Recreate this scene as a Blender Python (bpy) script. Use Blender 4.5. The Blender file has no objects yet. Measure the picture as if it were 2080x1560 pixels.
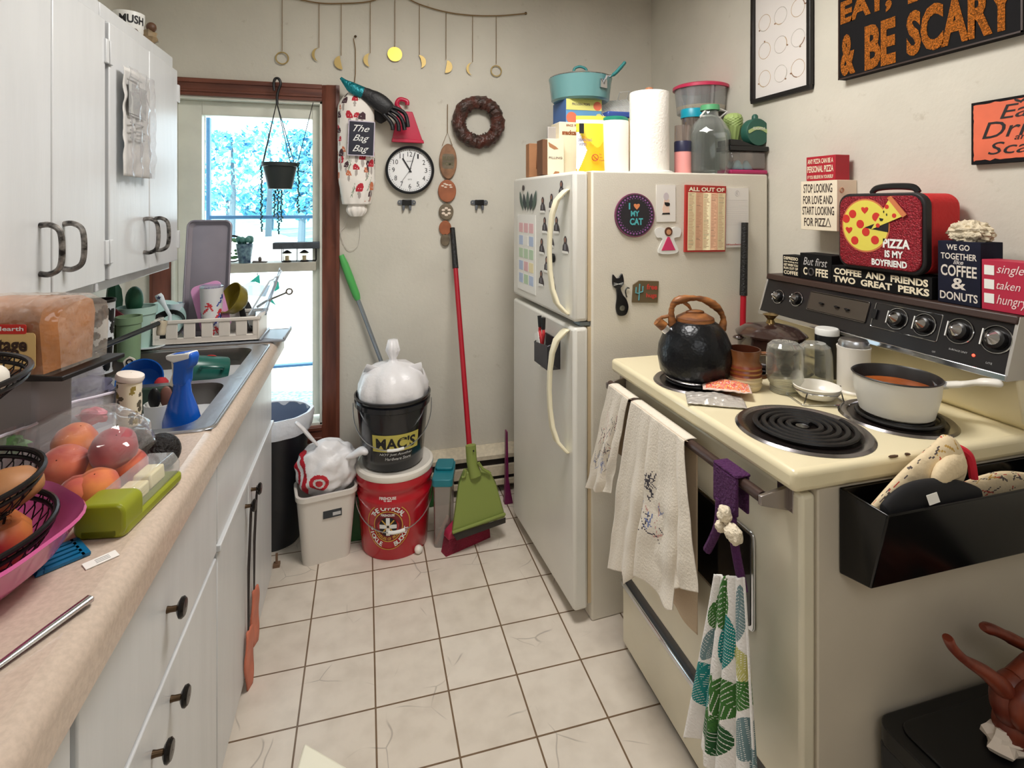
import bpy, bmesh, math, random
from mathutils import Matrix, Vector, noise
R = math.radians; PI = math.pi; sin = math.sin; cos = math.cos
SC = bpy.context.scene; COL = SC.collection
# ---------------------------------------------------------------- camera
F, TH, HZ, H = 1100.0, 0.265, 416.0, 1.40            # focal length in pixels of a 2080x1560 frame, yaw, horizon row, eye height
cam_d = bpy.data.cameras.new('camera'); cam = bpy.data.objects.new('camera', cam_d); COL.objects.link(cam)
cam_d.sensor_width = 36; cam_d.lens = 36 * F / 2080; cam_d.shift_y = -(780 - HZ) / 2080; cam_d.clip_start = .02
cam.location = (0, 0, H); cam.rotation_euler = (PI / 2, 0, -TH); SC.camera = cam
# ---------------------------------------------------------------- sky, sun, lamps, exposure
wd = bpy.data.worlds.new('world'); SC.world = wd; wd.use_nodes = True
bgn = wd.node_tree.nodes['Background']; bgn.inputs[0].default_value = (.80, .92, 1, 1); bgn.inputs[1].default_value = 3.6
def lamp(name, kind, energy, color, loc, rot=(0, 0, 0), size=.5, size_y=None):
    d = bpy.data.lights.new(name, kind); d.energy = energy; d.color = color
    o = bpy.data.objects.new(name, d); COL.objects.link(o); o.location = loc; o.rotation_euler = rot
    if kind == 'AREA':
        d.size = size
        if size_y: d.shape = 'RECTANGLE'; d.size_y = size_y
    elif kind == 'SUN': d.angle = size
    else: d.shadow_soft_size = size
    return o
lamp('sun', 'SUN', 7, (1, .96, .88), (0, 6, 6), (R(38), R(-22), 0), .01)
lamp('ceiling_lamp_light', 'AREA', 27, (1, .965, .92), (.42, 1.30, 2.46), (0, 0, 0), .55)
lamp('rear_fill_light', 'AREA', 15, (.98, .99, 1), (.1, -.6, 2.44), (R(18), 0, 0), 1.3)  # added soft fill behind the camera to lift the shadows, no actual fixture
SC.view_settings.view_transform = 'Standard'; SC.view_settings.look = 'None'
SC.view_settings.exposure = 0.04; SC.view_settings.gamma = 1.0; SC.view_settings.use_curve_mapping = False
SC.cycles.use_denoising = True; SC.cycles.max_bounces = 8; SC.cycles.transparent_max_bounces = 24
SC.cycles.caustics_reflective = False; SC.cycles.caustics_refractive = False
# ---------------------------------------------------------------- points: a pixel of the 2080x1560 frame on a real plane of the room
_c, _s = cos(TH), sin(TH)
def ray(px, py):
    xc = (px - 1040) / F
    return Vector((xc * _c + _s, -xc * _s + _c, -(py - HZ) / F))
def P(px, py, X=None, Y=None, Z=None):
    d = ray(px, py)
    t = X / d.x if X is not None else (Y / d.y if Y is not None else (Z - H) / d.z)
    return Vector((d.x * t, d.y * t, d.z * t + H))
def PP(px, py, o, n):
    d = ray(px, py); o = Vector(o); n = Vector(n); c = Vector((0, 0, H))
    return c + d * ((o - c).dot(n) / d.dot(n))
def frame(o, x=(1, 0, 0), z=(0, 0, 1)):
    x = Vector(x).normalized(); z = Vector(z); z = (z - x * z.dot(x)).normalized(); y = z.cross(x)
    m = Matrix((x, y, z)).transposed().to_4x4(); m.translation = Vector(o); return m
def T(x=0, y=0, z=0): return Matrix.Translation((x, y, z))
def RX(a): return Matrix.Rotation(R(a), 4, 'X')
def RY(a): return Matrix.Rotation(R(a), 4, 'Y')
def RZ(a): return Matrix.Rotation(R(a), 4, 'Z')
# ---------------------------------------------------------------- materials
def lin(c): return tuple((v / 12.92 if v <= .04045 else ((v + .055) / 1.055) ** 2.4) for v in (x / 255 for x in c[:3])) + (1,)
MATS = {}
def M(name, col, rough=.5, metal=0, var=0, scale=9, bump=0, bscale=40, alpha=1, trans=0, emit=0, coat=0, stretch=None, sheen=0, col2=None, spec=.5):
    if name in MATS: return MATS[name]
    m = bpy.data.materials.new(name); m.use_nodes = True; nt = m.node_tree; b = nt.nodes['Principled BSDF']; L = nt.links.new
    b.inputs['Base Color'].default_value = lin(col); b.inputs['Roughness'].default_value = rough; b.inputs['Metallic'].default_value = metal
    b.inputs['Alpha'].default_value = alpha; b.inputs['Transmission Weight'].default_value = trans; b.inputs['Coat Weight'].default_value = coat
    b.inputs['Sheen Weight'].default_value = sheen; b.inputs['Specular IOR Level'].default_value = spec
    if emit: b.inputs['Emission Color'].default_value = lin(col); b.inputs['Emission Strength'].default_value = emit
    tc = None
    if var or bump:
        tc = nt.nodes.new('ShaderNodeTexCoord'); mp = nt.nodes.new('ShaderNodeMapping'); L(tc.outputs['Object'], mp.inputs[0])
        if stretch: mp.inputs['Scale'].default_value = stretch
    if var:
        n = nt.nodes.new('ShaderNodeTexNoise'); n.inputs['Scale'].default_value = scale; n.inputs['Detail'].default_value = 6; L(mp.outputs[0], n.inputs[0])
        cr = nt.nodes.new('ShaderNodeValToRGB'); L(n.outputs[0], cr.inputs[0]); a = lin(col)
        d = lin(col2) if col2 else tuple(x * (1 - var) for x in a[:3]) + (1,)
        cr.color_ramp.elements[0].color = d; cr.color_ramp.elements[1].color = a if col2 else tuple(min(1, x * (1 + var * .35)) for x in a[:3]) + (1,)
        cr.color_ramp.elements[0].position = .36; cr.color_ramp.elements[1].position = .64; L(cr.outputs[0], b.inputs['Base Color'])
    if bump:
        n = nt.nodes.new('ShaderNodeTexNoise'); n.inputs['Scale'].default_value = bscale; n.inputs['Detail'].default_value = 4; L(mp.outputs[0], n.inputs[0])
        bp = nt.nodes.new('ShaderNodeBump'); bp.inputs['Strength'].default_value = bump; bp.inputs['Distance'].default_value = .01
        L(n.outputs[0], bp.inputs['Height']); L(bp.outputs[0], b.inputs['Normal'])
    MATS[name] = m; return m
def MG(name, tint=(250, 252, 252), base=.10, rough=.04, edge=.55, bump=0, bscale=30):
    """Thin clear plastic or glass: see-through head on, reflecting at the rims."""
    if name in MATS: return MATS[name]
    m = bpy.data.materials.new(name); m.use_nodes = True; nt = m.node_tree; L = nt.links.new
    out = nt.nodes['Material Output']; nt.nodes.remove(nt.nodes['Principled BSDF'])
    tr = nt.nodes.new('ShaderNodeBsdfTransparent'); tr.inputs[0].default_value = lin(tint)
    pr = nt.nodes.new('ShaderNodeBsdfPrincipled'); pr.inputs['Base Color'].default_value = lin(tint); pr.inputs['Roughness'].default_value = rough
    gl = nt.nodes.new('ShaderNodeBsdfGlossy'); gl.inputs['Roughness'].default_value = rough
    lw = nt.nodes.new('ShaderNodeLayerWeight'); lw.inputs[0].default_value = .35
    mr = nt.nodes.new('ShaderNodeMapRange'); mr.inputs[3].default_value = base; mr.inputs[4].default_value = edge; L(lw.outputs['Facing'], mr.inputs[0])
    mx = nt.nodes.new('ShaderNodeMixShader'); mx2 = nt.nodes.new('ShaderNodeMixShader'); mx2.inputs[0].default_value = .5
    L(pr.outputs[0], mx2.inputs[1]); L(gl.outputs[0], mx2.inputs[2])
    L(mr.outputs[0], mx.inputs[0]); L(tr.outputs[0], mx.inputs[1]); L(mx2.outputs[0], mx.inputs[2]); L(mx.outputs[0], out.inputs[0])
    if bump:
        tc = nt.nodes.new('ShaderNodeTexCoord'); n = nt.nodes.new('ShaderNodeTexNoise'); n.inputs['Scale'].default_value = bscale; L(tc.outputs['Object'], n.inputs[0])
        bp = nt.nodes.new('ShaderNodeBump'); bp.inputs['Strength'].default_value = bump; bp.inputs['Distance'].default_value = .02
        L(n.outputs[0], bp.inputs['Height']); L(bp.outputs[0], pr.inputs['Normal']); L(bp.outputs[0], gl.inputs['Normal'])
    MATS[name] = m; return m
# ---------------------------------------------------------------- mesh building
class MB:
    def __init__(s): s.v = []; s.f = []; s.m = []
    def add(s, vs, fs, mat=0, m=None):
        b = len(s.v); s.v += [(m @ Vector(v)) if m else Vector(v) for v in vs]
        for i, f in enumerate(fs): s.f.append([b + k for k in f]); s.m.append(mat[i] if isinstance(mat, list) else mat)
        return s
    def box(s, x0, x1, y0, y1, z0, z1, mat=0, m=None, top=None):
        t = top or (x0, x1, y0, y1)
        vs = [(x0, y0, z0), (x1, y0, z0), (x1, y1, z0), (x0, y1, z0), (t[0], t[2], z1), (t[1], t[2], z1), (t[1], t[3], z1), (t[0], t[3], z1)]
        return s.add(vs, [(0, 3, 2, 1), (4, 5, 6, 7), (0, 1, 5, 4), (1, 2, 6, 5), (2, 3, 7, 6), (3, 0, 4, 7)], mat, m)
    def lathe(s, prof, seg=32, mat=0, m=None, fn=None, sx=1, sy=1, warp=None, arc=1.0):
        vs = []; fs = []; mm = []; n = len(prof); full = arc >= 1
        cols = seg if full else seg + 1
        for j, (r, z) in enumerate(prof):
            for i in range(cols):
                a = 2 * PI * arc * i / seg; k = warp(a, j / (n - 1)) if warp else 1
                vs.append((max(r, 1e-5) * k * cos(a) * sx, max(r, 1e-5) * k * sin(a) * sy, z))
        for j in range(n - 1):
            for i in range(seg):
                i2 = (i + 1) % cols
                fs.append((j * cols + i, j * cols + i2, (j + 1) * cols + i2, (j + 1) * cols + i))
                mm.append(fn((i + .5) / seg, (prof[j][1] + prof[j + 1][1]) / 2, j) if fn else mat)
        return s.add(vs, fs, mm, m)
    def tube(s, pts, r=.005, seg=8, mat=0, m=None, closed=False, cap=True, flat=1.0, up=None):
        pts = [Vector(p) for p in pts]; n = len(pts); rr = r if isinstance(r, (list, tuple)) else [r] * n
        vs = []; fs = []; prev = None
        for i, p in enumerate(pts):
            if closed: t = pts[(i + 1) % n] - pts[i - 1]
            else: t = pts[min(i + 1, n - 1)] - pts[max(i - 1, 0)]
            t = t.normalized() if t.length > 1e-9 else Vector((0, 0, 1))
            a = Vector(up) if (up is not None and prev is None) else prev
            if a is None: a = Vector((0, 0, 1)) if abs(t.z) < .9 else Vector((1, 0, 0))
            a = a - t * a.dot(t); a = a.normalized() if a.length > 1e-6 else t.orthogonal().normalized()
            prev = a; b = t.cross(a)
            for k in range(seg):
                g = 2 * PI * k / seg; vs.append(p + a * (cos(g) * rr[i] * flat) + b * (sin(g) * rr[i]))
        for i in range(n if closed else n - 1):
            for k in range(seg):
                k2 = (k + 1) % seg; j = (i + 1) % n
                fs.append((i * seg + k, i * seg + k2, j * seg + k2, j * seg + k))
        if cap and not closed: fs += [tuple(reversed(range(seg))), tuple((n - 1) * seg + k for k in range(seg))]
        return s.add(vs, fs, mat, m)
    def prism(s, poly, z0, z1, mat=0, m=None, mat_side=None):
        n = len(poly); ar = sum(poly[i][0] * poly[(i + 1) % n][1] - poly[(i + 1) % n][0] * poly[i][1] for i in range(n))
        if ar < 0: poly = poly[::-1]
        vs = [(x, y, z0) for x, y in poly] + [(x, y, z1) for x, y in poly]
        ms = mat if mat_side is None else mat_side
        return s.add(vs, [tuple(reversed(range(n))), tuple(range(n, 2 * n))] + [(i, (i + 1) % n, n + (i + 1) % n, n + i) for i in range(n)], [ms, mat] + [ms] * n, m)
    def ball(s, c, r, seg=20, rings=12, mat=0, m=None, fn=None, nz=0, ns=8):
        r = (r, r, r) if not isinstance(r, (tuple, list)) else r; vs = []; fs = []; mm = []; c = Vector(c)
        for j in range(rings + 1):
            t = PI * j / rings
            for i in range(seg):
                a = 2 * PI * i / seg; d = Vector((sin(t) * cos(a), sin(t) * sin(a), -cos(t)))
                if j in (0, rings): d = Vector((0, 0, -1 if j == 0 else 1))
                k = 1 + nz * noise.noise(d * ns * .3 + c * 37) if nz else 1
                vs.append(c + Vector((d.x * r[0], d.y * r[1], d.z * r[2])) * k)
        for j in range(rings):
            for i in range(seg):
                i2 = (i + 1) % seg; fs.append((j * seg + i, j * seg + i2, (j + 1) * seg + i2, (j + 1) * seg + i))
                mm.append(fn((i + .5) / seg, (j + .5) / rings) if fn else mat)
        return s.add(vs, fs, mm, m)
    def grid(s, f, nu, nv, mat=0, m=None, fn=None):
        vs = [f(i / nu, j / nv) for j in range(nv + 1) for i in range(nu + 1)]; fs = []; mm = []
        for j in range(nv):
            for i in range(nu):
                a = j * (nu + 1) + i; fs.append((a, a + 1, a + nu + 2, a + nu + 1)); mm.append(fn((i + .5) / nu, (j + .5) / nv) if fn else mat)
        return s.add(vs, fs, mm, m)
    def torus(s, R0, r, seg=40, sub=10, mat=0, m=None, nz=0):
        vs = []; fs = []
        for i in range(seg):
            a = 2 * PI * i / seg
            for k in range(sub):
                g = 2 * PI * k / sub; q = r * (1 + nz * noise.noise(Vector((cos(a) * 9, sin(a) * 9, g * 1.3))))
                vs.append(((R0 + q * cos(g)) * cos(a), (R0 + q * cos(g)) * sin(a), q * sin(g)))
        for i in range(seg):
            for k in range(sub):
                i2 = (i + 1) % seg; k2 = (k + 1) % sub; fs.append((i * sub + k, i2 * sub + k, i2 * sub + k2, i * sub + k2))
        return s.add(vs, fs, mat, m)
    def build(s, name, mats, parent=None, mw=None, bev=0, seg=2, sub=0, solid=0, sharp=38, label=None):
        me = bpy.data.meshes.new(name); me.from_pydata([tuple(v) for v in s.v], [], s.f)
        for k in (mats if isinstance(mats, (list, tuple)) else [mats]): me.materials.append(k)
        me.polygons.foreach_set('material_index', s.m)
        bm = bmesh.new(); bm.from_mesh(me); bmesh.ops.remove_doubles(bm, verts=bm.verts, dist=1e-6); bmesh.ops.recalc_face_normals(bm, faces=bm.faces); bm.to_mesh(me); bm.free()
        me.polygons.foreach_set('use_smooth', [True] * len(me.polygons)); me.set_sharp_from_angle(angle=R(sharp))
        o = bpy.data.objects.new(name, me); COL.objects.link(o)
        if parent is not None: o.parent = parent
        if mw is not None:
            if parent is not None: o.matrix_local = mw
            else: o.matrix_world = mw
        if bev:
            b = o.modifiers.new('bevel', 'BEVEL'); b.width = bev; b.segments = seg; b.limit_method = 'ANGLE'; b.angle_limit = R(40); b.harden_normals = False
        if sub:
            b = o.modifiers.new('sub', 'SUBSURF'); b.levels = sub; b.render_levels = sub
        if solid:
            b = o.modifiers.new('solid', 'SOLIDIFY'); b.thickness = solid; b.offset = 0
        if label: o['label'] = label
        return o
def rrect(w, h, r, n=5, cx=0, cy=0):
    pts = []
    for sx, sy, a0 in ((1, 1, 0), (-1, 1, 90), (-1, -1, 180), (1, -1, 270)):
        for i in range(n + 1):
            a = R(a0 + 90 * i / n); pts.append((cx + sx * (w / 2 - r) + r * cos(a), cy + sy * (h / 2 - r) + r * sin(a)))
    return pts
def ngon(n, rx, ry=None, cx=0, cy=0, a0=0): return [(cx + rx * cos(a0 + 2 * PI * i / n), cy + (ry or rx) * sin(a0 + 2 * PI * i / n)) for i in range(n)]
def spline(pts, n=8):
    p = [Vector(q) for q in pts]; out = []
    for i in range(len(p) - 1):
        a = p[max(i - 1, 0)]; b = p[i]; c = p[i + 1]; d = p[min(i + 2, len(p) - 1)]
        for k in range(n):
            t = k / n; out.append(.5 * ((2 * b) + (c - a) * t + (2 * a - 5 * b + 4 * c - d) * t * t + (3 * b - a - 3 * c + d) * t ** 3))
    return out + [p[-1]]
def spline2(pts, n=6): return [(v.x, v.y) for v in spline([(a, b, 0) for a, b in pts], n)]
def tag(o, label=None, cat=None, group=None, kind=None):
    if label: o['label'] = label
    if cat: o['category'] = cat
    if group: o['group'] = group
    if kind: o['kind'] = kind
    return o
def thing(name, label, cat, m=None, group=None):
    o = bpy.data.objects.new(name, None); COL.objects.link(o); o.empty_display_size = .02
    if m is not None: o.matrix_world = m
    return tag(o, label, cat, group)
def solo(mb, name, mats, label, cat, m=None, group=None, **k): return tag(mb.build(name, mats, None, m, **k), label, cat, group)
def struct(name, mb, mats, parent=None, **k):
    o = mb.build(name, mats, parent, **k)
    if parent is None: o['kind'] = 'structure'
    return o
def text_mesh(s, bold=0, shear=0, space=1.0):
    cu = bpy.data.curves.new('t', 'FONT'); cu.body = s; cu.size = 1; cu.offset = bold; cu.shear = shear; cu.space_character = space; cu.resolution_u = 3
    o = bpy.data.objects.new('t', cu); COL.objects.link(o); dg = bpy.context.evaluated_depsgraph_get(); dg.update()
    me = bpy.data.meshes.new_from_object(o.evaluated_get(dg)); vs = [v.co.copy() for v in me.vertices]; fs = [tuple(p.vertices) for p in me.polygons]
    bpy.data.objects.remove(o); bpy.data.curves.remove(cu); bpy.data.meshes.remove(me); return vs, fs
def letters(parent, m, items, mats, name='lettering', bold=.02, shear=0, lift=.0008, fnz=None):
    """items: (string, left, bottom, width, height[, material slot[, bold[, shear]]]) in the frame m; every line fitted to its box."""
    mb = MB()
    for it in items:
        s, x, y, w, h = it[:5]; ms = it[5] if len(it) > 5 else 0; bo = it[6] if len(it) > 6 else bold; sh = it[7] if len(it) > 7 else shear
        vs, fs = text_mesh(s, bo, sh)
        if not vs: continue
        x0 = min(v.x for v in vs); x1 = max(v.x for v in vs); y0 = min(v.y for v in vs); y1 = max(v.y for v in vs)
        q = []
        for v in vs:
            a = x + (v.x - x0) / (x1 - x0) * w; b = y + (v.y - y0) / (y1 - y0) * h
            q.append(fnz(a, b) if fnz else (a, b, lift))
        mb.add(q, fs, ms)
    return mb.build(name, mats, parent, m)
def inside(poly, x, y):
    c = False; n = len(poly); j = n - 1
    for i in range(n):
        if (poly[i][1] > y) != (poly[j][1] > y) and x < (poly[j][0] - poly[i][0]) * (y - poly[i][1]) / (poly[j][1] - poly[i][1]) + poly[i][0]: c = not c
        j = i
    return c
def ell(cx, cy, rx, ry, ang=0, mat=1):
    ca, sa = cos(R(ang)), sin(R(ang))
    def f(x, y):
        dx = x - cx; dy = y - cy; return ((dx * ca + dy * sa) / rx) ** 2 + ((-dx * sa + dy * ca) / ry) ** 2 < 1
    return f, mat
def pick(shapes, base=0):
    def f(x, y):
        r = base
        for g, k in shapes:
            if g(x, y): r = k
        return r
    return f
def copy_tree(o, parent=None):
    c = o.copy(); COL.objects.link(c)
    if parent is not None: c.parent = parent
    for ch in list(o.children): copy_tree(ch, c)
    return c
# ---------------------------------------------------------------- the room
YB, XR, XL, YN, ZT = 2.62, 1.488, -.95, -1.7, 2.52
def wall_mat():
    m = M('wall_paint', (214, 209, 196), .75, var=.07, scale=3.0, bump=.10, bscale=55); nt = m.node_tree; L = nt.links.new; b = nt.nodes['Principled BSDF']
    src = b.inputs['Base Color'].links[0].from_socket; tc = [n for n in nt.nodes if n.type == 'TEX_COORD'][0]
    # scuffs and stains of the old paint
    n = nt.nodes.new('ShaderNodeTexNoise'); n.inputs['Scale'].default_value = 16; n.inputs['Detail'].default_value = 8; n.inputs['Roughness'].default_value = .7; L(tc.outputs['Object'], n.inputs[0])
    cr = nt.nodes.new('ShaderNodeValToRGB'); cr.color_ramp.elements[0].position = .62; cr.color_ramp.elements[1].position = .80; cr.color_ramp.elements[0].color = (0, 0, 0, 1); cr.color_ramp.elements[1].color = (.5, .5, .5, 1); L(n.outputs[0], cr.inputs[0])
    mx = nt.nodes.new('ShaderNodeMix'); mx.data_type = 'RGBA'; L(cr.outputs[0], mx.inputs[0]); L(src, mx.inputs[6]); mx.inputs[7].default_value = lin((150, 136, 112)); L(mx.outputs[2], b.inputs['Base Color'])
    return m
WALL = wall_mat()
def tile_mat():
    m = bpy.data.materials.new('floor_tiles'); m.use_nodes = True; nt = m.node_tree; b = nt.nodes['Principled BSDF']; L = nt.links.new
    tc = nt.nodes.new('ShaderNodeTexCoord'); mp = nt.nodes.new('ShaderNodeMapping'); L(tc.outputs['Object'], mp.inputs[0]); mp.inputs['Location'].default_value = (.1755 + .204 * 20, -1.5535 + .1955 * 20, 0)
    br = nt.nodes.new('ShaderNodeTexBrick'); L(mp.outputs[0], br.inputs[0]); br.offset = 0; br.squash = 1
    br.inputs['Scale'].default_value = 1; br.inputs['Brick Width'].default_value = .204; br.inputs['Row Height'].default_value = .1955; br.inputs['Mortar Size'].default_value = .0026; br.inputs['Mortar Smooth'].default_value = .1
    br.inputs['Color1'].default_value = lin((226, 216, 203)); br.inputs['Color2'].default_value = lin((220, 209, 195)); br.inputs['Mortar'].default_value = lin((118, 95, 72)); br.inputs['Bias'].default_value = 0
    n = nt.nodes.new('ShaderNodeTexNoise'); n.inputs['Scale'].default_value = 14; n.inputs['Detail'].default_value = 7; L(tc.outputs['Object'], n.inputs[0])
    cr = nt.nodes.new('ShaderNodeValToRGB'); cr.color_ramp.elements[0].position = .3; cr.color_ramp.elements[0].color = (.80, .78, .76, 1); cr.color_ramp.elements[1].position = .6; L(n.outputs[0], cr.inputs[0])
    mx = nt.nodes.new('ShaderNodeMix'); mx.data_type = 'RGBA'; mx.blend_type = 'MULTIPLY'; mx.inputs[0].default_value = .6; L(br.outputs[0], mx.inputs[6]); L(cr.outputs[0], mx.inputs[7])
    v = nt.nodes.new('ShaderNodeTexVoronoi'); v.feature = 'DISTANCE_TO_EDGE'; v.inputs['Scale'].default_value = 4.2
    nd = nt.nodes.new('ShaderNodeTexNoise'); nd.inputs['Scale'].default_value = 3; L(tc.outputs['Object'], nd.inputs[0])
    ad = nt.nodes.new('ShaderNodeMix'); ad.data_type = 'RGBA'; ad.blend_type = 'LINEAR_LIGHT'; ad.inputs[0].default_value = .12; L(tc.outputs['Object'], ad.inputs[6]); L(nd.outputs[1], ad.inputs[7]); L(ad.outputs[2], v.inputs[0])
    c2 = nt.nodes.new('ShaderNodeValToRGB'); c2.color_ramp.elements[0].color = (1, 1, 1, 1); c2.color_ramp.elements[0].position = .003; c2.color_ramp.elements[1].color = (0, 0, 0, 1); c2.color_ramp.elements[1].position = .008; L(v.outputs['Distance'], c2.inputs[0])
    n3 = nt.nodes.new('ShaderNodeTexNoise'); n3.inputs['Scale'].default_value = 5.5; L(tc.outputs['Object'], n3.inputs[0])
    c3 = nt.nodes.new('ShaderNodeValToRGB'); c3.color_ramp.elements[0].position = .52; c3.color_ramp.elements[1].position = .60; L(n3.outputs[0], c3.inputs[0])
    mu = nt.nodes.new('ShaderNodeMath'); mu.operation = 'MULTIPLY'; L(c2.outputs[0], mu.inputs[0]); L(c3.outputs[0], mu.inputs[1])
    m2 = nt.nodes.new('ShaderNodeMath'); m2.operation = 'MULTIPLY'; m2.inputs[1].default_value = .42; L(mu.outputs[0], m2.inputs[0])
    mz = nt.nodes.new('ShaderNodeMix'); mz.data_type = 'RGBA'; L(m2.outputs[0], mz.inputs[0]); L(mx.outputs[2], mz.inputs[6]); mz.inputs[7].default_value = lin((96, 84, 74))
    L(mz.outputs[2], b.inputs['Base Color']); b.inputs['Roughness'].default_value = .32
    bp = nt.nodes.new('ShaderNodeBump'); bp.inputs['Strength'].default_value = .5; bp.inputs['Distance'].default_value = .003; bp.invert = True; L(br.outputs['Fac'], bp.inputs['Height']); L(bp.outputs[0], b.inputs['Normal'])
    return m
def wood(name, a, b2, rough=.4, st=(1, 1, 14), scale=6): return M(name, a, rough, var=.5, scale=scale, stretch=st, col2=b2, bump=.15, bscale=8)
struct('floor', MB().box(XL - .15, XR + .15, YN - .15, YB + .15, -.1, 0), tile_mat())
struct('ceiling', MB().box(XL - .15, XR + .15, YN - .15, YB + .15, ZT, ZT + .1), M('ceiling_paint', (232, 228, 220), .8))
struct('wall_left', MB().box(XL - .12, XL, YN, YB, 0, ZT), WALL)
struct('wall_right', MB().box(XR, XR + .12, YN, YB, 0, ZT), WALL)
struct('wall_rear', MB().box(XL - .12, XR + .12, YN - .12, YN, 0, ZT), WALL)
# back wall with the window opening
WX0, WX1 = P(380, 400, Y=YB).x - .06, P(655, 400, Y=YB).x            # opening inside the brown casing
WZ1, WZ0 = P(655, 207, Y=YB).z, P(650, 862, Y=YB).z
mb = MB(); mb.box(XL - .12, WX0, YB, YB + .16, 0, ZT); mb.box(WX1, XR + .12, YB, YB + .16, 0, ZT); mb.box(WX0, WX1, YB, YB + .16, 0, WZ0); mb.box(WX0, WX1, YB, YB + .16, WZ1, ZT)
struct('wall_back', mb, WALL)
# window
WIN = bpy.data.objects.new('window_1', None); COL.objects.link(WIN); WIN.location = (0, YB, WZ0); WIN['kind'] = 'structure'
def wpart(mb, name, mats, **k):
    o = mb.build(name, mats, WIN, T(0, -YB, -WZ0), **k); return o
CAS = wood('brown_casing', (124, 70, 52), (86, 44, 32), .42, (3, 3, .35), 9); CASH = wood('brown_casing_across', (124, 70, 52), (86, 44, 32), .42, (.35, 3, 3), 9)
cw = P(690, 400, Y=YB).x - WX1
mb = MB()
for x0, x1 in ((WX0 - cw, WX0), (WX1, WX1 + cw)):
    sg = 1 if x0 < -.5 else -1; a = x0 if sg > 0 else x1
    mb.prism([(a, YB - .022), (a, YB), (a + sg * cw, YB), (a + sg * cw, YB - .010), (a + sg * cw * .8, YB - .013), (a + sg * cw * .7, YB - .019), (a + sg * cw * .3, YB - .021), (a + sg * cw * .2, YB - .026)], WZ0 - cw, WZ1 + cw)
wpart(mb, 'casing_side', CAS)
mb = MB()
for z0 in (WZ1, WZ0 - cw):
    mb.box(WX0 - .0, WX1 + .0, YB - .020, YB, z0, z0 + cw); mb.box(WX0, WX1, YB - .027, YB - .02, z0 + cw * .2, z0 + cw * .35); mb.box(WX0, WX1, YB - .025, YB - .02, z0 + cw * .72, z0 + cw * .95)
wpart(mb, 'casing_across', CASH, bev=.003)
WHT = M('window_white', (226, 226, 214), .5, var=.10, scale=7)
PL = P(424, 400, Y=YB + .07).x - .02; PR = P(636, 400, Y=YB + .07).x; PT = P(530, 240, Y=YB + .07).z
ZM1, ZM0 = P(560, 531, Y=YB + .05).z, P(560, 549, Y=YB + .05).z; PB = P(600, 828, Y=YB + .07).z
mb = MB()
mb.box(WX0, WX0 + .012, YB - .005, YB + .15, WZ0, WZ1); mb.box(WX1 - .012, WX1, YB - .005, YB + .15, WZ0, WZ1); mb.box(WX0, WX1, YB - .005, YB + .15, WZ1 - .012, WZ1); mb.box(WX0, WX1, YB - .005, YB + .15, WZ0, WZ0 + .012)
wpart(mb, 'jamb', WHT, bev=.002)
mb = MB()
mb.box(WX0 + .012, PL, YB + .04, YB + .085, PB - .03, WZ1 - .012); mb.box(PR, WX1 - .012, YB + .04, YB + .085, PB - .03, WZ1 - .012); mb.box(PL, PR, YB + .04, YB + .085, PT, WZ1 - .012); mb.box(PL, PR, YB + .04, YB + .085, WZ0 + .012, PB)
wpart(mb, 'sash', WHT, bev=.003)
wpart(MB().box(PL - .02, PR + .02, YB - .02, YB + .085, ZM0, ZM1), 'ledge', M('ledge_paint', (190, 186, 172), .55, var=.2, scale=10), bev=.003)
BLU = M('storm_frame_blue', (92, 150, 205), .5)
mb = MB()
xb = P(428, 400, Y=YB + .12).x; zb = P(530, 441, Y=YB + .12).z; zb2 = P(600, 741, Y=YB + .12).z
mb.box(PL, xb, YB + .105, YB + .135, PB, PT); mb.box(xb, PR + .02, YB + .105, YB + .135, zb - .008, zb + .008); mb.box(xb, PR + .02, YB + .105, YB + .135, zb2 - .006, zb2 + .006)
wpart(mb, 'storm_frame', BLU, bev=.002)
GL = MG('window_glass', (250, 254, 255), .03, .02, .3)
wpart(MB().box(PL, PR, YB + .058, YB + .061, ZM1, PT), 'pane', GL); wpart(MB().box(PL, PR, YB + .058, YB + .061, PB, ZM0), 'pane', GL)
# ---------------------------------------------------------------- outdoors
def outdoor_mat(name, a, b2, scale): return M(name, a, .9, var=.5, scale=scale, col2=b2)
GZ = -.6
struct('ground_outside', MB().box(-30, 20, YB + .4, 90, GZ - .15, GZ), outdoor_mat('pale_drive', (250, 248, 242), (228, 226, 216), 3))
def patch(pix, h): return MB().prism([tuple(P(x, y, Z=GZ).xy) for x, y in pix], GZ, GZ + h)
tag(patch([(520, 800), (700, 800), (700, 828), (520, 828)], .03).build('grass', outdoor_mat('grass_teal', (150, 205, 200), (80, 150, 150), 30)), 'strip of bleached grass right outside the window', 'grass', kind='stuff')
tag(patch([(380, 444), (780, 444), (780, 520), (640, 496), (500, 456)], .03).build('grass', outdoor_mat('lawn_blue', (150, 215, 232), (100, 180, 210), 1.2)), 'bluish lawn beyond the pale drive outside the window', 'grass', kind='stuff')
LEAF = [M('leaf_cyan', (110, 196, 222), .7), M('leaf_deep', (70, 156, 200), .7), M('leaf_pale', (196, 232, 236), .7)]  # cyan cast of the overexposed daylight put into the leaf colours
BARK = M('bark', (90, 110, 120), .9)
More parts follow.
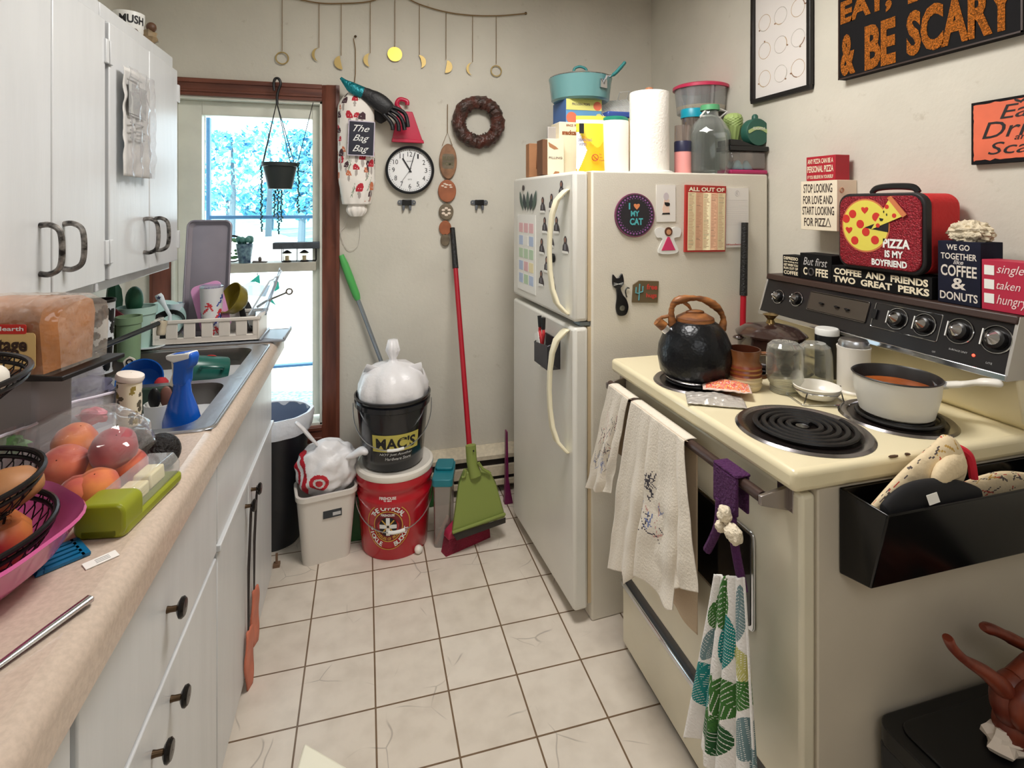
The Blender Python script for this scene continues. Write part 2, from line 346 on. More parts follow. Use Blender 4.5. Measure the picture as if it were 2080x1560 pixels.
def tree(pts, Y, seed, label, n, size, ptrunk):
    """pts: crown ellipses (px, py, rx, ry) seen from the room, standing at depth Y"""
    rnd = random.Random(seed); b = P(ptrunk, 430, Y=Y); t = thing('tree', label, 'tree', T(b.x, Y, GZ), 'trees beyond the window'); o = t.location; k = Y / F * 1.05
    top = max((P(px, py, Y=Y).z - GZ) for px, py, rx, ry in pts)
    MB().tube([(0, 0, 0), (.1, 0, top * .5), (0, .1, top)], [.2, .14, .05], 8).build('trunk', BARK, t)
    mb = MB(); tot = sum(rx * ry for _, _, rx, ry in pts)
    for px, py, rx, ry in pts:
        c0 = P(px, py, Y=Y) - o
        for i in range(int(n * rx * ry / tot)):
            while 1:
                d = Vector((rnd.uniform(-1, 1), rnd.uniform(-1, 1), rnd.uniform(-1, 1)))
                if d.length < 1: break
            c = c0 + Vector((d.x * rx * k, d.y * min(rx, ry) * k * .8, d.z * ry * k)); c.z = max(c.z, .15); s_ = size * (.6 + .8 * rnd.random())
            e = [Vector((rnd.uniform(-1, 1), rnd.uniform(-1, 1), rnd.uniform(-1, 1))) * s_ for _ in range(3)]
            mb.add([c + e[0], c + e[1], c - e[0] * .8, c + e[2]], [(0, 1, 2), (0, 2, 3)], rnd.choice([0, 0, 1, 2]))
    mb.build('foliage', LEAF, t); return t
tree([(470, 330, 60, 60), (510, 290, 30, 28), (445, 290, 24, 20)], 34, 1, 'loose bright tree outside, left part of the window view', 620, .20, 470)
tree([(545, 285, 26, 38), (575, 260, 20, 18), (548, 330, 18, 20)], 37, 2, 'sparse tree outside, behind the hanging pot', 170, .16, 545)
tree([(612, 330, 34, 62), (612, 380, 36, 60), (606, 290, 24, 24)], 31, 3, 'dense round topped evergreen outside, right of the hanging pot', 2600, .20, 612)
tree([(460, 405, 60, 24), (415, 395, 40, 30)], 43, 4, 'low ragged bush outside, under the loose bright tree', 420, .24, 460)
tree([(545, 410, 50, 32), (575, 395, 34, 40)], 46, 5, 'dense hedge bush outside, left of the evergreen', 2200, .26, 550)
# ---------------------------------------------------------------- baseboard heater
CREAM = M('heater_cream', (214, 202, 178), .5, var=.12, scale=60); DARK = M('slot_black', (28, 22, 20), .7)
hx0, hx1 = WX1 + cw + .01, 1.40
ht = thing('baseboard_heater', 'cream baseboard heater with dark slots along the back wall', 'heater', T(0, YB, 0))
z = [P(1000, y, Y=YB - .06).z for y in (924, 931, 945, 966, 974, 985)]
MB().box(hx0, hx1, -.055, -.002, max(z[5] - .0, .02), z[0] - .015).build('core', DARK, ht)
mb = MB(); mb.prism([(-.002, z[0] + .03), (-.03, z[0] + .028), (-.07, z[0] + .002), (-.07, z[1]), (-.002, z[1])], hx0, hx1, m=Matrix(((0, 0, 1, 0), (1, 0, 0, 0), (0, 1, 0, 0), (0, 0, 0, 1))))
mb.build('top_cover', CREAM, ht)
MB().box(hx0, hx1, -.07, -.055, z[3], z[2]).build('front_panel', CREAM, ht, bev=.002)
MB().box(hx0, hx1, -.07, -.055, z[5], z[4]).build('lower_strip', CREAM, ht, bev=.002)
# ---------------------------------------------------------------- left side: cabinets, counter, sink
CABW = M('cabinet_white', (214, 216, 218), .30, var=.04, scale=4, bump=.05, bscale=14, stretch=(6, 6, .7))
GAP = M('gap_dark', (60, 54, 48), .8); BLK = M('black_metal', (24, 22, 22), .35); CHR = M('chrome', (214, 216, 220), .12, 1); STEEL = M('steel', (190, 192, 196), .28, 1, bump=.05, bscale=60)
WHITE = M('white_plastic', (236, 236, 232), .35); BLKP = M('black_plastic', (18, 18, 20), .32); PAPER = M('paper', (240, 238, 232), .8)
INK = M('ink_black', (20, 20, 24), .6); WINK = M('ink_white', (240, 240, 236), .6); BRASS = M('knob_bronze', (92, 74, 56), .3, .9)
UX, UZ0, UZ1 = -.62, 1.182, 1.895
def upper_cabinet(y0, y1, ysplit, label, hz):
    t = thing('upper_cabinet', label, 'cabinet', T(-.95, y0, UZ0), 'white wall cabinets')
    MB().box(.002, .302, .002, y1 - y0 - .002, 0, UZ1 - UZ0).build('body', CABW, t, bev=.002)
    MB().box(.302, .312, 0, y1 - y0, UZ1 - UZ0 - .028, UZ1 - UZ0 + .012).build('top_trim', CABW, t, bev=.003)
    for a, b, s in ((y0 + .012, ysplit - .002, 1), (ysplit + .002, y1 - .006, -1)):
        d = MB().box(.303, .328, a - y0, b - y0, .028, UZ1 - UZ0 - .034).build('door', CABW, t, bev=.003)
        hy = (b if s > 0 else a) - y0 - s * .042; zz = hz - UZ0
        pts = spline([(.328, hy, zz + .048), (.345, hy, zz + .049), (.362, hy, zz + .036), (.366, hy, zz), (.362, hy, zz - .036), (.345, hy, zz - .049), (.328, hy, zz - .048)], 5)
        MB().tube(pts, .0058, 8).build('handle', M('worn_black_handle', (30, 27, 26), .35, .4, var=.5, scale=60, col2=(150, 145, 140)), d)
        for z2 in (.1, .6): MB().box(.326, .334, (a - y0 if s > 0 else b - y0) - .008, (a - y0 if s > 0 else b - y0) + .008, z2 - .03, z2 + .03).build('hinge', CABW, d, bev=.002)
    return t
upper_cabinet(1.572, 2.103, 1.846, 'white wall cabinet nearest the window with paper taped on its door', P(300, 480, X=-.6).z)
upper_cabinet(.98, 1.568, 1.324, 'tall white wall cabinet above the bread loaf, two worn black handles', P(120, 505, X=-.6).z)
# sleeve with a printed sheet
t = thing('plastic_sleeve', 'crinkled clear plastic sleeve holding a paper, taped to the cabinet door', 'paper', frame((UX + .012, 0, 0), (0, 1, 0), (1, 0, 0)))
a = P(247, 150, X=UX + .012); b = P(301, 355, X=UX + .012); yy0, yy1 = a.y, b.y; zt, zb_ = P(278, 150, X=UX + .012).z, P(275, 360, X=UX + .012).z
MB().grid(lambda u, v: (yy0 + (yy1 - yy0) * u, zb_ + (zt - zb_) * v, .004 + .006 * noise.noise(Vector((u * 5, v * 9, 1))) + .004 * sin(u * 22) * (1 - v)), 16, 30).build('sheet', M('sheet_grey', (222, 220, 216), .6, var=.08, scale=20), t, solid=.001)
mb = MB(); mb.box(yy0 + .012, yy1 - .05, zt - .12, zt - .04, .0115, .0125)
for k in range(9): mb.box(yy0 + .02, yy1 - .06 + .02 * sin(k * 3), zb_ + .10 + k * .02, zb_ + .104 + k * .02, .0115, .0122)
mb.build('printing', M('print_grey', (176, 176, 174), .7), t)
MB().grid(lambda u, v: (yy0 + (yy1 - yy0) * u, zb_ + (zt - zb_) * v, .016 + .008 * noise.noise(Vector((u * 6, v * 8, 5))) + .005 * sin(u * 19 + 3 * v)), 20, 36).build('sleeve', MG('sleeve_plastic', (240, 240, 242), .12, .12, .6, .6, 18), t)
# mug on the cabinet
mp_ = P(270, 40, X=-.70); t = thing('skull_mug', 'white mug with dark lettering standing on top of the cabinets', 'mug', T(-.715, P(262, 10, X=-.715).y, UZ1 + .014))
def mugfn(u, z, j): return 0
MB().lathe([(.001, 0), (.036, 0), (.041, .01), (.042, .09), (.039, .09), (.038, .008), (.001, .006)], 28).build('body', WHITE, t)
MB().tube(spline([(-.04, -.01, .07), (-.066, -.016, .068), (-.068, -.016, .035), (-.04, -.01, .025)], 6), .006, 8).build('handle', WHITE, t)
def wrap(r, a0=0): return lambda x, y: ((r + .0006) * cos(a0 + x / r), (r + .0006) * sin(a0 + x / r), y)
letters(t, T(), [('MUSH', -.032, .052, .07, .026)], INK, fnz=wrap(.042, R(-62)), bold=.03)
MB().ball((.028, -.036, .02), (.012, .008, .016), 10, 8).build('painted_band', M('mug_brown', (96, 72, 60), .5), t)
t2 = solo(MB().ball((0, 0, .026), (.024, .024, .026), 14, 10, nz=.3).ball((.008, -.006, .058), (.015, .015, .016), 12, 8, mat=1), 'figurine', [M('figurine_tan', (150, 128, 96), .5, var=.4, scale=30), M('figurine_brown', (90, 60, 40), .5)], 'small brown and gold figurine beside the mug on top of the cabinets', 'figurine', T(-.665, P(303, 40, X=-.665).y, UZ1 + .012))
# ---- base cabinets
BX = -.335
dy0, dy1, sy1 = P(155, 1485, X=BX).y, P(441, 1040, X=BX).y, P(552, 1000, X=BX).y
def base_unit(label, y0, y1):
    t = thing('base_cabinet', label, 'cabinet', T(-.95, y0, 0), 'white base cabinets'); MB().box(.002, .95 + BX - .02, .001, y1 - y0 - .001, .0, .862).build('body', CABW, t, bev=.002); return t
def knob(par, x, y, z):
    MB().lathe([(.001, 0), (.006, 0), (.005, .006), (.005, .018), (.001, .018)], 12, m=T(x, y, z) @ RY(90)).lathe([(.001, .016), (.010, .017), (.0165, .021), (.0175, .025), (.014, .029), (.001, .030)], 16, 1, m=T(x, y, z) @ RY(90)).build('knob', [BRASS, M('knob_dark', (26, 22, 20), .25, .5)], par)
def front(t, name, y0, y1, z0, z1, tx=.95 + BX):
    ty = t.location.y; return MB().box(tx - .02, tx, y0 - ty, y1 - ty, z0, z1).build(name, CABW, t, bev=.003)
t = base_unit('white base cabinet closest to the camera, below the pink bowl', -.25, dy0 - .004); front(t, 'door', .1, dy0 - .012, .02, .80)
t = base_unit('white base cabinet with three dark knobs on its drawers', dy0, dy1)
zg = P(350, 1340, X=BX).z
d = front(t, 'drawer', dy0 + .004, dy1 - .004, zg + .006, .82); k = P(373, 1233, X=BX + .026); knob(d, .95 + BX, k.y - dy0, k.z)
d = front(t, 'drawer', dy0 + .004, dy1 - .004, .03, zg - .006)
for px, py in ((380, 1413), (346, 1524)): k = P(px, py, X=BX + .026); knob(d, .95 + BX, k.y - dy0, k.z)
t = base_unit('white sink base cabinet with two doors and cords hung from its knobs', dy1, sy1)
zs = P(500, 975, X=BX).z; ks = [P(529, 992, X=BX + .026), P(518, 1026, X=BX + .026)]; ym = (ks[0].y + ks[1].y) / 2
front(t, 'false_drawer', dy1 + .004, sy1 - .004, zs + .006, .82)
MB().box(.95 + BX - .02, .95 + BX + .008, 0, sy1 - dy1 - .003, zs - .012, zs + .004).build('rail', CABW, t, bev=.002)
for a, b, k in ((dy1 + .004, ym - .002, ks[1]), (ym + .002, sy1 - .004, ks[0])):
    d = front(t, 'door', a, b, .03, zs - .014); knob(d, .95 + BX, k.y - dy1, k.z)
# salmon thing hanging from the knobs
CORD = M('dark_cord', (52, 44, 42), .8); SAL = M('salmon_rubber', (206, 118, 92), .55, var=.15, scale=20)
for k, py, nm, dz in ((ks[0], 1195, 'salmon rubber flap hanging by a dark cord from the knob nearer the window', 0), (ks[1], 1235, 'salmon rubber flap hanging by a looped cord from the knob nearer the drawers', -.02)):
    h = P(520, py, X=BX + .014).z - k.z; t = thing('hanging_flap', nm, 'pot holder', T(BX + .015, k.y, k.z), 'salmon flaps hanging on the sink cabinet')
    MB().tube([(.002, -.004, .008), (.0, -.008, -.02), (-.006, -.009, h * .5), (-.006, -.006, h)], .0022, 6).tube([(.002, .004, .008), (0, .008, -.02), (-.006, .009, h * .55), (-.006, -.003, h)], .0022, 6).build('cord', CORD, t)
    MB().grid(lambda u, v: ((u - .5) * .008 + .002 * sin(v * 9) - .004, (u - .5) * (.055 * sin(PI * min(1, v * .8 + .12)) + .012), h - v * .17), 10, 24).build('flap', SAL, t, solid=.005)
# ---- countertop
CZ, CX = .914, -.30
cm = M('counter_laminate', (204, 185, 169), .25, var=.10, scale=150, bump=.03, bscale=200)
cy0, cy1 = -.30, 2.245
SX0, SX1, SY0, SY1 = -.845, -.318, 1.295, 2.035
t = thing('countertop', 'long beige speckled laminate counter with rolled front edge along the left wall', 'countertop', T(-.95, cy0, 0))
mb = MB(); q = lambda x0, x1, y0, y1: mb.box(x0 + .95, x1 + .95, y0 - cy0, y1 - cy0, CZ - .04, CZ)
q(-.948, SX0 + .012, cy0, cy1); q(SX0 + .012, SX1 - .012, cy0, SY0 + .012); q(SX0 + .012, SX1 - .012, SY1 - .012, cy1)
prof = [(SX1 - .012, CZ - .04), (SX1 - .012, CZ)] + [(CX - .03 + .03 * sin(R(a)), CZ - .03 + .03 * cos(R(a)) ) for a in range(0, 91, 15)] + [(CX, CZ - .065), (CX - .008, CZ - .075), (SX1 - .012, CZ - .075)]
mb.prism([(x + .95, zz) for x, zz in prof], 0, cy1 - cy0, m=Matrix(((1, 0, 0, 0), (0, 0, 1, 0), (0, 1, 0, 0), (0, 0, 0, 1))))
mb.build('worktop', cm, t, sharp=30)
MB().box(.001, .02, 0, cy1 - cy0, CZ, CZ + .09).build('backsplash', cm, t, bev=.003)
MB().box(.94 + CX, .95 + CX - .002, cy1 - cy0 - .002, cy1 - cy0 + .001, CZ - .04, CZ - .003).build('end_strip', STEEL, t)
# ---- sink
t = thing('kitchen_sink', 'double basin stainless steel sink set into the counter', 'sink', T((SX0 + SX1) / 2, SY0, CZ))
w = SX1 - SX0; l = SY1 - SY0; yd = P(440, 775, Z=CZ).y - SY0
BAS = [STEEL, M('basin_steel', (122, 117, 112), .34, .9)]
def basin_cell(mb, x0, x1, y0, y1, bx0, bx1, by0, by1, r, depth):
    n = 6; pin = rrect(bx1 - bx0, by1 - by0, r, n, (bx0 + bx1) / 2, (by0 + by1) / 2); cor = [(x1, y1), (x0, y1), (x0, y0), (x1, y0)]
    N = len(pin)
    for i in range(N):
        j = (i + 1) % N; a, b = cor[i // (n + 1)], cor[j // (n + 1)]
        vs = [pin[i] + (.003,), pin[j] + (.003,)] + ([b + (.003,)] if a == b else [b + (.003,), a + (.003,)])
        mb.add(vs, [tuple(range(len(vs)))])
    cx, cy = (bx0 + bx1) / 2, (by0 + by1) / 2; lv = [(1.0, .003), (.985, -.004), (.97, -.02), (.93, -depth + .03), (.90, -depth + .008), (.84, -depth)]
    vs = [(cx + (x - cx) * k, cy + (y - cy) * k, zz) for k, zz in lv for x, y in pin]; fs = [(a * N + i, a * N + (i + 1) % N, (a + 1) * N + (i + 1) % N, (a + 1) * N + i) for a in range(len(lv) - 1) for i in range(N)]
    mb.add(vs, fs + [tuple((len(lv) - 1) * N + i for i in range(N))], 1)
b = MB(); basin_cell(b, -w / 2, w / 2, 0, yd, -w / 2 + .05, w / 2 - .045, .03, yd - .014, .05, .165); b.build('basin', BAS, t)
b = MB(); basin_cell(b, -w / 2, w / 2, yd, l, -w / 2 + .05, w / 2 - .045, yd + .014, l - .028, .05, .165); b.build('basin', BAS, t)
MB().tube([(x, y + l / 2, .002) for x, y in rrect(w, l, .03, 6)], .004, 8, closed=True).build('rim', STEEL, t)
# ---- faucet
fb = P(180, 740, X=-.78); ft = P(322, 657, X=-.60)
t = thing('faucet', 'long chrome faucet spout reaching over the sink', 'faucet', T(-.79, 1.50, CZ + .004))
o0 = Vector((-.79, 1.50, CZ + .004))
MB().lathe([(.001, 0), (.03, 0), (.028, .012), (.016, .02), (.014, .05), (.001, .052)], 20).build('base', CHR, t)
e = ft - o0
MB().tube(spline([(0, 0, .045), (.012, .02, .07), (e.x * .4, e.y * .4, e.z * .72), (e.x, e.y, e.z + .0)], 6), .0075, 12).build('spout', M('chrome_dark_reflection', (104, 108, 114), .2, 1), t)  # spout chrome coloured dark to stand for the dark surroundings it reflects
MB().lathe([(.001, 0), (.011, 0), (.013, .01), (.012, .024), (.014, .03), (.014, .042), (.001, .044)], 16, m=T(e.x + .006, e.y + .0, e.z - .036) @ RX(-18)).build('aerator', [M('aerator_beige', (200, 188, 164), .3, .3)], t)
MB().tube([(-.01, -.05, .01), (-.01, -.05, .05), (.03, -.08, .07)], .008, 10).build('lever', CHR, t)
# ---------------------------------------------------------------- things on the left counter
CT = CZ + .0005
# bread loaf on a grey box and a dark tray
fwd = Vector((_s, _c, 0)); crt = Vector((_c, -_s, 0))
O_ = P(104, 757, X=-.50); bz = O_.z; ll = .30; L0 = 0
LM = frame(O_ + fwd * .058, fwd, (0, 0, 1))                 # local x away from the camera, y along the loaf to the left
zt_ = bz + (757 - 607) * (O_.x * _s + O_.y * _c) / F * 1.02
solo(MB().box(-.030, .050, .05, .24, CT - bz, -.016), 'storage_box', M('box_grey', (150, 146, 150), .5), 'plain grey box underneath the dark tray and the bread loaf', 'box', LM, bev=.008)
solo(MB().box(-.060, .085, -.020, .30, -.0145, -.006), 'baking_tray', M('tray_dark', (40, 38, 40), .4, .5), 'dark flat tray the bread loaf lies on', 'tray', LM, bev=.002)
t = thing('bread_loaf', 'sliced white bread loaf in a clear printed bag under the cabinets', 'bread', LM @ T(0, 0, -.005))
hh = zt_ - bz - .006
sec = lambda k: [(-.052 * k, 0), (.052 * k, 0), (.056 * k, hh * .35), (.060 * k, hh * .72), (.054 * k, hh * .9), (.03 * k, hh), (0, hh * 1.02), (-.03 * k, hh), (-.054 * k, hh * .9), (-.060 * k, hh * .72), (-.056 * k, hh * .35)]
def loft(mb, secs, mat=0):
    n = len(secs[0]); vs = [v for s_ in secs for v in s_]; fs = [(a * n + i, a * n + (i + 1) % n, (a + 1) * n + (i + 1) % n, (a + 1) * n + i) for a in range(len(secs) - 1) for i in range(n)]
    return mb.add(vs, fs + [tuple(range(n)), tuple((len(secs) - 1) * n + i for i in range(n))], mat)
BR = M('bread_crust', (188, 122, 66), .7, var=.25, scale=12, bump=.2, bscale=60)
mb = loft(MB(), [[(x * (1 + .02 * sin(i * 2)), ll * .06 + i * (ll * .86) / 14, zz) for x, zz in sec(1)] for i in range(15)]); mb.build('slices', BR, t, sharp=60)
pl = MG('bread_bag_plastic', (250, 246, 240), .06, .06, .6, 1.0, 22)
secs = []
for i in range(22):
    y = -.010 + i * (ll + .04) / 21; k = 1.06 if i < 19 else (1.0, .8, .5)[i - 19]
    if i == 0: k = .94
    if i == 1: k = 1.05
    secs.append([(x * k * (1 + .05 * noise.noise(Vector((x * 60, y * 30, zz * 50)))) * 1.02, y, (zz - hh * .5) * k * (1 + .04 * noise.noise(Vector((x * 30, y * 40, zz * 60)))) + hh * .5 + .001) for x, zz in sec(1)])
loft(MB(), secs).build('bag', pl, t, sharp=60)
lab = frame((-.0685, 0, 0), (0, -1, 0), (-1, 0, 0)); k_ = (O_.x * _s + O_.y * _c) / F; q = lambda px, py: ((px - 104) * k_, (757 - py) * k_ + .004)
c_ = [q(-60, 745), q(84, 672)]
lb = MB().prism(rrect(c_[1][0] - c_[0][0], c_[1][1] - c_[0][1], .006, 4, (c_[0][0] + c_[1][0]) / 2, (c_[0][1] + c_[1][1]) / 2), 0, .0006).build('label', M('label_yellow', (226, 192, 128), .5), t, lab)
c_ = [q(-70, 674), q(66, 655)]
MB().prism(rrect(c_[1][0] - c_[0][0], c_[1][1] - c_[0][1], .003, 3, (c_[0][0] + c_[1][0]) / 2, (c_[0][1] + c_[1][1]) / 2), .0006, .0014).build('brand_strip', M('label_red', (208, 44, 36), .5), lb)
a_, b_, d_ = q(68, 710), q(35, 727), q(62, 670)
letters(lb, T(0, 0, .0010), [('Cottage', a_[0] - .092, a_[1] - .006, .092, .030), ('White', b_[0] - .062, b_[1] - .004, .062, .014)], M('label_brown', (52, 28, 18), .6), bold=.035)
letters(lb, T(0, 0, .0016), [('Village Hearth', d_[0] - .096, d_[1], .096, .009)], WINK, bold=.02)
# pink bowl with tiered wire fruit basket
bc = Vector((-.515, .822, CT)); rim = .150
PINK = M('pink_glaze', (206, 92, 150), .22, var=.08, scale=6, coat=.3)
t = thing('mixing_bowl', 'large pink bowl holding the wire fruit basket', 'bowl', T(*bc))
MB().lathe([(.001, 0), (rim * .5, 0), (rim * .62, .006), (rim * .86, .036), (rim * .97, .066), (rim, .070), (rim * .985, .074), (rim * .95, .066), (rim * .84, .040), (rim * .6, .012), (.001, .008)], 56, warp=lambda a, k: 1 + (.03 * sin(a * 6) if k > .35 and k < .8 else 0)).build('bowl', PINK, t)
bzz = CT + .010
t = thing('fruit_basket', 'black wire fruit basket of stacked tiers standing in the pink bowl', 'basket', T(bc.x, bc.y, bzz))
WIRE = M('basket_wire', (30, 26, 28), .3, .6)
def tier(par, z, r, h, nm, ox=0):
    b = MB(); b.torus(r, .0038, 48, 8, m=T(0, 0, z)); b.torus(r - .003, .003, 48, 8, m=T(0, 0, z - .010))
    for k in range(40):
        a = 2 * PI * k / 40
        for s_ in (1, -1): b.tube([(cos(a + s_ * w_) * r * q_, sin(a + s_ * w_) * r * q_, z - h * v_) for w_, q_, v_ in ((0, 1, 0), (.1, .95, .35), (.22, .84, .7), (.35, .6, 1))], .0009, 4, cap=False)
    b.torus(r * .6, .0025, 30, 6, m=T(0, 0, z - h)).torus(r * .3, .002, 24, 6, m=T(0, 0, z - h))
    for k in range(6): a = PI * k / 6; b.tube([(cos(a) * r * .6, sin(a) * r * .6, z - h), (-cos(a) * r * .6, -sin(a) * r * .6, z - h)], .0013, 4)
    return b.build(nm, WIRE, par, T(ox, 0, 0))
r1_, r2_, r3_ = .122, .118, .160; z1_, z2_, z3_ = .066, .128, .256
tier(t, z1_, r1_, .058, 'tier'); tier(t, z2_, r2_, .052, 'tier', -.010); tier(t, z3_, r3_, .045, 'tier', -.072)
for k in range(3):
    a = R((105, 180, 255)[k]); MB().tube(spline([(cos(a) * r1_ * .6, sin(a) * r1_ * .6, .003), (cos(a) * r1_, sin(a) * r1_, z1_), (cos(a) * r2_, sin(a) * r2_, z2_), (cos(a) * r2_ * .9, sin(a) * r2_ * .9, z2_ + .07), (cos(a) * r3_ - .072, sin(a) * r3_, z3_)], 6), .003, 6).build('upright', WIRE, t)
RED = M('apple_red', (168, 44, 48), .3, var=.35, scale=9, col2=(206, 130, 70)); POT = M('potato_skin', (176, 120, 74), .55, var=.25, scale=16)
def infruit(px, py, z, lo=-.0): v = P(px, py, Z=bzz + z); return v
v = infruit(28, 990, z2_ - .012); solo(MB().ball((0, 0, 0), (.036, .030, .025), 22, 14, nz=.06), 'potato', POT, 'brown potato in the middle tier of the wire basket', 'potato', T(v.x - .012, v.y + .012, bzz + z2_ - .018) @ RZ(35))
for i, (px, py, lb_) in enumerate(((88, 1035, 'red apple at the right rim of the lowest basket tier'), (62, 1078, 'red and yellow apple low in the bottom basket tier'), (14, 1105, 'red apple at the near side of the bottom basket tier'))):
    v = P(px, py, Z=bzz + .036); d_ = Vector((v.x - bc.x, v.y - bc.y, 0)); d_ = d_ * min(1, .068 / d_.length); ap = thing('apple', lb_, 'apple', T(bc.x + d_.x, bc.y + d_.y, bzz + .038), 'apples in the bottom basket tier')
    MB().lathe([(.001, -.024), (.011, -.028), (.023, -.022), (.030, -.004), (.029, .012), (.019, .025), (.009, .026), (.001, .020)], 22).build('flesh', RED, ap); MB().tube([(0, 0, .020), (.003, 0, .034)], .0015, 5).build('stem', BLK, ap)
solo(MB().lathe([(.001, 0), (.05, .0), (.088, .020), (.096, .040), (.092, .040), (.05, .006), (.001, .005)], 30), 'bowl', M('brown_bowl', (74, 48, 40), .35), 'small brown bowl sitting in the topmost basket tier', 'bowl', T(bc.x - .072, bc.y, bzz + z3_ - .042))
v = P(4, 752, Z=bzz + z3_); solo(MB().ball((0, 0, 0), (.018, .020, .020), 16, 10, nz=.1), 'garlic_bulb', M('garlic', (232, 224, 212), .5), 'pale garlic bulb in the brown bowl of the top tier', 'garlic', T(v.x - .012, v.y, bzz + z3_ - .012))
# peaches in a clear bag
PEACH = [M('peach_%s' % n, c, .72, var=.5, scale=16, col2=d, sheen=.3) for n, c, d in (('gold', (232, 140, 66), (190, 72, 58)), ('rose', (176, 80, 84), (138, 48, 66)), ('red', (216, 112, 74), (168, 56, 60)))]
plist = [(152, 900, .985, .034, 0, 'orange yellow peach at the top left of the clear bag'), (232, 912, .985, .036, 1, 'dusky rose peach at the back right of the clear bag'), (130, 952, .962, .038, 2, 'big red peach in front left of the bag, over the basket rim'),
         (258, 950, .948, .032, 2, 'red and orange peach in the bag beside the avocados'), (195, 996, .945, .034, 0, 'peach at the front of the bag just behind the butter dish'), (184, 958, .948, .022, 0, 'small orange peach squeezed in the middle of the bag'), (160, 1005, .945, .030, 2, 'red peach low at the bag front between basket and butter dish')]
for px, py, z_, r_, k, lb_ in plist:
    v = P(px, py, Z=z_); p_ = thing('peach', lb_, 'peach', T(*v), 'peaches in the clear bag')
    MB().lathe([(.001, -r_), (r_ * .5, -r_ * .88), (r_ * .9, -r_ * .45), (r_, 0), (r_ * .9, r_ * .45), (r_ * .55, r_ * .84), (r_ * .22, r_ * .97), (.001, r_ * .96)], 26, m=Matrix.Rotation(k + px, 4, 'Z') @ RX(20 + 13 * k), warp=lambda a, q_: 1 - .05 * max(0, cos(a)) ** 12 * (q_ > .4)).build('flesh', PEACH[k], p_)
v = P(190, 955, Z=.955)
solo(MB().ball((0, 0, .045), (.108, .105, .062), 40, 24, nz=.14, ns=12), 'produce_bag', MG('produce_bag_plastic', (252, 250, 250), .03, .06, .45, 1.0, 14), 'thin clear produce bag wrapped around the peaches', 'plastic bag', T(v.x - .035, v.y + .03, CT + .022))
# zip bags
ZB = MG('zip_bag_plastic', (238, 236, 244), .22, .15, .55, .7, 12)
def zipbag(label, pa, pb, y0, y1, ztop, sag, seed, stuffmat=None, st=None):
    t = thing('zip_bag', label, 'plastic bag', T(0, 0, CT), 'clear zip bags on the counter'); a = P(pa[0], pa[1], Y=y0); b = P(pb[0], pb[1], Y=y1)
    def f(u, v):
        x = a.x + (b.x - a.x) * u; y = y0 + (y1 - y0) * u; z_ = (a.z + (b.z - a.z) * u - CT) * v
        k = sin(PI * min(1, v * 1.0)); return Vector((x, y - sag * k * (.5 + .6 * sin(PI * u)) + .012 * noise.noise(Vector((u * 4 + seed, v * 4, seed))), z_ + .002))
    MB().grid(f, 30, 24).build('front_film', ZB, t); MB().grid(lambda u, v: f(u, v) + Vector((-.012, .03 + sag * .9 * sin(PI * v), 0)), 20, 16).build('back_film', ZB, t)
    MB().tube([f(u / 12, 1) for u in range(13)], .0028, 6).build('zipper', M('zipper_plastic', (228, 222, 238), .3), t)
    if stuffmat: MB().ball(st, (.026, .010, .016), 18, 12, nz=.5).build('contents', stuffmat, t)
    return t
zipbag('clear zip bag standing behind the peaches, its zipper slanting up to the right', (-20, 862), (232, 798), 1.18, 1.36, 0, .02, 1, M('pink_candy', (226, 120, 140), .5, var=.2, scale=40), tuple(P(190, 845, Y=1.30) - Vector((0, 0, CT))))
zipbag('crumpled zip bag in front of the bread tin', (-30, 800), (210, 742), 1.26, 1.50, 0, .015, 4)
zipbag('clear zip bag with greens beside the basket rim', (-40, 905), (75, 862), 1.02, 1.10, 0, .015, 9, M('lettuce', (110, 158, 96), .6, var=.3, scale=30), tuple(P(15, 905, Y=1.06) - Vector((0, 0, CT))))
# avocados
AVO = M('avocado_skin', (28, 24, 24), .5, spec=.3, var=.2, scale=30, bump=1.0, bscale=130)
for px, py, r_, lb_ in ((326, 918, .033, 'dark round avocado beside the butter dish lid'), (282, 904, .028, 'small dark avocado half hidden behind the peach bag')):
    v = P(px, py, Z=CT + r_ * .95); solo(MB().lathe([(.001, -r_), (r_ * .55, -r_ * .85), (r_ * .95, -r_ * .35), (r_, .1 * r_), (r_ * .8, r_ * .62), (r_ * .45, r_ * .98), (.001, r_ * 1.08)], 24, m=RX(70) @ RZ(20)), 'avocado', AVO, lb_, 'avocado', T(*v), 'avocados on the counter')
# butter dish
c0 = P(205, 1098, Z=CT); c1 = P(330, 985, Z=CT); ax = Vector((c1.x - c0.x, c1.y - c0.y, 0)); ln = .175; wd_ = .070
ax = Vector((.16, 1, 0)).normalized(); m = frame(Vector((c0.x - .004, c0.y + .002, CT)), (ax.y, -ax.x, 0), (0, 0, 1))
GRN = M('olive_green_plastic', (142, 148, 30), .3); t = thing('butter_dish', 'green butter dish with a clear lid near the counter edge', 'butter dish', m)
mb = MB(); mb.prism(rrect(wd_, ln, .012, 4, 0, ln / 2), 0, .016); mb.prism(rrect(wd_, .05, .014, 5, 0, .025), 0, .05, m=Matrix(((1, 0, 0, 0), (0, 0, 1, 0), (0, 1, 0, 0), (0, 0, 0, 1))))
mb.build('base', GRN, t, bev=.004)
MB().prism([(-wd_ / 2 + .004, .016), (wd_ / 2 - .004, .016), (wd_ / 2 - .004, .034), (wd_ / 2 - .014, .050), (-wd_ / 2 + .014, .050), (-wd_ / 2 + .004, .034)], .048, ln - .004, m=Matrix(((1, 0, 0, 0), (0, 0, 1, 0), (0, 1, 0, 0), (0, 0, 0, 1)))).build('lid', MG('lid_clear', (250, 252, 255), .13, .04, .6), t, bev=.003)
BUT = M('butter', (240, 222, 168), .45)
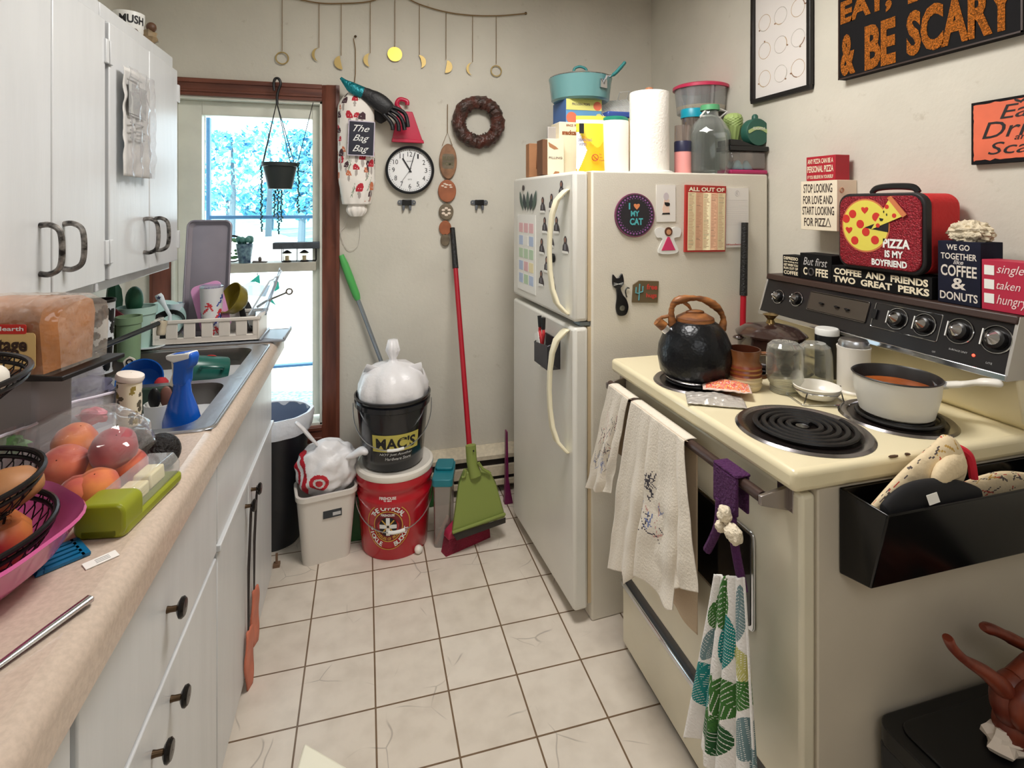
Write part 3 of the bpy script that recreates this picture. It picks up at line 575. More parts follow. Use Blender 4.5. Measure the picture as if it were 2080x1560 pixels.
solo(MB().box(-.018, .018, .07, .10, .0165, .036, top=(-.016, .016, .074, .102)).box(-.017, .017, .104, .15, .0165, .040, top=(-.013, .015, .108, .15)), 'butter_stick', BUT, 'cut stick of yellow butter inside the clear lid', 'butter', m, bev=.003)
# knife, spatula, tag
k0 = P(188, 1212, Z=CT + .006); k1 = P(-40, 1375, Z=CT + .006)
t = thing('table_knife', 'silver table knife lying on the near counter', 'knife', T(k0.x, k0.y, CT)); dd = k1 - k0
MB().tube([(0, 0, .004), (dd.x * .03, dd.y * .03, .006), (dd.x * .45, dd.y * .45, .0055), (dd.x * .98, dd.y * .98, .0042)], [.003, .0068, .006, .0042], 12, flat=.62, up=(0, 0, 1)).build('handle', CHR, t)
bd = dd.normalized(); sd = Vector((-bd.y, bd.x, 0)); MB().prism([tuple((dd * .98 + bd * a_ + sd * b_).xy) for a_, b_ in ((0, -.006), (0, .006), (.09, .010), (.115, .004), (.118, -.006))], .002, .0035).build('blade', CHR, t)
v = P(120, 1132, Z=CT); t = thing('slotted_spatula', 'blue slotted spatula head poking out from under the pink bowl', 'spatula', T(v.x, v.y, CT))
TEAL = M('spatula_blue', (10, 104, 150), .35)
m = RZ(-52) @ Matrix.Scale(.78, 4); mb = MB()
for k in range(5): mb.box(-.035 + k * .0155, -.025 + k * .0155, -.028, .028, .001, .006)
mb.box(-.036, .037, -.040, -.026, .001, .006, top=(-.030, .032, -.036, -.026)); mb.box(-.036, .037, .024, .036, .001, .006)
mb.build('head', TEAL, t, m); MB().tube([(.0, .03, .004), (0, .10, .007), (0, .22, .009)], .006, 8, m=RZ(60)).build('handle', TEAL, t)
v = P(205, 1138, Z=CT); t = thing('paper_tag', 'tiny printed paper tag lying beside the blue spatula', 'paper', T(v.x, v.y, CT) @ RZ(38)); MB().box(-.019, .019, -.009, .009, .0003, .0012).build('tag', PAPER, t)
mb = MB(); [mb.box(-.006, .010, -.005 + k * .004, -.0035 + k * .004, .0012, .0015) for k in range(3)]; mb.build('printing', M('print_grey', (176, 176, 174), .7), t)
# canister
v = P(256, 872, Z=CT); v.y += .03; v.x -= .005
zc_ = P(255, 775, Y=v.y).z - CT
rnd = random.Random(5); shp = [ell(rnd.random(), rnd.random() * zc_, .026 + .02 * rnd.random(), .004 + .003 * rnd.random(), 0, rnd.choice([1, 2])) for _ in range(46)]
pf = pick(shp)
t = thing('canister', 'cream canister with brown leaf prints next to the sink', 'canister', T(v.x, v.y, CT))
MB().lathe([(.001, 0), (.0235, 0)] + [(.024, .002 + k * zc_ / 40) for k in range(41)] + [(.001, zc_ + .002)], 72, fn=lambda u, z_, j: pf(u, z_)).build('body', [M('canister_cream', (238, 226, 200), .4), M('leaf_olive', (150, 130, 60), .5), M('leaf_brown', (92, 84, 66), .5)], t)
MB().lathe([(.001, 0), (.0265, 0), (.028, .006), (.0265, .012), (.018, .015), (.001, .016)], 32, m=T(0, 0, zc_ + .004) @ RY(14)).build('lid', M('canister_lid', (240, 226, 214), .45), t)
# things in the sink
SB = CZ - .16
t = thing('spray_bottle', 'blue spray bottle with white trigger standing in the sink', 'spray bottle', T(*(lambda v: (v.x, v.y, SB))(P(370, 800, Y=1.44))) @ RZ(-30))
hs = 1.055 - SB
MB().lathe([(.001, 0), (.034, 0), (.043, .008), (.044, .09), (.043, hs * .45), (.032, hs * .58), (.021, hs * .68), (.018, hs * .78), (.001, hs * .785)], 32, sx=1.16, sy=.7).build('bottle', M('blue_clear', (16, 88, 190), .15, coat=.4), t)
MB().prism(spline2([(-.028, hs * .97), (.034, hs * 1.0), (.034, hs * .9), (.022, hs * .86), (.016, hs * .74), (-.016, hs * .74), (-.014, hs * .9), (-.030, hs * .93)], 3), -.013, .013, m=RX(90)).build('sprayer_head', M('blue_cap', (18, 92, 196), .35), t, bev=.004)
MB().prism([(-.036, hs * .965), (.034, hs * 1.005), (.034, hs * .955), (-.012, hs * .91), (-.034, hs * .93)], -.0145, .0145, m=RX(90)).build('sprayer_top', WHITE, t, bev=.004)
MB().prism(spline2([(-.026, hs * .93), (-.006, hs * .90), (-.004, hs * .82), (-.016, hs * .72), (-.030, hs * .735), (-.022, hs * .82)], 4), -.008, .008, m=RX(90)).build('trigger', M('trigger_cream', (236, 226, 206), .4), t, bev=.003)
def sinkv(px, py, y): return P(px, py, Y=y)
v = P(312, 778, Y=1.78); solo(MB().lathe([(.001, 0), (.03, 0), (.052, .02), (.06, .05), (.057, .05), (.04, .012), (.001, .006)], 32), 'bowl', M('bowl_blue', (12, 84, 170), .3), 'blue bowl leaning upright in the far sink basin', 'bowl', T(v.x - .02, v.y, v.z) @ RX(62))
v = P(425, 752, Y=1.86); t = thing('mug', 'green mug painted with red fruit lying in the far basin', 'mug', T(v.x, v.y, v.z) @ RZ(-70) @ RX(78) @ RZ(20))
MB().lathe([(.001, -.05), (.038, -.05), (.042, -.045), (.043, .05), (.039, .05), (.038, -.04), (.001, -.042)], 30).build('body', M('mug_green', (30, 92, 82), .3), t)
MB().tube(spline([(.042, 0, .03), (.072, 0, .028), (.074, 0, -.02), (.042, 0, -.03)], 6), .005, 8).build('handle', M('mug_green', (30, 92, 82), .3), t)
MB().ball((-.0, .042, .0), (.014, .004, .014), 12, 8).ball((-.018, .039, -.008), (.012, .004, .009), 12, 8, mat=1).build('painted_fruit', [M('fruit_red', (196, 40, 34), .4), M('fruit_orange', (214, 150, 62), .4)], t)
v = P(305, 812, Y=1.62); solo(MB().box(-.055, .05, -.006, .006, -.13, .04), 'cutting_board', M('board_green', (40, 62, 50), .5), 'dark green board standing on edge in the near basin', 'cutting board', T(v.x, 1.60, SB + .132), bev=.004)
v = P(324, 840, Y=1.50); t = thing('tumbler', 'white tumbler holding dark utensils beside the blue spray bottle', 'cup', T(v.x, 1.50, SB)); hv = P(324, 818, Y=1.50).z - SB
MB().lathe([(.001, 0), (.026, 0), (.033, hv), (.030, hv), (.024, .004), (.001, .004)], 28).build('cup', WHITE, t)
for dx, mt, nm, lb_ in ((-.010, BLKP, 'utensil', 'black handled utensil standing in the white tumbler'), (.013, M('utensil_brown', (126, 84, 72), .5), 'utensil', 'brown handled utensil standing in the white tumbler')):
    solo(MB().ball((0, 0, hv + .008), (.014, .006, .026), 14, 10).tube([(0, 0, .01), (0, 0, hv)], .004, 8), nm, mt, lb_, 'utensil', T(v.x + dx, 1.50 + dx * .3, SB + .004))
v = P(296, 852, Y=1.40); solo(MB().lathe([(.001, 0), (.028, 0), (.031, .01), (.031, .07), (.024, .08), (.025, .095), (.022, .095), (.028, .07), (.028, .006), (.001, .005)], 28), 'glass_jar', MG('jar_glass', (240, 246, 246), .12, .03, .6), 'clear glass jar at the front of the near basin', 'jar', T(v.x, 1.40, SB))
v = P(440, 870, Y=1.36); solo(MB().lathe([(.001, 0), (.03, 0), (.062, .012), (.062, .015), (.001, .005)], 32), 'saucer', WHITE, 'white saucer lying low in the near basin beside the bottle', 'saucer', T(-.43, 1.45, SB + .001))
v = P(400, 775, Y=1.75); solo(MB().tube([(0, 0, 0), (.05, -.01, .0), (.09, -.03, .0)], .006, 8), 'spoon', M('spoon_white', (220, 236, 244), .3), 'white handled spoon lying in the far basin by the green mug', 'spoon', T(v.x - .02, 1.74, SB + .03) @ RZ(-10))
v = P(330, 770, Y=1.72); solo(MB().ball((0, 0, 0), .018, 14, 10, nz=.1), 'scrub_sponge', M('sponge_red', (176, 40, 48), .8), 'small red sponge between the blue bowl and spray bottle', 'sponge', T(v.x, 1.71, v.z - .01))
v = P(263, 740, Y=1.80); solo(MB().prism([(x, y) for x, y in spline2([(0, .022), (.014, .012), (.012, -.004), (.004, -.05), (-.004, -.05), (-.012, -.004), (-.014, .012), (0, .022)], 4)], -.003, .003, m=RX(90)).torus(.007, .002, 16, 6, 1, m=T(0, -.004, .008) @ RX(90)), 'hanger_tab', [M('tab_cream', (230, 222, 206), .4), BLK], 'cream handle end with a hole at the sink rim', 'handle', T(v.x, 1.80, v.z) @ RZ(15))
v0 = P(256, 745, X=-.72); v1 = P(265, 700, X=-.74); solo(MB().tube([v0 - v0, v1 - v0], [.006, .004], 8), 'spatula', M('spatula_red', (186, 30, 44), .4), 'red spatula handle behind the sink rim', 'spatula', T(*v0))
# plants and cups against the wall, behind the sink
def pot(label, px, pyb, pyt, X, r0, r1, mat, name='flower_pot', soil=True):
    a = P(px, pyt, X=X); t = thing(name, label, 'pot', T(X, a.y, CT)); h_ = a.z - CT
    MB().lathe([(.001, 0), (r0, 0), (r1 * .97, h_ * .82), (r1 * 1.06, h_ * .84), (r1 * 1.06, h_), (r1 * .94, h_), (r1 * .92, h_ * .88), (.001, h_ * .87)], 30).build('pot', mat, t)
    if soil: MB().lathe([(.001, 0), (r1 * .92, 0)], 20, m=T(0, 0, h_ * .9)).build('soil', M('soil', (52, 40, 32), .95), t)
    return t, h_
t, h_ = pot('pale mint pot with a small cactus by the dish rack', 279, 690, 622, -.74, .040, .055, M('pot_mint', (176, 206, 196), .35))
CAC = M('cactus_green', (34, 92, 66), .55, var=.25, scale=20)
MB().ball((-.005, -.01, h_ * .9 + .038), (.026, .026, .045), 24, 14, m=T()).build('cactus', CAC, t)
t, h_ = pot('cactus pot half hidden behind the cow print tumbler', 232, 700, 632, -.83, .035, .045, M('pot_green_dark', (60, 84, 62), .5))
MB().lathe([(.001, 0), (.02, .0), (.024, .05), (.02, .09), (.008, .115), (.001, .118)], 12, m=T(0, 0, h_ * .88), warp=lambda a, k: 1 + .1 * cos(a * 6)).build('cactus', CAC, t)
t, h_ = pot('olive green pot in front of the cactus pots', 240, 720, 648, -.77, .034, .042, M('pot_olive', (74, 84, 46), .5), soil=True)
t, h_ = pot('light green pot with yellowish rim beside the olive pot', 262, 700, 642, -.715, .03, .034, M('pot_pale_green', (126, 152, 118), .4))
v = P(242, 648, X=-.77); solo(MB().prism([(-.03, 0), (.038, 0), (-.012, .05)], -.004, .004, m=RX(90)), 'pot_scraper', M('maroon_plastic', (120, 40, 52), .4), 'maroon triangular scraper stuck in the olive green pot', 'scraper', T(v.x, v.y, v.z - .012) @ RZ(20), bev=.003)
rnd = random.Random(3); shp = [ell(rnd.random(), .02 + rnd.random() * .16, .04 + .05 * rnd.random(), .010 + .014 * rnd.random(), rnd.randint(-2, 2), 1) for _ in range(34)]; pf = pick(shp)
v = P(204, 700, X=-.74); zt_ = P(204, 612, X=-.74).z - CT
t = thing('tumbler', 'tall black and white cow print tumbler beside the bread', 'tumbler', T(-.74, v.y, CT))
MB().lathe([(.001, 0), (.030, 0)] + [(.028 + .008 * k / 60, k * zt_ / 60) for k in range(1, 61)], 90, fn=lambda u, z_, j: pf(u, z_)).build('body', [M('cow_white', (226, 230, 234), .35), BLKP], t)
MB().lathe([(.037, zt_ - .002), (.038, zt_ + .006), (.034, zt_ + .006), (.032, zt_ - .02), (.001, zt_ - .021)], 32).build('rim', BLKP, t)
v = P(215, 745, X=-.60); solo(MB().ball((0, 0, .03), (.05, .045, .03), 24, 14, nz=.25), 'dish_cloth', M('cloth_slate', (92, 90, 112), .9, bump=.4, bscale=50), 'slate blue crumpled cloth on the counter behind the zip bags', 'cloth', T(-.66, 1.56, CT + .001))
# sheet pan, dish rack and dishes
ry0, ry1 = 2.07, 2.235; rx0, rx1 = P(318, 690, Y=ry0).x - .01, P(524, 690, Y=ry0).x; rz1 = P(420, 648, Y=ry0).z
t = thing('dish_rack', 'white plastic dish rack at the far end of the counter', 'dish rack', T((rx0 + rx1) / 2, (ry0 + ry1) / 2, CT + .012)); w = rx1 - rx0; l = ry1 - ry0; h_ = rz1 - CT - .012
RK = M('rack_white', (232, 224, 214), .4); n = 6
mb = MB()
for sy in (-1, 1):
    y = sy * (l / 2 - .004); mb.box(-w / 2, w / 2, y - .003, y + .003, 0, h_ * .26); mb.box(-w / 2 - .008, w / 2 + .008, y - .006, y + .006, h_ * .86, h_)
    for k in range(n + 1): x = -w / 2 + k * w / n; mb.box(max(-w / 2, x - w / n * .33), min(w / 2, x + w / n * .33), y - .003, y + .003, h_ * .2, h_ * .9)
for sx in (-1, 1): x = sx * (w / 2); mb.box(x - .003, x + .003, -l / 2, l / 2, 0, h_ * .95); mb.box(x - .008, x + .008, -l / 2, l / 2, h_ * .86, h_)
mb.box(-w / 2, w / 2, -l / 2, l / 2, 0, .004); mb.build('basket', RK, t, bev=.002)
solo(MB().box(0, w + .09, 0, l + .02, 0, .008).box(w + .004, w + .012, 0, l + .02, .008, .016).box(w + .082, w + .09, 0, l + .02, .008, .016), 'drain_tray', M('tray_grey', (150, 156, 166), .3, .2), 'grey drain tray sticking out from under the dish rack', 'tray', T(rx0, ry0 - .008, CT + .001), bev=.003)
a = P(366, 452, Y=2.19); b = P(468, 640, Y=2.15); zf = CT + .02
t = thing('sheet_pan', 'large grey baking sheet standing upright in the dish rack', 'baking sheet', frame((rx0 + .10, 2.165, zf), (1, 0, 0), (0, -1, .18)))
x0 = P(371, 640, Y=2.16).x - (rx0 + .10); x1 = P(466, 460, Y=2.19).x - (rx0 + .10); hp = (a.z - zf) * 1.02
PAN = M('pan_grey', (150, 144, 154), .40, .35, var=.12, scale=6)
MB().prism(rrect(x1 - x0, hp, .022, 6, (x0 + x1) / 2, hp / 2), 0, .003).build('sheet', PAN, t, bev=.001)
o_ = rrect(x1 - x0, hp, .022, 6, (x0 + x1) / 2, hp / 2); i_ = rrect(x1 - x0 - .028, hp - .028, .014, 6, (x0 + x1) / 2, hp / 2)
mb = MB(); N = len(o_); mb.add([p_ + (.004,) for p_ in i_] + [p_ + (.016,) for p_ in o_], [(i, (i + 1) % N, N + (i + 1) % N, N + i) for i in range(N)]); mb.tube([p_ + (.016,) for p_ in o_], .004, 8, closed=True); mb.build('rim', PAN, t)
pb = P(430, 610, Y=2.135); solo(MB().prism(rrect(.10, .17, .02, 6), -.004, .004).torus(.008, .002, 20, 6, 1, m=T(.0, .058, .004)), 'cutting_board', [M('pink_board', (226, 160, 206), .4), M('board_hole', (110, 60, 110), .6)], 'small pink cutting board leaning on the baking sheet', 'cutting board', frame((pb.x, 2.128, zf + .105), (1, .0, .30), (0, -1, .2)), bev=.003)
rnd = random.Random(8); sh = []
for _ in range(22):
    cx, cy = rnd.random(), .01 + rnd.random() * .15; c_ = rnd.choice([1, 2, 2])
    for k in range(5): sh.append(ell(cx + .05 * cos(k * .7), cy + .012 * sin(k * 1.3), .045, .004, 8 * (k - 2), c_))
pf = pick(sh)
v = P(429, 640, Y=2.11); zt_ = P(429, 582, Y=2.11).z - zf; v0 = P(405, 600, Y=2.11).x; v1 = P(453, 600, Y=2.11).x; rr_ = (v1 - v0) / 2
t = thing('tumbler', 'white tumbler with red and blue palm print in the dish rack', 'tumbler', T((v0 + v1) / 2, 2.115, zf - .003))
MB().lathe([(.001, 0), (rr_ * .8, 0)] + [(rr_ * (.8 + .2 * k / 36), k * zt_ / 36) for k in range(1, 37)], 70, fn=lambda u, z_, j: pf(u, z_)).build('body', [M('tumbler_white', (222, 222, 224), .35), M('print_red', (206, 66, 72), .4), M('print_blue', (70, 84, 160), .4)], t)
MB().lathe([(rr_, zt_ - .001), (rr_ * 1.03, zt_ + .004), (rr_ * .9, zt_ + .008), (.001, zt_ + .008)], 32).build('lid', MG('cup_lid', (220, 240, 248), .35, .05, .6), t)
v = P(478, 612, Y=2.13); solo(MB().lathe([(.001, 0), (.03, 0), (.05, .02), (.058, .055), (.055, .056), (.045, .02), (.001, .006)], 32), 'bowl', M('bowl_olive', (126, 112, 34), .3), 'olive green bowl tipped on its side in the dish rack', 'bowl', T(v.x, 2.13, v.z + .005) @ RY(-55) @ RX(35) @ T(0, 0, -.03))
t = thing('salad_box', 'clear plastic clamshell box propped open in the dish rack', 'plastic box', T(0, 0, 0))
q = [P(505, 640, Y=2.12), P(540, 640, Y=2.20), P(568, 545, Y=2.24), P(548, 570, Y=2.14)]
CLM = MG('clamshell', (232, 240, 248), .30, .08, .6)
def clam(u, v): a = q[0].lerp(q[1], u); b = q[3].lerp(q[2], u); p_ = a.lerp(b, v); return p_ + Vector((.016 * sin(u * PI) + .004 * sin(u * 19), -.016 * sin(u * PI) * sin(v * PI), .0))
MB().grid(clam, 16, 16).build('shell', CLM, t, solid=.002)
MB().tube([clam(0, k / 8) for k in range(9)] + [clam(k / 8, 1) for k in range(1, 9)], .003, 6).build('rim', M('clam_rim', (214, 226, 238), .25), t)
v0 = P(540, 612, Y=2.2); v1 = P(590, 592, Y=2.2); t = thing('skillet', 'grey pan with its handle pointing right over the dish rack', 'pan', T(*v0))
e = v1 - v0; MB().tube([(-.03, 0, -.02), (0, 0, 0), (e.x * .8, 0, e.z * .85)], [.009, .008, .007], 10, flat=.5, up=(0, 0, 1)).torus(.0105, .0032, 20, 8, m=T(e.x * .95, 0, e.z) @ RX(90)).build('handle', M('pan_handle', (116, 108, 100), .4, .5), t)
MB().lathe([(.001, 0), (.05, 0), (.06, .022), (.057, .022), (.048, .004), (.001, .003)], 32, m=T(-.075, 0, -.055) @ RY(75)).build('pan', M('pan_dark', (60, 58, 58), .4, .4), t)
v = P(342, 652, Y=2.12); solo(MB().lathe([(.001, 0), (.045, 0), (.055, .03), (.052, .03), (.042, .004), (.001, .004)], 32), 'skillet', BLKP, 'small black pan tilted at the left end of the dish rack', 'pan', T(v.x, 2.13, v.z - .026) @ RX(50))
v0 = P(345, 640, Y=2.1); v1 = P(322, 600, Y=2.1); e = v1 - v0; t = thing('dish_brush', 'white dish brush with a star printed on its handle', 'brush', T(*v0))
MB().tube([(0, 0, -.05), (0, 0, 0), e * .5, e * .9, e * 1.05], [.006, .006, .007, .013, .011], 10, flat=.5, up=(0, -1, 0)).build('handle', M('brush_white', (224, 234, 240), .4), t)
st = [((.008 if k % 2 == 0 else .0035) * cos(PI / 2 + k * PI / 5), (.008 if k % 2 == 0 else .0035) * sin(PI / 2 + k * PI / 5)) for k in range(10)]
MB().prism(st, 0, .001, m=frame(e * .9 + Vector((0, -.0075, 0)), (1, 0, 0), (0, -1, 0))).build('star_print', M('star_navy', (60, 64, 92), .5), t)
v = P(356, 628, Y=2.16); solo(MB().lathe([(.001, 0), (.02, 0), (.028, .05), (.025, .05), (.018, .004), (.001, .004)], 24), 'cup', M('cup_pale', (222, 234, 242), .3), 'small pale cup upside tilted behind the dish brush', 'cup', T(v.x, 2.17, v.z - .03))
v = P(325, 648, Y=2.18); solo(MB().lathe([(.001, 0), (.05, 0), (.075, .015), (.074, .018), (.001, .006)], 32), 'plate', M('plate_mint', (196, 226, 222), .3), 'pale mint plate leaning at the left of the dish rack', 'plate', T(v.x + .02, 2.15, CT + .075) @ RX(62))
v = P(285, 688, X=-.66); solo(MB().lathe([(.001, 0), (.035, 0), (.05, .01), (.049, .013), (.001, .005)], 28), 'soap_dish', M('soap_dish', (210, 222, 226), .3), 'white round soap dish on the counter left of the rack', 'dish', T(-.70, 2.075, CT + .002))
# ---------------------------------------------------------------- refrigerator
FA = R(3.5); FO = Vector((.735, 1.685, 0)); fx = Vector((cos(FA), sin(FA), 0)); fy = Vector((-sin(FA), cos(FA), 0)); FZ = 1.515
FM = frame(FO, fx, (0, 0, 1)); FD, FW, DX = .742, .625, -.066
FRG = M('fridge_white', (228, 226, 218), .32, var=.03, scale=5, bump=.10, bscale=260); FRS = M('fridge_side', (224, 218, 204), .45, var=.05, scale=5, bump=.15, bscale=220); YEL = M('handle_ivory', (238, 230, 200), .4); GAS = M('gasket_tan', (206, 186, 152), .6)
t = thing('refrigerator', 'white top-freezer refrigerator covered in magnets', 'refrigerator', FM)
MB().box(0, FD, 0, FW, .0, FZ).build('body', FRS, t, bev=.006)
zsp = P(1208, 650, Y=1.72).z
MB().box(-.012, 0, .006, FW - .006, .06, zsp - .016).box(-.012, 0, .006, FW - .006, zsp + .004, FZ - .004).build('gasket', GAS, t)
MB().box(-.04, .0, .01, .06, zsp - .012, zsp + .002).build('hinge', M('hinge_grey', (130, 140, 146), .4, .5), t, bev=.003)
for nm, z0, z1 in (('freezer_door', zsp + .004, FZ - .002), ('fridge_door', .045, zsp - .014)):
    d = MB().box(DX, -.012, 0, FW, z0, z1).build(nm, FRG, t, bev=.012, seg=3)
    h0, h1 = (z0 + .02, z1 - .06) if nm == 'freezer_door' else (z1 - .43, z1 - .012)
    hm = (h0 + h1) / 2; L_ = (h1 - h0) / 2
    secs = []
    pts = [(-.002, 1, .026), (-.012, .95, .030), (-.034, .82, .026), (-.046, .6, .020), (-.052, .3, .016), (-.054, 0, .015), (-.052, -.3, .016), (-.046, -.6, .020), (-.034, -.82, .026), (-.012, -.95, .030), (-.002, -1, .026)]
    mb = MB(); vs = []
    for x, q, w_ in pts:
        for dx, dy in ((-.006, -w_ * .68), (-.006, w_ * .68), (.008, w_ * .68), (.008, -w_ * .68)): vs.append((DX + x + dx - .004, .075 + dy + .028 * abs(q) ** 3 * -1, hm + q * L_))
    n = 4; mb.add(vs, [(a * n + i, a * n + (i + 1) % n, (a + 1) * n + (i + 1) % n, (a + 1) * n + i) for a in range(len(pts) - 1) for i in range(n)] + [(0, 1, 2, 3), tuple(4 * (len(pts) - 1) + i for i in (3, 2, 1, 0))])
    mb.build('handle', YEL, d, bev=.004)
MB().box(.02, .05, .02, FW - .02, .0, .06).build('toe_grille', M('grille_dark', (70, 66, 60), .6), t)
# frames on the front and on the side that faces the stove
def fpt(l): return FM @ Vector(l)
FFn = -fx; FFo = fpt((DX, 0, 0)); FSn = -fy; FSo = fpt((0, 0, 0))
def onfront(px, py): return PP(px, py, FFo, FFn)
def onside(px, py): return PP(px, py, FSo, FSn)
def ffront(px, py, lift=.0008): return frame(onfront(px, py) + FFn * lift, -fy, FFn)
def fside(px, py, lift=.0008, rot=0): return frame(onside(px, py) + FSn * lift, fx, FSn) @ RZ(rot)
def dims(a, b): return (b - a).length
def sidex(px0, px1, py): return dims(onside(px0, py), onside(px1, py))
def sidez(py0, py1, px): return abs(onside(px, py0).z - onside(px, py1).z)
# round "I love my cat" magnet
w_ = sidex(1248, 1328, 437) / 2; hz = sidez(392, 481, 1288) / 2
t = thing('round_magnet', 'round black and purple magnet reading I heart my cat', 'magnet', fside(1288, 437))
MB().prism(ngon(48, w_, hz), 0, .006).build('disc', M('plum', (120, 60, 92), .5), t); MB().prism(ngon(48, w_ * .94, hz * .94), .006, .0066).build('face', M('slate_black', (38, 36, 42), .6), t)
mb = MB()
for k in range(34):
    a = 2 * PI * k / 34; mb.prism(ngon(8, .0035, cx=cos(a) * w_ * .85, cy=sin(a) * hz * .85), .0066, .0072); mb.prism(ngon(6, .0018, cx=cos(a + .09) * w_ * .76, cy=sin(a + .09) * hz * .76), .0066, .0072)
mb.build('dot_border', M('lilac', (150, 90, 160), .6), t)
TQ = M('print_turquoise', (82, 178, 186), .6)
letters(t, T(0, 0, .0068), [('I', -.026, .020, .006, .022), ('MY', -.018, -.004, .034, .019), ('CAT', -.022, -.034, .052, .024)], TQ, bold=.04)
hp = [(.016 * sin(a) ** 3, .013 * cos(a) - .005 * cos(2 * a) - .002 * cos(3 * a)) for a in [2 * PI * k / 24 for k in range(24)]]
MB().prism([(x * .75 + .006, y * .75 + .031) for x, y in hp], .0066, .0074).build('heart', M('heart_peach', (226, 140, 92), .6), t)
# picture magnet, plain figure
w_, h_ = sidex(1332, 1368, 410), sidez(375, 450, 1350)
t = thing('card_magnet', 'tall white card magnet with a drawn figure in a dark top', 'magnet', fside(1352, 413))
MB().prism(rrect(w_ * 1.08, h_, .002, 2), 0, .002).build('card', M('card_white', (236, 232, 226), .5), t)
SK = M('print_skin', (236, 204, 186), .6); HR = M('print_hair', (206, 196, 200), .6)
MB().prism(spline2([(-.012, -.036), (.012, -.036), (.014, -.02), (.010, 0), (.014, .012), (-.006, .014), (-.010, 0), (-.016, -.02)], 3), .002, .0025).build('figure', SK, t); MB().prism(ngon(16, .011, .014, 0, .024), .0025, .0029).build('hair', HR, t)
MB().prism(spline2([(-.007, .004), (.013, .002), (.014, -.008), (.002, -.010), (-.006, -.004)], 3), .0027, .0031).prism([(-.018, -.039), (.016, -.039), (.014, -.033), (-.014, -.034)], .0025, .003).build('dark_clothes', INK, t)
# angel magnet
t = thing('angel_magnet', 'white winged angel magnet with a pink dress', 'magnet', fside(1356, 484)); s_ = sidex(1330, 1382, 484) / 2
MB().prism(spline2([(0, s_ * .5), (s_ * .5, s_ * .75), (s_, s_ * .6), (s_ * .9, s_ * .1), (s_ * .45, -s_ * .05), (s_ * .75, -s_ * .95), (-s_ * .75, -s_ * .95), (-s_ * .45, -s_ * .05), (-s_ * .9, s_ * .1), (-s_, s_ * .6), (-s_ * .5, s_ * .75), (0, s_ * .5)], 4), 0, .004).build('body', WHITE, t)
MB().prism([(-.004, s_ * .1), (.004, s_ * .1), (s_ * .55, -s_ * .8), (-s_ * .55, -s_ * .8)], .004, .0055).build('dress', M('print_pink', (214, 60, 110), .5), t, bev=.001)
MB().prism(ngon(16, s_ * .3, cy=s_ * .45), .004, .006).build('hair', M('angel_hair', (96, 56, 36), .6), t); MB().prism(ngon(14, s_ * .18, cy=s_ * .42), .006, .007).build('face', M('angel_face', (206, 150, 110), .6), t)
# ALL OUT OF pad
w_, h_ = sidex(1389, 1470, 440), sidez(377, 511, 1430)
t = thing('checklist_pad', 'red and cream shopping pad headed ALL OUT OF', 'notepad', fside(1430, 444, .001, -1))
PRD = M('pad_red', (178, 48, 42), .6); PCR = M('pad_cream', (238, 222, 180), .7); PST = M('pad_stripe', (226, 180, 146), .7)
MB().prism([(-w_ / 2, -h_ / 2), (w_ / 2, -h_ / 2), (w_ / 2, h_ / 2), (-w_ / 2, h_ / 2)], 0, .010).build('pad', PRD, t)
cr = MB(); cw_ = (w_ - .012) / 5
for k in range(5): cr.box(-w_ / 2 + .009 + k * cw_, -w_ / 2 + .009 + (k + 1) * cw_, -h_ / 2 + .006, h_ / 2 - .026, .0095, .0108, mat=k % 2)
cr.build('list_columns', [PCR, PST], t)
rnd = random.Random(2); mb = MB()
for k in range(5):
    y = h_ / 2 - .030
    while y > -h_ / 2 + .012:
        mb.box(-w_ / 2 + .012 + k * cw_, -w_ / 2 + .012 + k * cw_ + cw_ * rnd.uniform(.35, .75), y - .0012, y, .0108, .0110, mat=1 if rnd.random() < .12 else 0); y -= .0042
mb.build('list_items', [M('print_tan', (190, 140, 110), .7), M('print_dark', (90, 70, 60), .7)], t)
letters(t, T(0, 0, .0103), [('ALL OUT OF', -w_ / 2 + .010, h_ / 2 - .022, w_ - .018, .015)], M('ink_cream', (246, 236, 210), .6), bold=.035)
# plain notepad
w_, h_ = sidex(1470, 1517, 440), sidez(382, 502, 1493); t = thing('notepad', 'white lined notepad with a round grey emblem, right of the red pad', 'notepad', fside(1495, 442, .0008))
MB().box(-w_ / 2, w_ / 2, -h_ / 2, h_ / 2, 0, .005).build('pad', M('pad_white', (234, 230, 224), .7), t)
mb = MB(); [mb.box(-w_ / 2 + .004, w_ / 2 - .004, h_ / 2 - .045 - k * .007, h_ / 2 - .0445 - k * .007, .005, .0053) for k in range(14)]; mb.torus(.010, .0007, 28, 4, m=T(0, h_ / 2 - .02, .0052)); mb.build('ruling', M('print_pale', (196, 190, 190), .7), t)
letters(t, T(0, 0, .0052), [('K', -.004, h_ / 2 - .025, .008, .010)], M('print_pale', (196, 190, 190), .7)); letters(t, T(0, 0, .0052), [('Woodworks', -w_ / 2 + .003, -h_ / 2 + .008, w_ * .8, .006)], PRD, shear=.2)
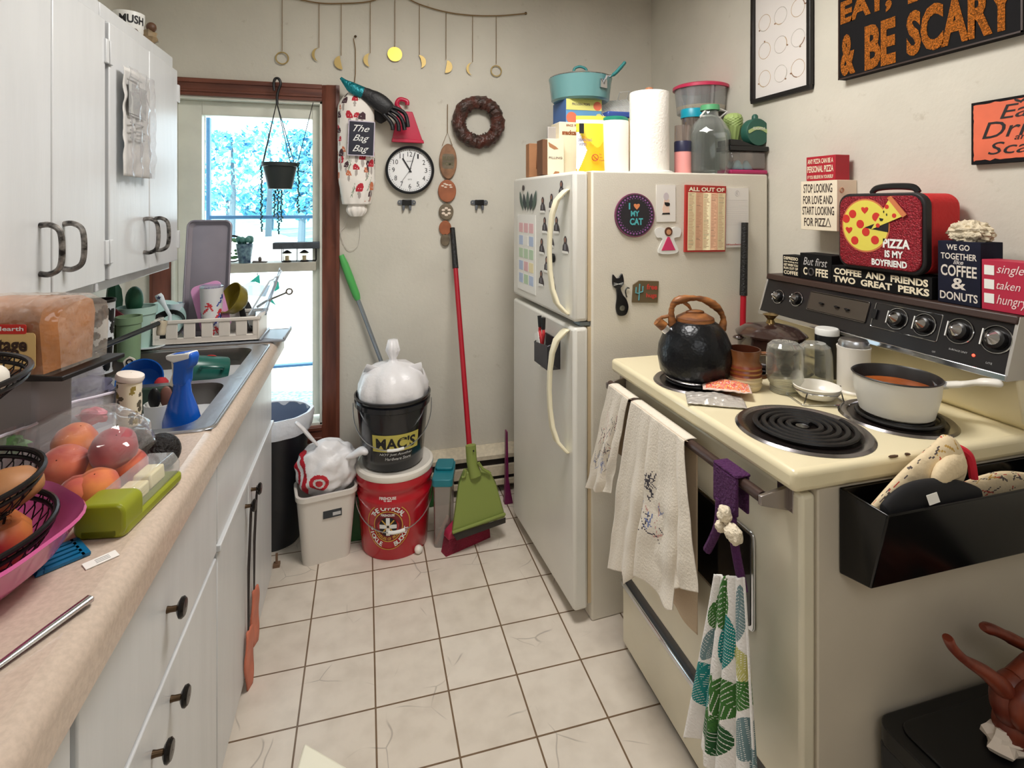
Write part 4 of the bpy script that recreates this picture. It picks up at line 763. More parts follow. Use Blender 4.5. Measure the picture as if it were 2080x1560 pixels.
# cat bottle opener, cactus magnet
t = thing('cat_magnet', 'black cat shaped bottle opener magnet with a long neck', 'magnet', fside(1262, 598, .0008)); k = sidez(541, 627, 1262) / .086
cp = spline2([(-.013, .012), (-.020, .018), (-.022, .026), (-.021, .042), (-.013, .034), (-.007, .035), (0, .043), (.004, .030), (.003, .020), (-.003, .013), (.002, .0), (.010, -.010), (.015, -.026), (.010, -.040), (.0, -.043), (-.010, -.040), (-.014, -.026), (-.012, -.008), (-.012, .004)], 3)
MB().prism([(x * k, y * k) for x, y in cp], 0, .006).build('body', M('gloss_black', (16, 16, 20), .2, coat=.5), t, bev=.0015)
MB().prism(ngon(16, .0062 * k, .0055 * k, 0, -.027 * k), .0055, .0068).build('opener', CHR, t); MB().tube([(x * k, y * k, .004) for x, y in spline2([(.011, -.006), (.008, .006), (.012, .013), (.017, .012)], 5)], .0022, 6).build('tail', M('gloss_black', (16, 16, 20), .2, coat=.5), t)
mb = MB(); [mb.tube([(-.009 * k, .022 * k, .0066), ((-.009 + sx * .011) * k, (.022 + dy) * k, .0066)], .0004, 4) for sx in (1, -1) for dy in (-.003, 0, .003)]; mb.build('whiskers', WHITE, t)
w_, h_ = sidex(1284, 1336, 592), sidez(570, 614, 1310); t = thing('cactus_magnet', 'brown magnet with a blue cactus beside red lettering', 'magnet', fside(1310, 592, .0008, -4))
MB().prism([(-w_ / 2, -h_ / 2), (w_ / 2, -h_ / 2), (w_ / 2, h_ / 2), (-w_ * .28, h_ / 2), (-w_ / 2, h_ * .3)], 0, .004).build('plate', M('magnet_brown', (104, 88, 62), .6), t, bev=.001)
mb = MB(); [mb.tube([(x * w_, y * h_, .0045) for x, y in q_], .0026, 6) for q_ in ([(-.25, -.4), (-.25, .35)], [(-.25, -.1), (-.38, -.06), (-.38, .2)], [(-.25, -.05), (-.12, 0), (-.12, .25)])]; mb.build('cactus', M('magnet_blue', (96, 160, 168), .6), t)
letters(t, T(0, 0, .0042), [('free', .02 * w_, .10 * h_, w_ * .42, h_ * .26), ('hugs', .02 * w_, -.32 * h_, w_ * .42, h_ * .26)], M('magnet_red', (206, 70, 60), .6), bold=.03)
# photo magnets on the freezer door
PH = M('photo_dark', (52, 42, 46), .5); PH2 = M('photo_grey', (120, 118, 124), .5); PHS = M('photo_skin', (150, 108, 90), .6)
pos = [(1141, 384, 'highest of the small cutout figure magnets'), (1121, 410, 'cutout figure magnet left of the handle top'), (1103, 416, 'cutout figure magnet below the plant picture, upper row'), (1107, 457, 'cutout figure magnet in the second row, left of the others'), (1131, 457, 'cutout figure magnet beside the middle of the freezer handle'), (1120, 485, 'cutout figure magnet between two others mid door'), (1101, 500, 'cutout figure magnet with an arm out, right of the calendar'), (1149, 497, 'cutout figure magnet partly behind the freezer handle'), (1111, 537, 'cutout figure magnet just under the round black magnet'), (1100, 565, 'lowest left cutout figure magnet by the calendar'), (1123, 574, 'lowest cutout figure magnet near the door bottom')]
ph0 = None
for px, py, lb_ in pos:
    if ph0 is None:
        t = ph0 = thing('photo_magnet', lb_, 'magnet', ffront(px, py), 'cutout figure magnets on the freezer door')
        MB().prism(spline2([(-.024, -.026), (.024, -.026), (.020, -.004), (.010, .006), (.011, .020), (0, .030), (-.011, .020), (-.010, .006), (-.020, -.004)], 3), 0, .0015).build('cutout', PH, t)
        MB().prism(ngon(12, .006, .008, 0, .016), .0015, .002).build('face', PHS, t); MB().box(-.024, .024, -.030, -.022, .0004, .002).box(-.006, .006, -.018, .002, .0015, .002, 1).build('caption', [PAPER, PH2], t)
    else:
        t = copy_tree(ph0); t.matrix_world = ffront(px, py); t['label'] = lb_
v = onfront(1125, 524); solo(MB().lathe([(.001, 0), (.016, 0), (.017, .004), (.016, .014), (.013, .016), (.001, .016)], 20), 'round_magnet', BLKP, 'thick round black magnet on the freezer door', 'magnet', ffront(1125, 524)); solo(MB().lathe([(.001, 0), (.011, 0), (.012, .003), (.001, .005)], 18), 'round_magnet', M('magnet_grey', (70, 64, 62), .4), 'tiny grey magnet at the top far corner of the freezer', 'magnet', ffront(1064, 382))
# plant picture and calendar
a, b = onfront(1057, 388), onfront(1090, 424); t = thing('picture_magnet', 'picture magnet of grey green leaves above the calendar', 'magnet', ffront(1073, 408)); hw = abs((b - a).dot(fy)) / 2
mb = MB()
for k in range(5): x = -hw + hw * 2 * k / 4; mb.prism(spline2([(x * .6, -.04), (x * .8 + .018, -.01), (x, .04 - .01 * (k % 2)), (x * .8 - .018, -.005), (x * .6, -.04)], 3), .001 + k * .0003, .0018 + k * .0003, mat=k % 2)
mb.build('leaves', [M('leaf_grey', (84, 102, 92), .6), M('leaf_grey_dark', (54, 66, 66), .6)], t)
a, b = onfront(1052, 440), onfront(1088, 595); hw = abs((b - a).dot(fy)) / 2; hh_ = (onfront(1070, 437).z - onfront(1070, 592).z) / 2
t = thing('calendar', 'white year calendar with pastel month blocks on the freezer', 'calendar', ffront(1070, 514)); MB().box(-hw, hw, -hh_, hh_, 0, .002).build('sheet', PAPER, t)
mb = MB(); pc = [0, 0, 0, 1, 4, 1, 2, 2, 2, 1, 0, 3, 1, 2, 1]
for r_ in range(5):
    for c_ in range(3): x0 = -hw + .02 + c_ * (2 * hw - .03) / 3; y0 = hh_ - .03 - (r_ + 1) * (2 * hh_ - .05) / 5; mb.box(x0, x0 + (2 * hw - .03) / 3 - .012, y0 + .010, y0 + (2 * hh_ - .05) / 5 - .004, .002, .0026, mat=pc[r_ * 3 + c_])
mb.build('month_blocks', [M('pastel_pink', (232, 188, 190), .7), M('pastel_blue', (186, 200, 226), .7), M('pastel_green', (190, 212, 182), .7), M('pastel_yellow', (238, 224, 180), .7), PAPER], t)
# mesh pencil basket with scissors
a, b = onfront(1110, 700), onfront(1138, 700); t = thing('mesh_basket', 'dark wire mesh pocket stuck to the fridge door', 'basket', ffront(1124, 712)); w_ = abs((b - a).dot(fy)); h_ = onfront(1117, 690).z - onfront(1117, 745).z
ME = M('mesh_dark', (74, 74, 80), .4, .5, alpha=.72)
MB().box(-w_ / 2, w_ / 2, -h_ / 2, h_ / 2, 0, .003).prism([(-w_ / 2, -h_ / 2), (w_ / 2, -h_ / 2), (w_ / 2, h_ * .35), (-w_ / 2, h_ * .2)], .046, .049).add([(-w_ / 2, -h_ / 2, 0), (-w_ / 2, -h_ / 2, .048), (-w_ / 2, h_ * .2, .048), (-w_ / 2, h_ / 2, 0)], [(0, 1, 2, 3)]).add([(w_ / 2, -h_ / 2, 0), (w_ / 2, -h_ / 2, .048), (w_ / 2, h_ * .35, .048), (w_ / 2, h_ / 2, 0)], [(0, 1, 2, 3)]).add([(-w_ / 2, -h_ / 2, 0), (w_ / 2, -h_ / 2, 0), (w_ / 2, -h_ / 2, .048), (-w_ / 2, -h_ / 2, .048)], [(0, 1, 2, 3)]).build('pocket', ME, t)
MB().tube([(-w_ / 2, h_ / 2, .002), (w_ / 2, h_ / 2, .002), (w_ / 2, h_ * .35, .048), (-w_ / 2, h_ * .2, .048)], .0025, 6, closed=True).build('rim', ME, t)
t = thing('scissors', 'red handled kitchen scissors standing in the mesh pocket', 'scissors', ffront(1115, 690) @ T(.0, 0, .025))
MB().tube(spline([(0, -.03, 0), (-.012, .005, 0), (-.026, .03, 0), (-.022, .045, 0)], 5), .006, 8).tube(spline([(0, -.03, .004), (.014, .005, .004), (.022, .03, .004), (.018, .045, .004)], 5), .006, 8).build('handle', M('scissor_red', (208, 50, 56), .4), t)
MB().tube([(-.022, .045, 0), (-.030, .085, 0)], .008, 8).tube([(.018, .045, .004), (.022, .088, .004)], .008, 8).build('grip', BLKP, t); MB().box(-.012, .010, -.10, -.02, -.002, .002).build('blade', CHR, t)
solo(MB().box(-.02, .02, -.07, .05, -.001, .001), 'paper_slip', PAPER, 'folded white paper slip sticking out of the mesh pocket', 'paper', ffront(1112, 700) @ T(.01, 0, .040) @ RZ(24))
# ---------------------------------------------------------------- things on top of the fridge
def ft(px, y, Y): return P(px, y, Y=Y)
def px2m(n, p): return n * ((p.x * _s + p.y * _c)) / F
KR = M('kraft', (172, 122, 84), .8, var=.1, scale=10); CRM = M('carton_cream', (240, 228, 200), .6)
def fbox(name, label, cat, px0, px1, ytop, Y, dep, mat, rot=0, base=None, z0=FZ + .001, bev=.002):
    a, b = ft(px0, ytop, Y), ft(px1, ytop, Y); t = thing(name, label, cat, T((a.x + b.x) / 2, Y, z0) @ RZ(rot)); w_ = (b.x - a.x); h_ = a.z - z0
    MB().box(-w_ / 2, w_ / 2, 0, dep, 0, h_).build(base or 'carton', mat, t, bev=bev); return t, w_, h_
t, w_, h_ = fbox('cardboard_box', 'small brown cardboard box with an open flap at the far fridge corner', 'box', 1075, 1103, 291, 2.16, .05, KR)
MB().add([(-.0, -.0, h_ * .25), (w_ / 2, -.03, h_ * .2), (w_ / 2, -.03, h_ * .75), (0, 0, h_ * .8)], [(0, 1, 2, 3)]).build('flap', KR, t, solid=.002)
t, w_, h_ = fbox('carton', 'white filling carton with brown shapes at the fridge front edge', 'box', 1112, 1146, 281, 1.98, .07, CRM)
letters(t, frame((0, -.0005, 0), (1, 0, 0), (0, -1, 0)), [('FILLING', -w_ * .42, h_ * .44, w_ * .8, h_ * .06)], M('ink_grey', (110, 100, 100), .7))
mb = MB(); [mb.prism([(x_ * w_, y_ * h_) for x_, y_ in q_], 0, .0006, m=frame((0, -.0004, 0), (1, 0, 0), (0, -1, 0))) for q_ in ([(-.45, .9), (0, .78), (.15, .72), (-.1, .7), (-.4, .78)], [(-.2, 0), (.2, 0), (.2, .09), (-.05, .1)])]; mb.build('brown_print', KR, t)
MB().box(-w_ / 2 - .02, -w_ / 2, 0, .07, 0, h_ * .97).build('open_side', M('carton_brown', (110, 74, 50), .8), t)
t, w_, h_ = fbox('carton', 'cream carton with brown wavy lettering behind the wipes', 'box', 1136, 1182, 247, 2.02, .10, CRM)
letters(t, frame((0, -.0005, 0), (1, 0, 0), (0, -1, 0)), [('SINCE 1927', -w_ * .2, h_ * .92, w_ * .55, h_ * .04), ('snackcake', -w_ * .38, h_ * .76, w_ * .8, h_ * .09, 0, .05)], M('ink_brown', (150, 84, 44), .6))
solo(MB().box(-.02, .02, -.006, .006, 0, ft(1122, 258, 2.06).z - FZ), 'candy_bag', M('bag_grey', (170, 164, 160), .4), 'grey snack bag between the cartons', 'bag', T(ft(1122, 300, 2.06).x, 2.065, FZ + .001), bev=.003)
bx0 = 2.12; t, w_, h_ = fbox('popsicle_box', 'blue and yellow frozen treat box beneath the saucepan', 'box', 1150, 1222, 200, bx0, .16, M('box_blue', (104, 160, 206), .5))
fr = frame((0, -.0005, 0), (1, 0, 0), (0, -1, 0)); mb = MB(); mb.box(-w_ / 2, w_ / 2, h_ * .86, h_, 0, .0008, 0, fr)
for x_, y_, r_, m_ in ((-.35, .76, .15, 1), (.38, .92, .12, 1), (.42, .78, .09, 0), (-.3, .6, .12, 3), (-.12, .74, .1, 4)): mb.prism(ngon(14, r_ * w_, cx=x_ * w_, cy=y_ * h_), .0003, .001, m_, fr)
for k in range(4): mb.box(-.18 * w_, .2 * w_, h_ * (.68 + k * .025), h_ * (.685 + k * .025), .0004, .001, 2, fr)
mb.build('printing', [M('print_yellow', (224, 220, 130), .6), M('print_coral', (232, 120, 90), .6), M('print_magenta', (206, 60, 110), .6), M('print_green', (70, 110, 90), .6), M('print_sand', (240, 214, 170), .6)], t)
letters(t, fr, [('FROZEN POPS', -w_ * .34, h_ * .92, w_ * .5, h_ * .03)], M('ink_grey', (110, 100, 100), .7), lift=.0014)
MB().box(-w_ / 2 - .001, -w_ / 2 + .0, .001, .159, 0.001, h_ * .999).build('side_panel', M('box_blue_deep', (76, 116, 178), .5), t); ztop = FZ + h_
# saucepan with lid
TL = M('pan_teal', (108, 156, 158), .25, coat=.4); TLH = M('grip_teal', (44, 122, 122), .5)
a, b = ft(1117, 180, 2.2), ft(1238, 180, 2.2); r_ = (b.x - a.x) / 2 * .97; t = thing('saucepan', 'teal saucepan with a glass lid on top of the stacked boxes', 'saucepan', T((a.x + b.x) / 2, 2.2, ztop + .001) @ RZ(-math.degrees(TH)))
hp = ft(1178, 163, 2.2).z - ztop
MB().lathe([(.001, 0), (r_ * .86, 0), (r_ * .93, .008), (r_ * .985, hp * .75), (r_ * 1.02, hp), (r_ * .99, hp), (r_ * .95, hp * .7), (r_ * .88, .012), (.001, .008)], 48).build('pot', TL, t)
ld = MB().lathe([(r_ * 1.0, hp + .001), (r_ * .97, hp + .006), (r_ * .6, hp + .022), (.02, hp + .030), (.001, hp + .030)], 40).build('lid', MG('lid_glass', (230, 234, 234), .3, .03, .8), t)
MB().torus(r_ * .99, .003, 48, 6, m=T(0, 0, hp + .003)).build('lid_rim', CHR, ld); MB().tube(spline([(-.028, 0, hp + .028), (-.024, 0, hp + .05), (0, 0, hp + .058), (.024, 0, hp + .048), (.030, 0, hp + .028)], 6), .006, 10).build('lid_handle', TLH, ld)
e = ft(1270, 126, 2.05) - t.location; e = RZ(math.degrees(TH)) @ e; s0 = Vector((r_ * .62, -r_ * .76, hp * .62))
MB().box(-.02, .02, -.004, .004, -.018, .018, m=T(s0.x, s0.y, s0.z) @ RZ(40)).tube([s0, s0 + Vector((.012, -.016, .03)), s0.lerp(e, .35)], [.006, .005, .006], 8).build('bracket', CHR, t)
MB().tube(spline([s0.lerp(e, .3), s0.lerp(e, .55) + Vector((0, 0, -.006)), s0.lerp(e, .8) + Vector((0, 0, -.004)), e], 6), [.008] * 4 + [.013] * 10 + [.012] * 4 + [.009], 12, flat=.6, up=(0, 0, 1)).build('handle', TLH, t)
# wipes pouch
a, b = ft(1171, 235, 1.88), ft(1230, 235, 1.88); w_ = b.x - a.x; h_ = a.z - FZ; t = thing('wipes_pouch', 'yellow disinfecting wipes pouch standing at the fridge edge', 'pouch', T((a.x + b.x) / 2, 1.88, FZ + .001) @ RZ(-8))
pq = lambda u, v, s_: Vector(((u - .5) * w_ * (1 - .04 * sin(PI * v)), s_ * (.026 * sin(PI * u) ** .6 * (1 - .75 * v)), v * h_))
def pcol(u, v): return 1 if v > .93 else (2 if v > .87 else (3 if (abs(u - .05) + abs(v - .40) * .75 < .27 and v < .72) else (0 if v < .55 + .1 * sin(u * 7) else 4)))
mb = MB().grid(lambda u, v: pq(u, v, -1), 40, 60, fn=pcol); mb.grid(lambda u, v: pq(u, v, 1), 16, 16, 4); mb.build('pouch', [M('wipes_orange', (244, 182, 30), .4), M('wipes_lime', (222, 214, 80), .4), M('wipes_cream', (244, 240, 214), .4), M('wipes_white', (246, 246, 246), .4), M('wipes_yellow', (238, 214, 60), .4)], t)
fr = frame((0, -.028, 0), (1, 0, 0), (0, -1, 0)); mb = MB().box(-w_ * .45, -w_ * .3, h_ * .68, h_ * .85, .0, .002, m=fr); mb.build('logo_block', INK, t)
letters(t, fr, [('DISINFECTING', -w_ * .48, h_ * .545, w_ * .44, h_ * .045), ('WIPES', -w_ * .46, h_ * .47, w_ * .24, h_ * .05)], M('ink_indigo', (90, 84, 130), .6)); letters(t, fr, [('Do', w_ * .2, h_ * .31, w_ * .07, h_ * .03), ('Not', w_ * .2, h_ * .26, w_ * .1, h_ * .03), ('Flush', w_ * .2, h_ * .21, w_ * .16, h_ * .03)], M('ink_brown', (150, 84, 44), .6))
MB().torus(w_ * .1, .0014, 20, 5, m=fr @ T(w_ * .06, h_ * .27, .002)).tube([(-w_ * .07 + w_ * .06, h_ * .27 + w_ * .07, .002), (w_ * .13, h_ * .27 - w_ * .07, .002)], .0014, 5, m=fr).build('do_not_flush_mark', PRD, t)
# canister with green lid
def fcan(name, label, cat, px0, px1, ytop, Y, mat, part='body', z0=FZ + .001, taper=1.0, rim=True):
    a, b = ft(px0, ytop, Y), ft(px1, ytop, Y); r_ = (b.x - a.x) / 2 * .96; h_ = (a.z + b.z) / 2 - z0; t = thing(name, label, cat, T((a.x + b.x) / 2, Y + r_, z0))
    MB().lathe([(.001, 0), (r_ * taper, 0), (r_ * (taper * .5 + .5), h_ * .5), (r_, h_ - .004), (r_ * .98, h_), (.001, h_)], 36).build(part, mat, t); return t, r_, h_
t, r_, h_ = fcan('wipes_canister', 'plain white canister with a green lid on the fridge', 'canister', 1232, 1289, 243, 1.83, M('canister_white', (240, 236, 228), .4)); MB().lathe([(.001, h_), (r_ * .98, h_ + .001), (r_ * .98, h_ + .010), (r_ * .8, h_ + .016), (.001, h_ + .017)], 36).build('lid', M('lid_green', (30, 132, 108), .35), t)
solo(MB().box(-.03, .03, 0, .04, 0, ft(1297, 240, 2.0).z - FZ).box(-.03, .03, -.001, .0, .05, .11, 1), 'snack_box', [M('box_gold', (206, 160, 70), .5), M('box_red', (170, 50, 40), .5)], 'gold and red snack box in the gap left of the paper towels', 'box', T(ft(1295, 300, 2.0).x, 2.0, FZ + .001), bev=.002)
# container with blue lid, wire rack
t = thing('food_container', 'container with a blue lid behind the green lidded canister', 'container', T(ft(1268, 230, 2.1).x, 2.17, FZ + .001)); w_ = .16; zl = ft(1268, 238, 2.1).z - FZ
MB().box(-w_ / 2 + .004, w_ / 2 - .004, -.07, .07, 0, zl - .004).build('tub', MG('tub_clear', (236, 238, 240), .25, .1, .5), t, bev=.01); MB().box(-w_ / 2, w_ / 2, -.076, .076, zl - .004, zl + .022).build('lid', M('lid_blue', (64, 92, 168), .35), t, bev=.006)
ctop = FZ + zl + .023
t = thing('wire_rack', 'white coated wire rack tilted on the blue lidded container', 'rack', frame((ft(1262, 205, 2.1).x, 2.17, ctop + .030), (1, -.25, .0), (-.25, -.75, 1.0)) @ RZ(12)); WR_ = M('wire_white', (226, 226, 224), .4)
mb = MB(); [mb.tube([(-.085 + k * .0065, -.07, 0), (-.085 + k * .0065, .06, 0)], .0019, 5) for k in range(27)]; [mb.tube([(-.088, y_, -.001), (.088, y_, -.001)], .002, 6) for y_ in (-.07, 0, .06)]; mb.build('grid', WR_, t)
MB().tube([(-.085, .06, 0), (-.085, .048, .045), (-.04, .048, .045), (-.04, .06, 0)], .002, 6).build('leg', WR_, t); MB().tube([(.085, .06, 0), (.085, .048, .045), (.04, .048, .045), (.04, .06, 0)], .002, 6).build('leg', WR_, t)
# paper towels
t, r_, h_ = fcan('paper_towel_roll', 'tall white paper towel roll on a holder at the fridge edge', 'paper towels', 1301, 1377, 181, 1.765, M('towel_paper', (246, 242, 234), .9, bump=.3, bscale=120), 'roll', FZ + .012)
tr_ = t.location; t2 = thing('paper_towel_holder', 'white round holder base and wooden knob of the paper towel roll', 'holder', T(tr_.x, tr_.y, FZ + .001)); MB().lathe([(.001, 0), (r_ * 1.22, 0), (r_ * 1.22, .006), (r_ * 1.1, .010), (.001, .010)], 40).build('base', WHITE, t2); MB().lathe([(.008, h_ + .01), (.008, h_ + .016), (.014, h_ + .022), (.014, h_ + .03), (.001, h_ + .034)], 16).build('knob', M('knob_wood', (170, 112, 78), .5), t2)
# stack: tumbler etc.
t, r_, h_ = fcan('water_bottle', 'pink and navy bottle standing right of the paper towels', 'bottle', 1381, 1412, 307, 1.80, M('bottle_pink', (236, 160, 156), .4)); MB().lathe([(r_ * 1.02, h_), (r_ * 1.04, h_ + .036), (r_ * .98, h_ + .040), (.001, h_ + .041)], 30).build('band', M('bottle_navy', (38, 40, 70), .4), t); MB().lathe([(r_ * .98, h_ + .041), (r_ * .96, h_ + .10), (.001, h_ + .101)], 30).build('upper', MG('bottle_clear', (226, 214, 208), .25, .05, .5), t)
t = thing('drink_tumbler', 'clear tumbler with a bright turquoise lid behind the jug', 'tumbler', T(ft(1408, 240, 1.95).x, 1.95, FZ + .001)); a = ft(1387, 240, 1.95); b = ft(1430, 240, 1.95); r_ = (b.x - a.x) / 2; zl = a.z - FZ
MB().lathe([(.001, 0), (r_ * .8, 0), (r_ * .92, zl), (r_ * .88, zl), (r_ * .76, .004)], 30).build('cup', MG('cup_smoke', (190, 176, 168), .35, .05, .5), t); MB().lathe([(.001, zl), (r_, zl), (r_, zl + .032), (r_ * .96, zl + .036), (.001, zl + .037)], 32).build('lid', M('lid_turquoise', (20, 158, 184), .35), t)
t = thing('rice_tub', 'round tub of rice with a crimson lid stacked highest on the fridge', 'container', T(ft(1426, 200, 2.05).x, 2.06, FZ + .001)); a = ft(1378, 190, 2.05); b = ft(1474, 190, 2.05); r_ = (b.x - a.x) / 2; zl = ft(1426, 183, 2.05).z - FZ; zb_ = ft(1426, 232, 2.05).z - FZ
MB().lathe([(.001, zb_), (r_ * .84, zb_), (r_ * .93, zl), (r_ * .91, zl), (r_ * .82, zb_ + .003), (.001, zb_ + .003)], 40).build('tub', MG('tub_clear', (236, 238, 240), .25, .1, .5), t); MB().lathe([(.001, zl), (r_, zl), (r_, zl + .012), (r_ * .9, zl + .018), (.001, zl + .018)], 40).build('lid', M('lid_crimson', (206, 52, 90), .35), t)
MB().lathe([(.001, zb_ + .004), (r_ * .81, zb_ + .004), (r_ * .86, zb_ + .03), (r_ * .5, zb_ + .036), (.001, zb_ + .034)], 32).build('rice', M('rice', (226, 200, 160), .8, bump=.6, bscale=200), t)
solo(MB().lathe([(.001, 0), (.05, 0), (.058, .01), (.058, zb_ - .006), (.001, zb_ - .004)], 30), 'storage_jar', M('jar_grey', (120, 112, 106), .5), 'grey jar hidden under the rice tub', 'jar', T(ft(1426, 300, 2.05).x, 2.06, FZ + .001))
t = thing('glass_jug', 'square glass milk jug with a green cap and white carry loop', 'jug', T(ft(1447, 300, 1.80).x, 1.815, FZ + .001)); a = ft(1410, 280, 1.80); b = ft(1486, 280, 1.80); r_ = (b.x - a.x) / 2; hj = ft(1447, 222, 1.80).z - FZ
JG = MG('jug_glass', (236, 240, 238), .06, .02, .7)
def sq_(a, k): return (1 / max(abs(cos(a)), abs(sin(a)))) ** (.55 if k < .62 else .55 * max(0, (1 - k) / .38)) * .92
MB().lathe([(.001, 0), (r_ * .92, 0), (r_, .012)] + [(r_, hj * .1 * k) for k in range(2, 7)] + [(r_ * .96, hj * .66), (r_ * .75, hj * .78), (r_ * .42, hj * .9), (r_ * .36, hj), (r_ * .33, hj), (r_ * .38, hj * .9), (r_ * .7, hj * .78), (r_ * .94, hj * .6), (r_ * .94, .014), (.001, .010)], 48, m=RZ(45), warp=sq_).build('bottle', JG, t)
MB().lathe([(.001, hj + .016), (r_ * .42, hj + .016), (r_ * .44, hj - .004), (r_ * .4, hj - .004)], 28).build('cap', M('cap_green', (92, 172, 120), .35), t); MB().tube([(r_ * .75 * x_, -.01, hj + z_) for x_, z_ in ((-.8, -.03), (-.4, -.004), (0, .004), (.5, .004), (1.1, -.006), (.6, -.03), (0, -.024), (-.8, -.03))], .004, 8).build('carry_loop', WHITE, t)
v = ft(1489, 256, 1.855); t = thing('textured_cup', 'pale green dimpled cup behind the glass jug', 'cup', T(v.x, 1.855, FZ + .001)); h_ = ft(1490, 231, 1.855).z - FZ
MB().lathe([(.001, h_ - .11), (.024, h_ - .11), (.035, h_ - .06)] + [(.036 - .0000 * k, h_ - .055 + .002 * k) for k in range(1, 18)] + [(.03, h_ - .008), (.02, h_ - .001), (.001, h_)], 60, warp=lambda a, k: 1 + .06 * sin(a * 12) * sin(k * 26)).build('cup', M('cup_green', (170, 192, 118), .4), t); MB().lathe([(.001, 0), (.026, 0), (.026, h_ - .111), (.001, h_ - .111)], 20).build('foot', M('cup_foot', (90, 96, 80), .5), t)
# stacked pink lidded tub, black tray, dark green round tin
t = thing('food_container', 'upturned clear tub with a magenta lid and blue cups inside', 'container', T(ft(1519, 330, 1.745).x, 1.735, FZ + .001)); a = ft(1482, 330, 1.745); b = ft(1557, 330, 1.745); w_ = (b.x - a.x); h_ = ft(1524, 308, 1.745).z - FZ
MB().box(-w_ / 2, w_ / 2, 0, .085, 0, .016).build('lid', M('lid_magenta', (176, 40, 96), .4), t, bev=.005); MB().box(-w_ / 2 + .004, w_ / 2 - .004, .004, .081, .016, h_).build('tub', MG('tub_clear2', (220, 210, 206), .22, .08, .5), t, bev=.01)
for x_, y_, lb_ in ((-.03, .03, 'sky blue silicone cup at the left inside the magenta lidded tub'), (.012, .035, 'sky blue silicone cup in the middle of the magenta lidded tub'), (-.020, .060, 'sky blue silicone cup at the back of the magenta lidded tub')):
    solo(MB().lathe([(.001, .018), (.024, .018), (.016, .036), (.007, .052), (.001, .054)], 20), 'silicone_cup', M('cup_sky', (112, 190, 212), .5), lb_, 'cup', T(t.location.x + x_, t.location.y + y_, t.location.z), 'blue silicone cups in the tub')
zt2 = FZ + h_ + .002; ty = t.location.y; tx = t.location.x
t = thing('black_tray', 'black plastic tray resting on the magenta lidded tub', 'tray', T(tx, ty, zt2)); MB().box(-w_ / 2 - .002, w_ / 2 + .004, .0, .085, 0, .018).prism([(-w_ / 2, .018), (w_ * .4, .018), (w_ * .1, .022), (-w_ * .25, .040), (-w_ / 2, .042)], .0, .08, m=Matrix(((1, 0, 0, 0), (0, 0, 1, 0), (0, 1, 0, 0), (0, 0, 0, 1)))).build('tray', BLKP, t, bev=.004)
a, b = ft(1512, 260, ty + .03), ft(1560, 260, ty + .03); r_ = (b.x - a.x) / 2; t = thing('round_tin', 'dark green round container with a pale scalloped banner label', 'container', T((a.x + b.x) / 2 - .002, ty + .035, zt2 + .0195) @ RX(90))
DG = M('tin_green', (42, 92, 78), .45); MB().lathe([(.001, -.02), (r_ * .9, -.02), (r_, -.014), (r_, .014), (r_ * .94, .02), (.001, .021)], 40, m=T(0, r_ * 1.02, 0)).build('disc', DG, t); MB().lathe([(.012, 0), (.011, .012), (.006, .018), (.001, .019)], 16, m=T(0, r_ * 2.0, 0) @ RX(-90)).build('knob', DG, t)
bn = spline2([(-r_ * .85, .0), (-r_ * .4, .012), (0, .016), (r_ * .4, .012), (r_ * .85, .0), (r_ * .8, -.012), (r_ * .35, .0), (0, .003), (-r_ * .35, 0), (-r_ * .8, -.012), (-r_ * .85, 0)], 3); MB().prism([(x_, y_ + r_ * 1.12) for x_, y_ in bn], .0205, .022).build('banner', M('banner_lime', (176, 196, 134), .6), t)
letters(t, T(0, r_ * 1.12, .0222), [('GUACAMOLE', -r_ * .5, .004, r_ * 1.0, .009)], WINK)
# broom leaning on the fridge side
GR = M('grip_black', (22, 22, 22), .5, bump=.5, bscale=150); RP = M('pole_red', (172, 18, 38), .35)
a = PP(1513, 452, FSo + FSn * .02, FSn); b = PP(1508, 705, FSo + FSn * .035, FSn); d = (b - a).normalized(); zb_ = .94
t = thing('push_broom_handle', 'red broom handle with black grip standing between fridge and stove', 'broom', T(*(a + d * ((a.z - .002) / -d.z)))); e = a - t.location
MB().tube([e, e * .80], [.012, .0135], 12).build('grip', GR, t); MB().tube([e * .801, e * .02], .0105, 12).build('pole', RP, t); MB().box(-.1, .1, -.02, .02, 0, .04).build('brush', BLK, t)
m = frame(e * .62 + FSn * .0108, fx, FSn); MB().prism(ngon(16, .006, .014), 0, .0006).build('sticker', WHITE, t, m)
# ---------------------------------------------------------------- electric range
EN = M('enamel_cream', (236, 224, 188), .25, var=.03, scale=3, coat=.3); ENF = M('enamel_front', (228, 220, 196), .28, var=.08, scale=4, coat=.2); BR2 = M('panel_brown_trim', (58, 40, 34), .45); BKP = M('panel_black', (30, 28, 30), .22, var=.3, scale=5)
Y0, Y1 = .827, 1.566; SX, SB_ = .787, 1.42; CTZ = .914
t = thing('stove', 'cream electric coil range with a dark control panel', 'stove', T(SX, Y0, 0)); W = Y1 - Y0; D = SB_ - SX
MB().box(.03, D, 0, W, .0, .868).build('body', M('stove_side', (206, 196, 178), .38, var=.08, scale=3), t, bev=.003)
mb = MB(); mb.box(-.034, D, -.012, W + .012, .872, CTZ); ck = mb.build('cooktop', EN, t, bev=.012, seg=3)
rnd = random.Random(1); mb = MB()
for x_, k in ((.20, 1), (.235, .5), (.285, .7)): mb.prism(ngon(7, .012 * k, .004, x_, -.009, 1), CTZ - .0012, CTZ + .0003)
mb.build('chips', M('chip_rust', (70, 46, 26), .9), ck)
dz0 = P(1258, 1150, X=SX).z + .012
do = MB().box(-.004, .03, .004, W - .004, dz0, .858).build('oven_door', ENF, t, bev=.008)
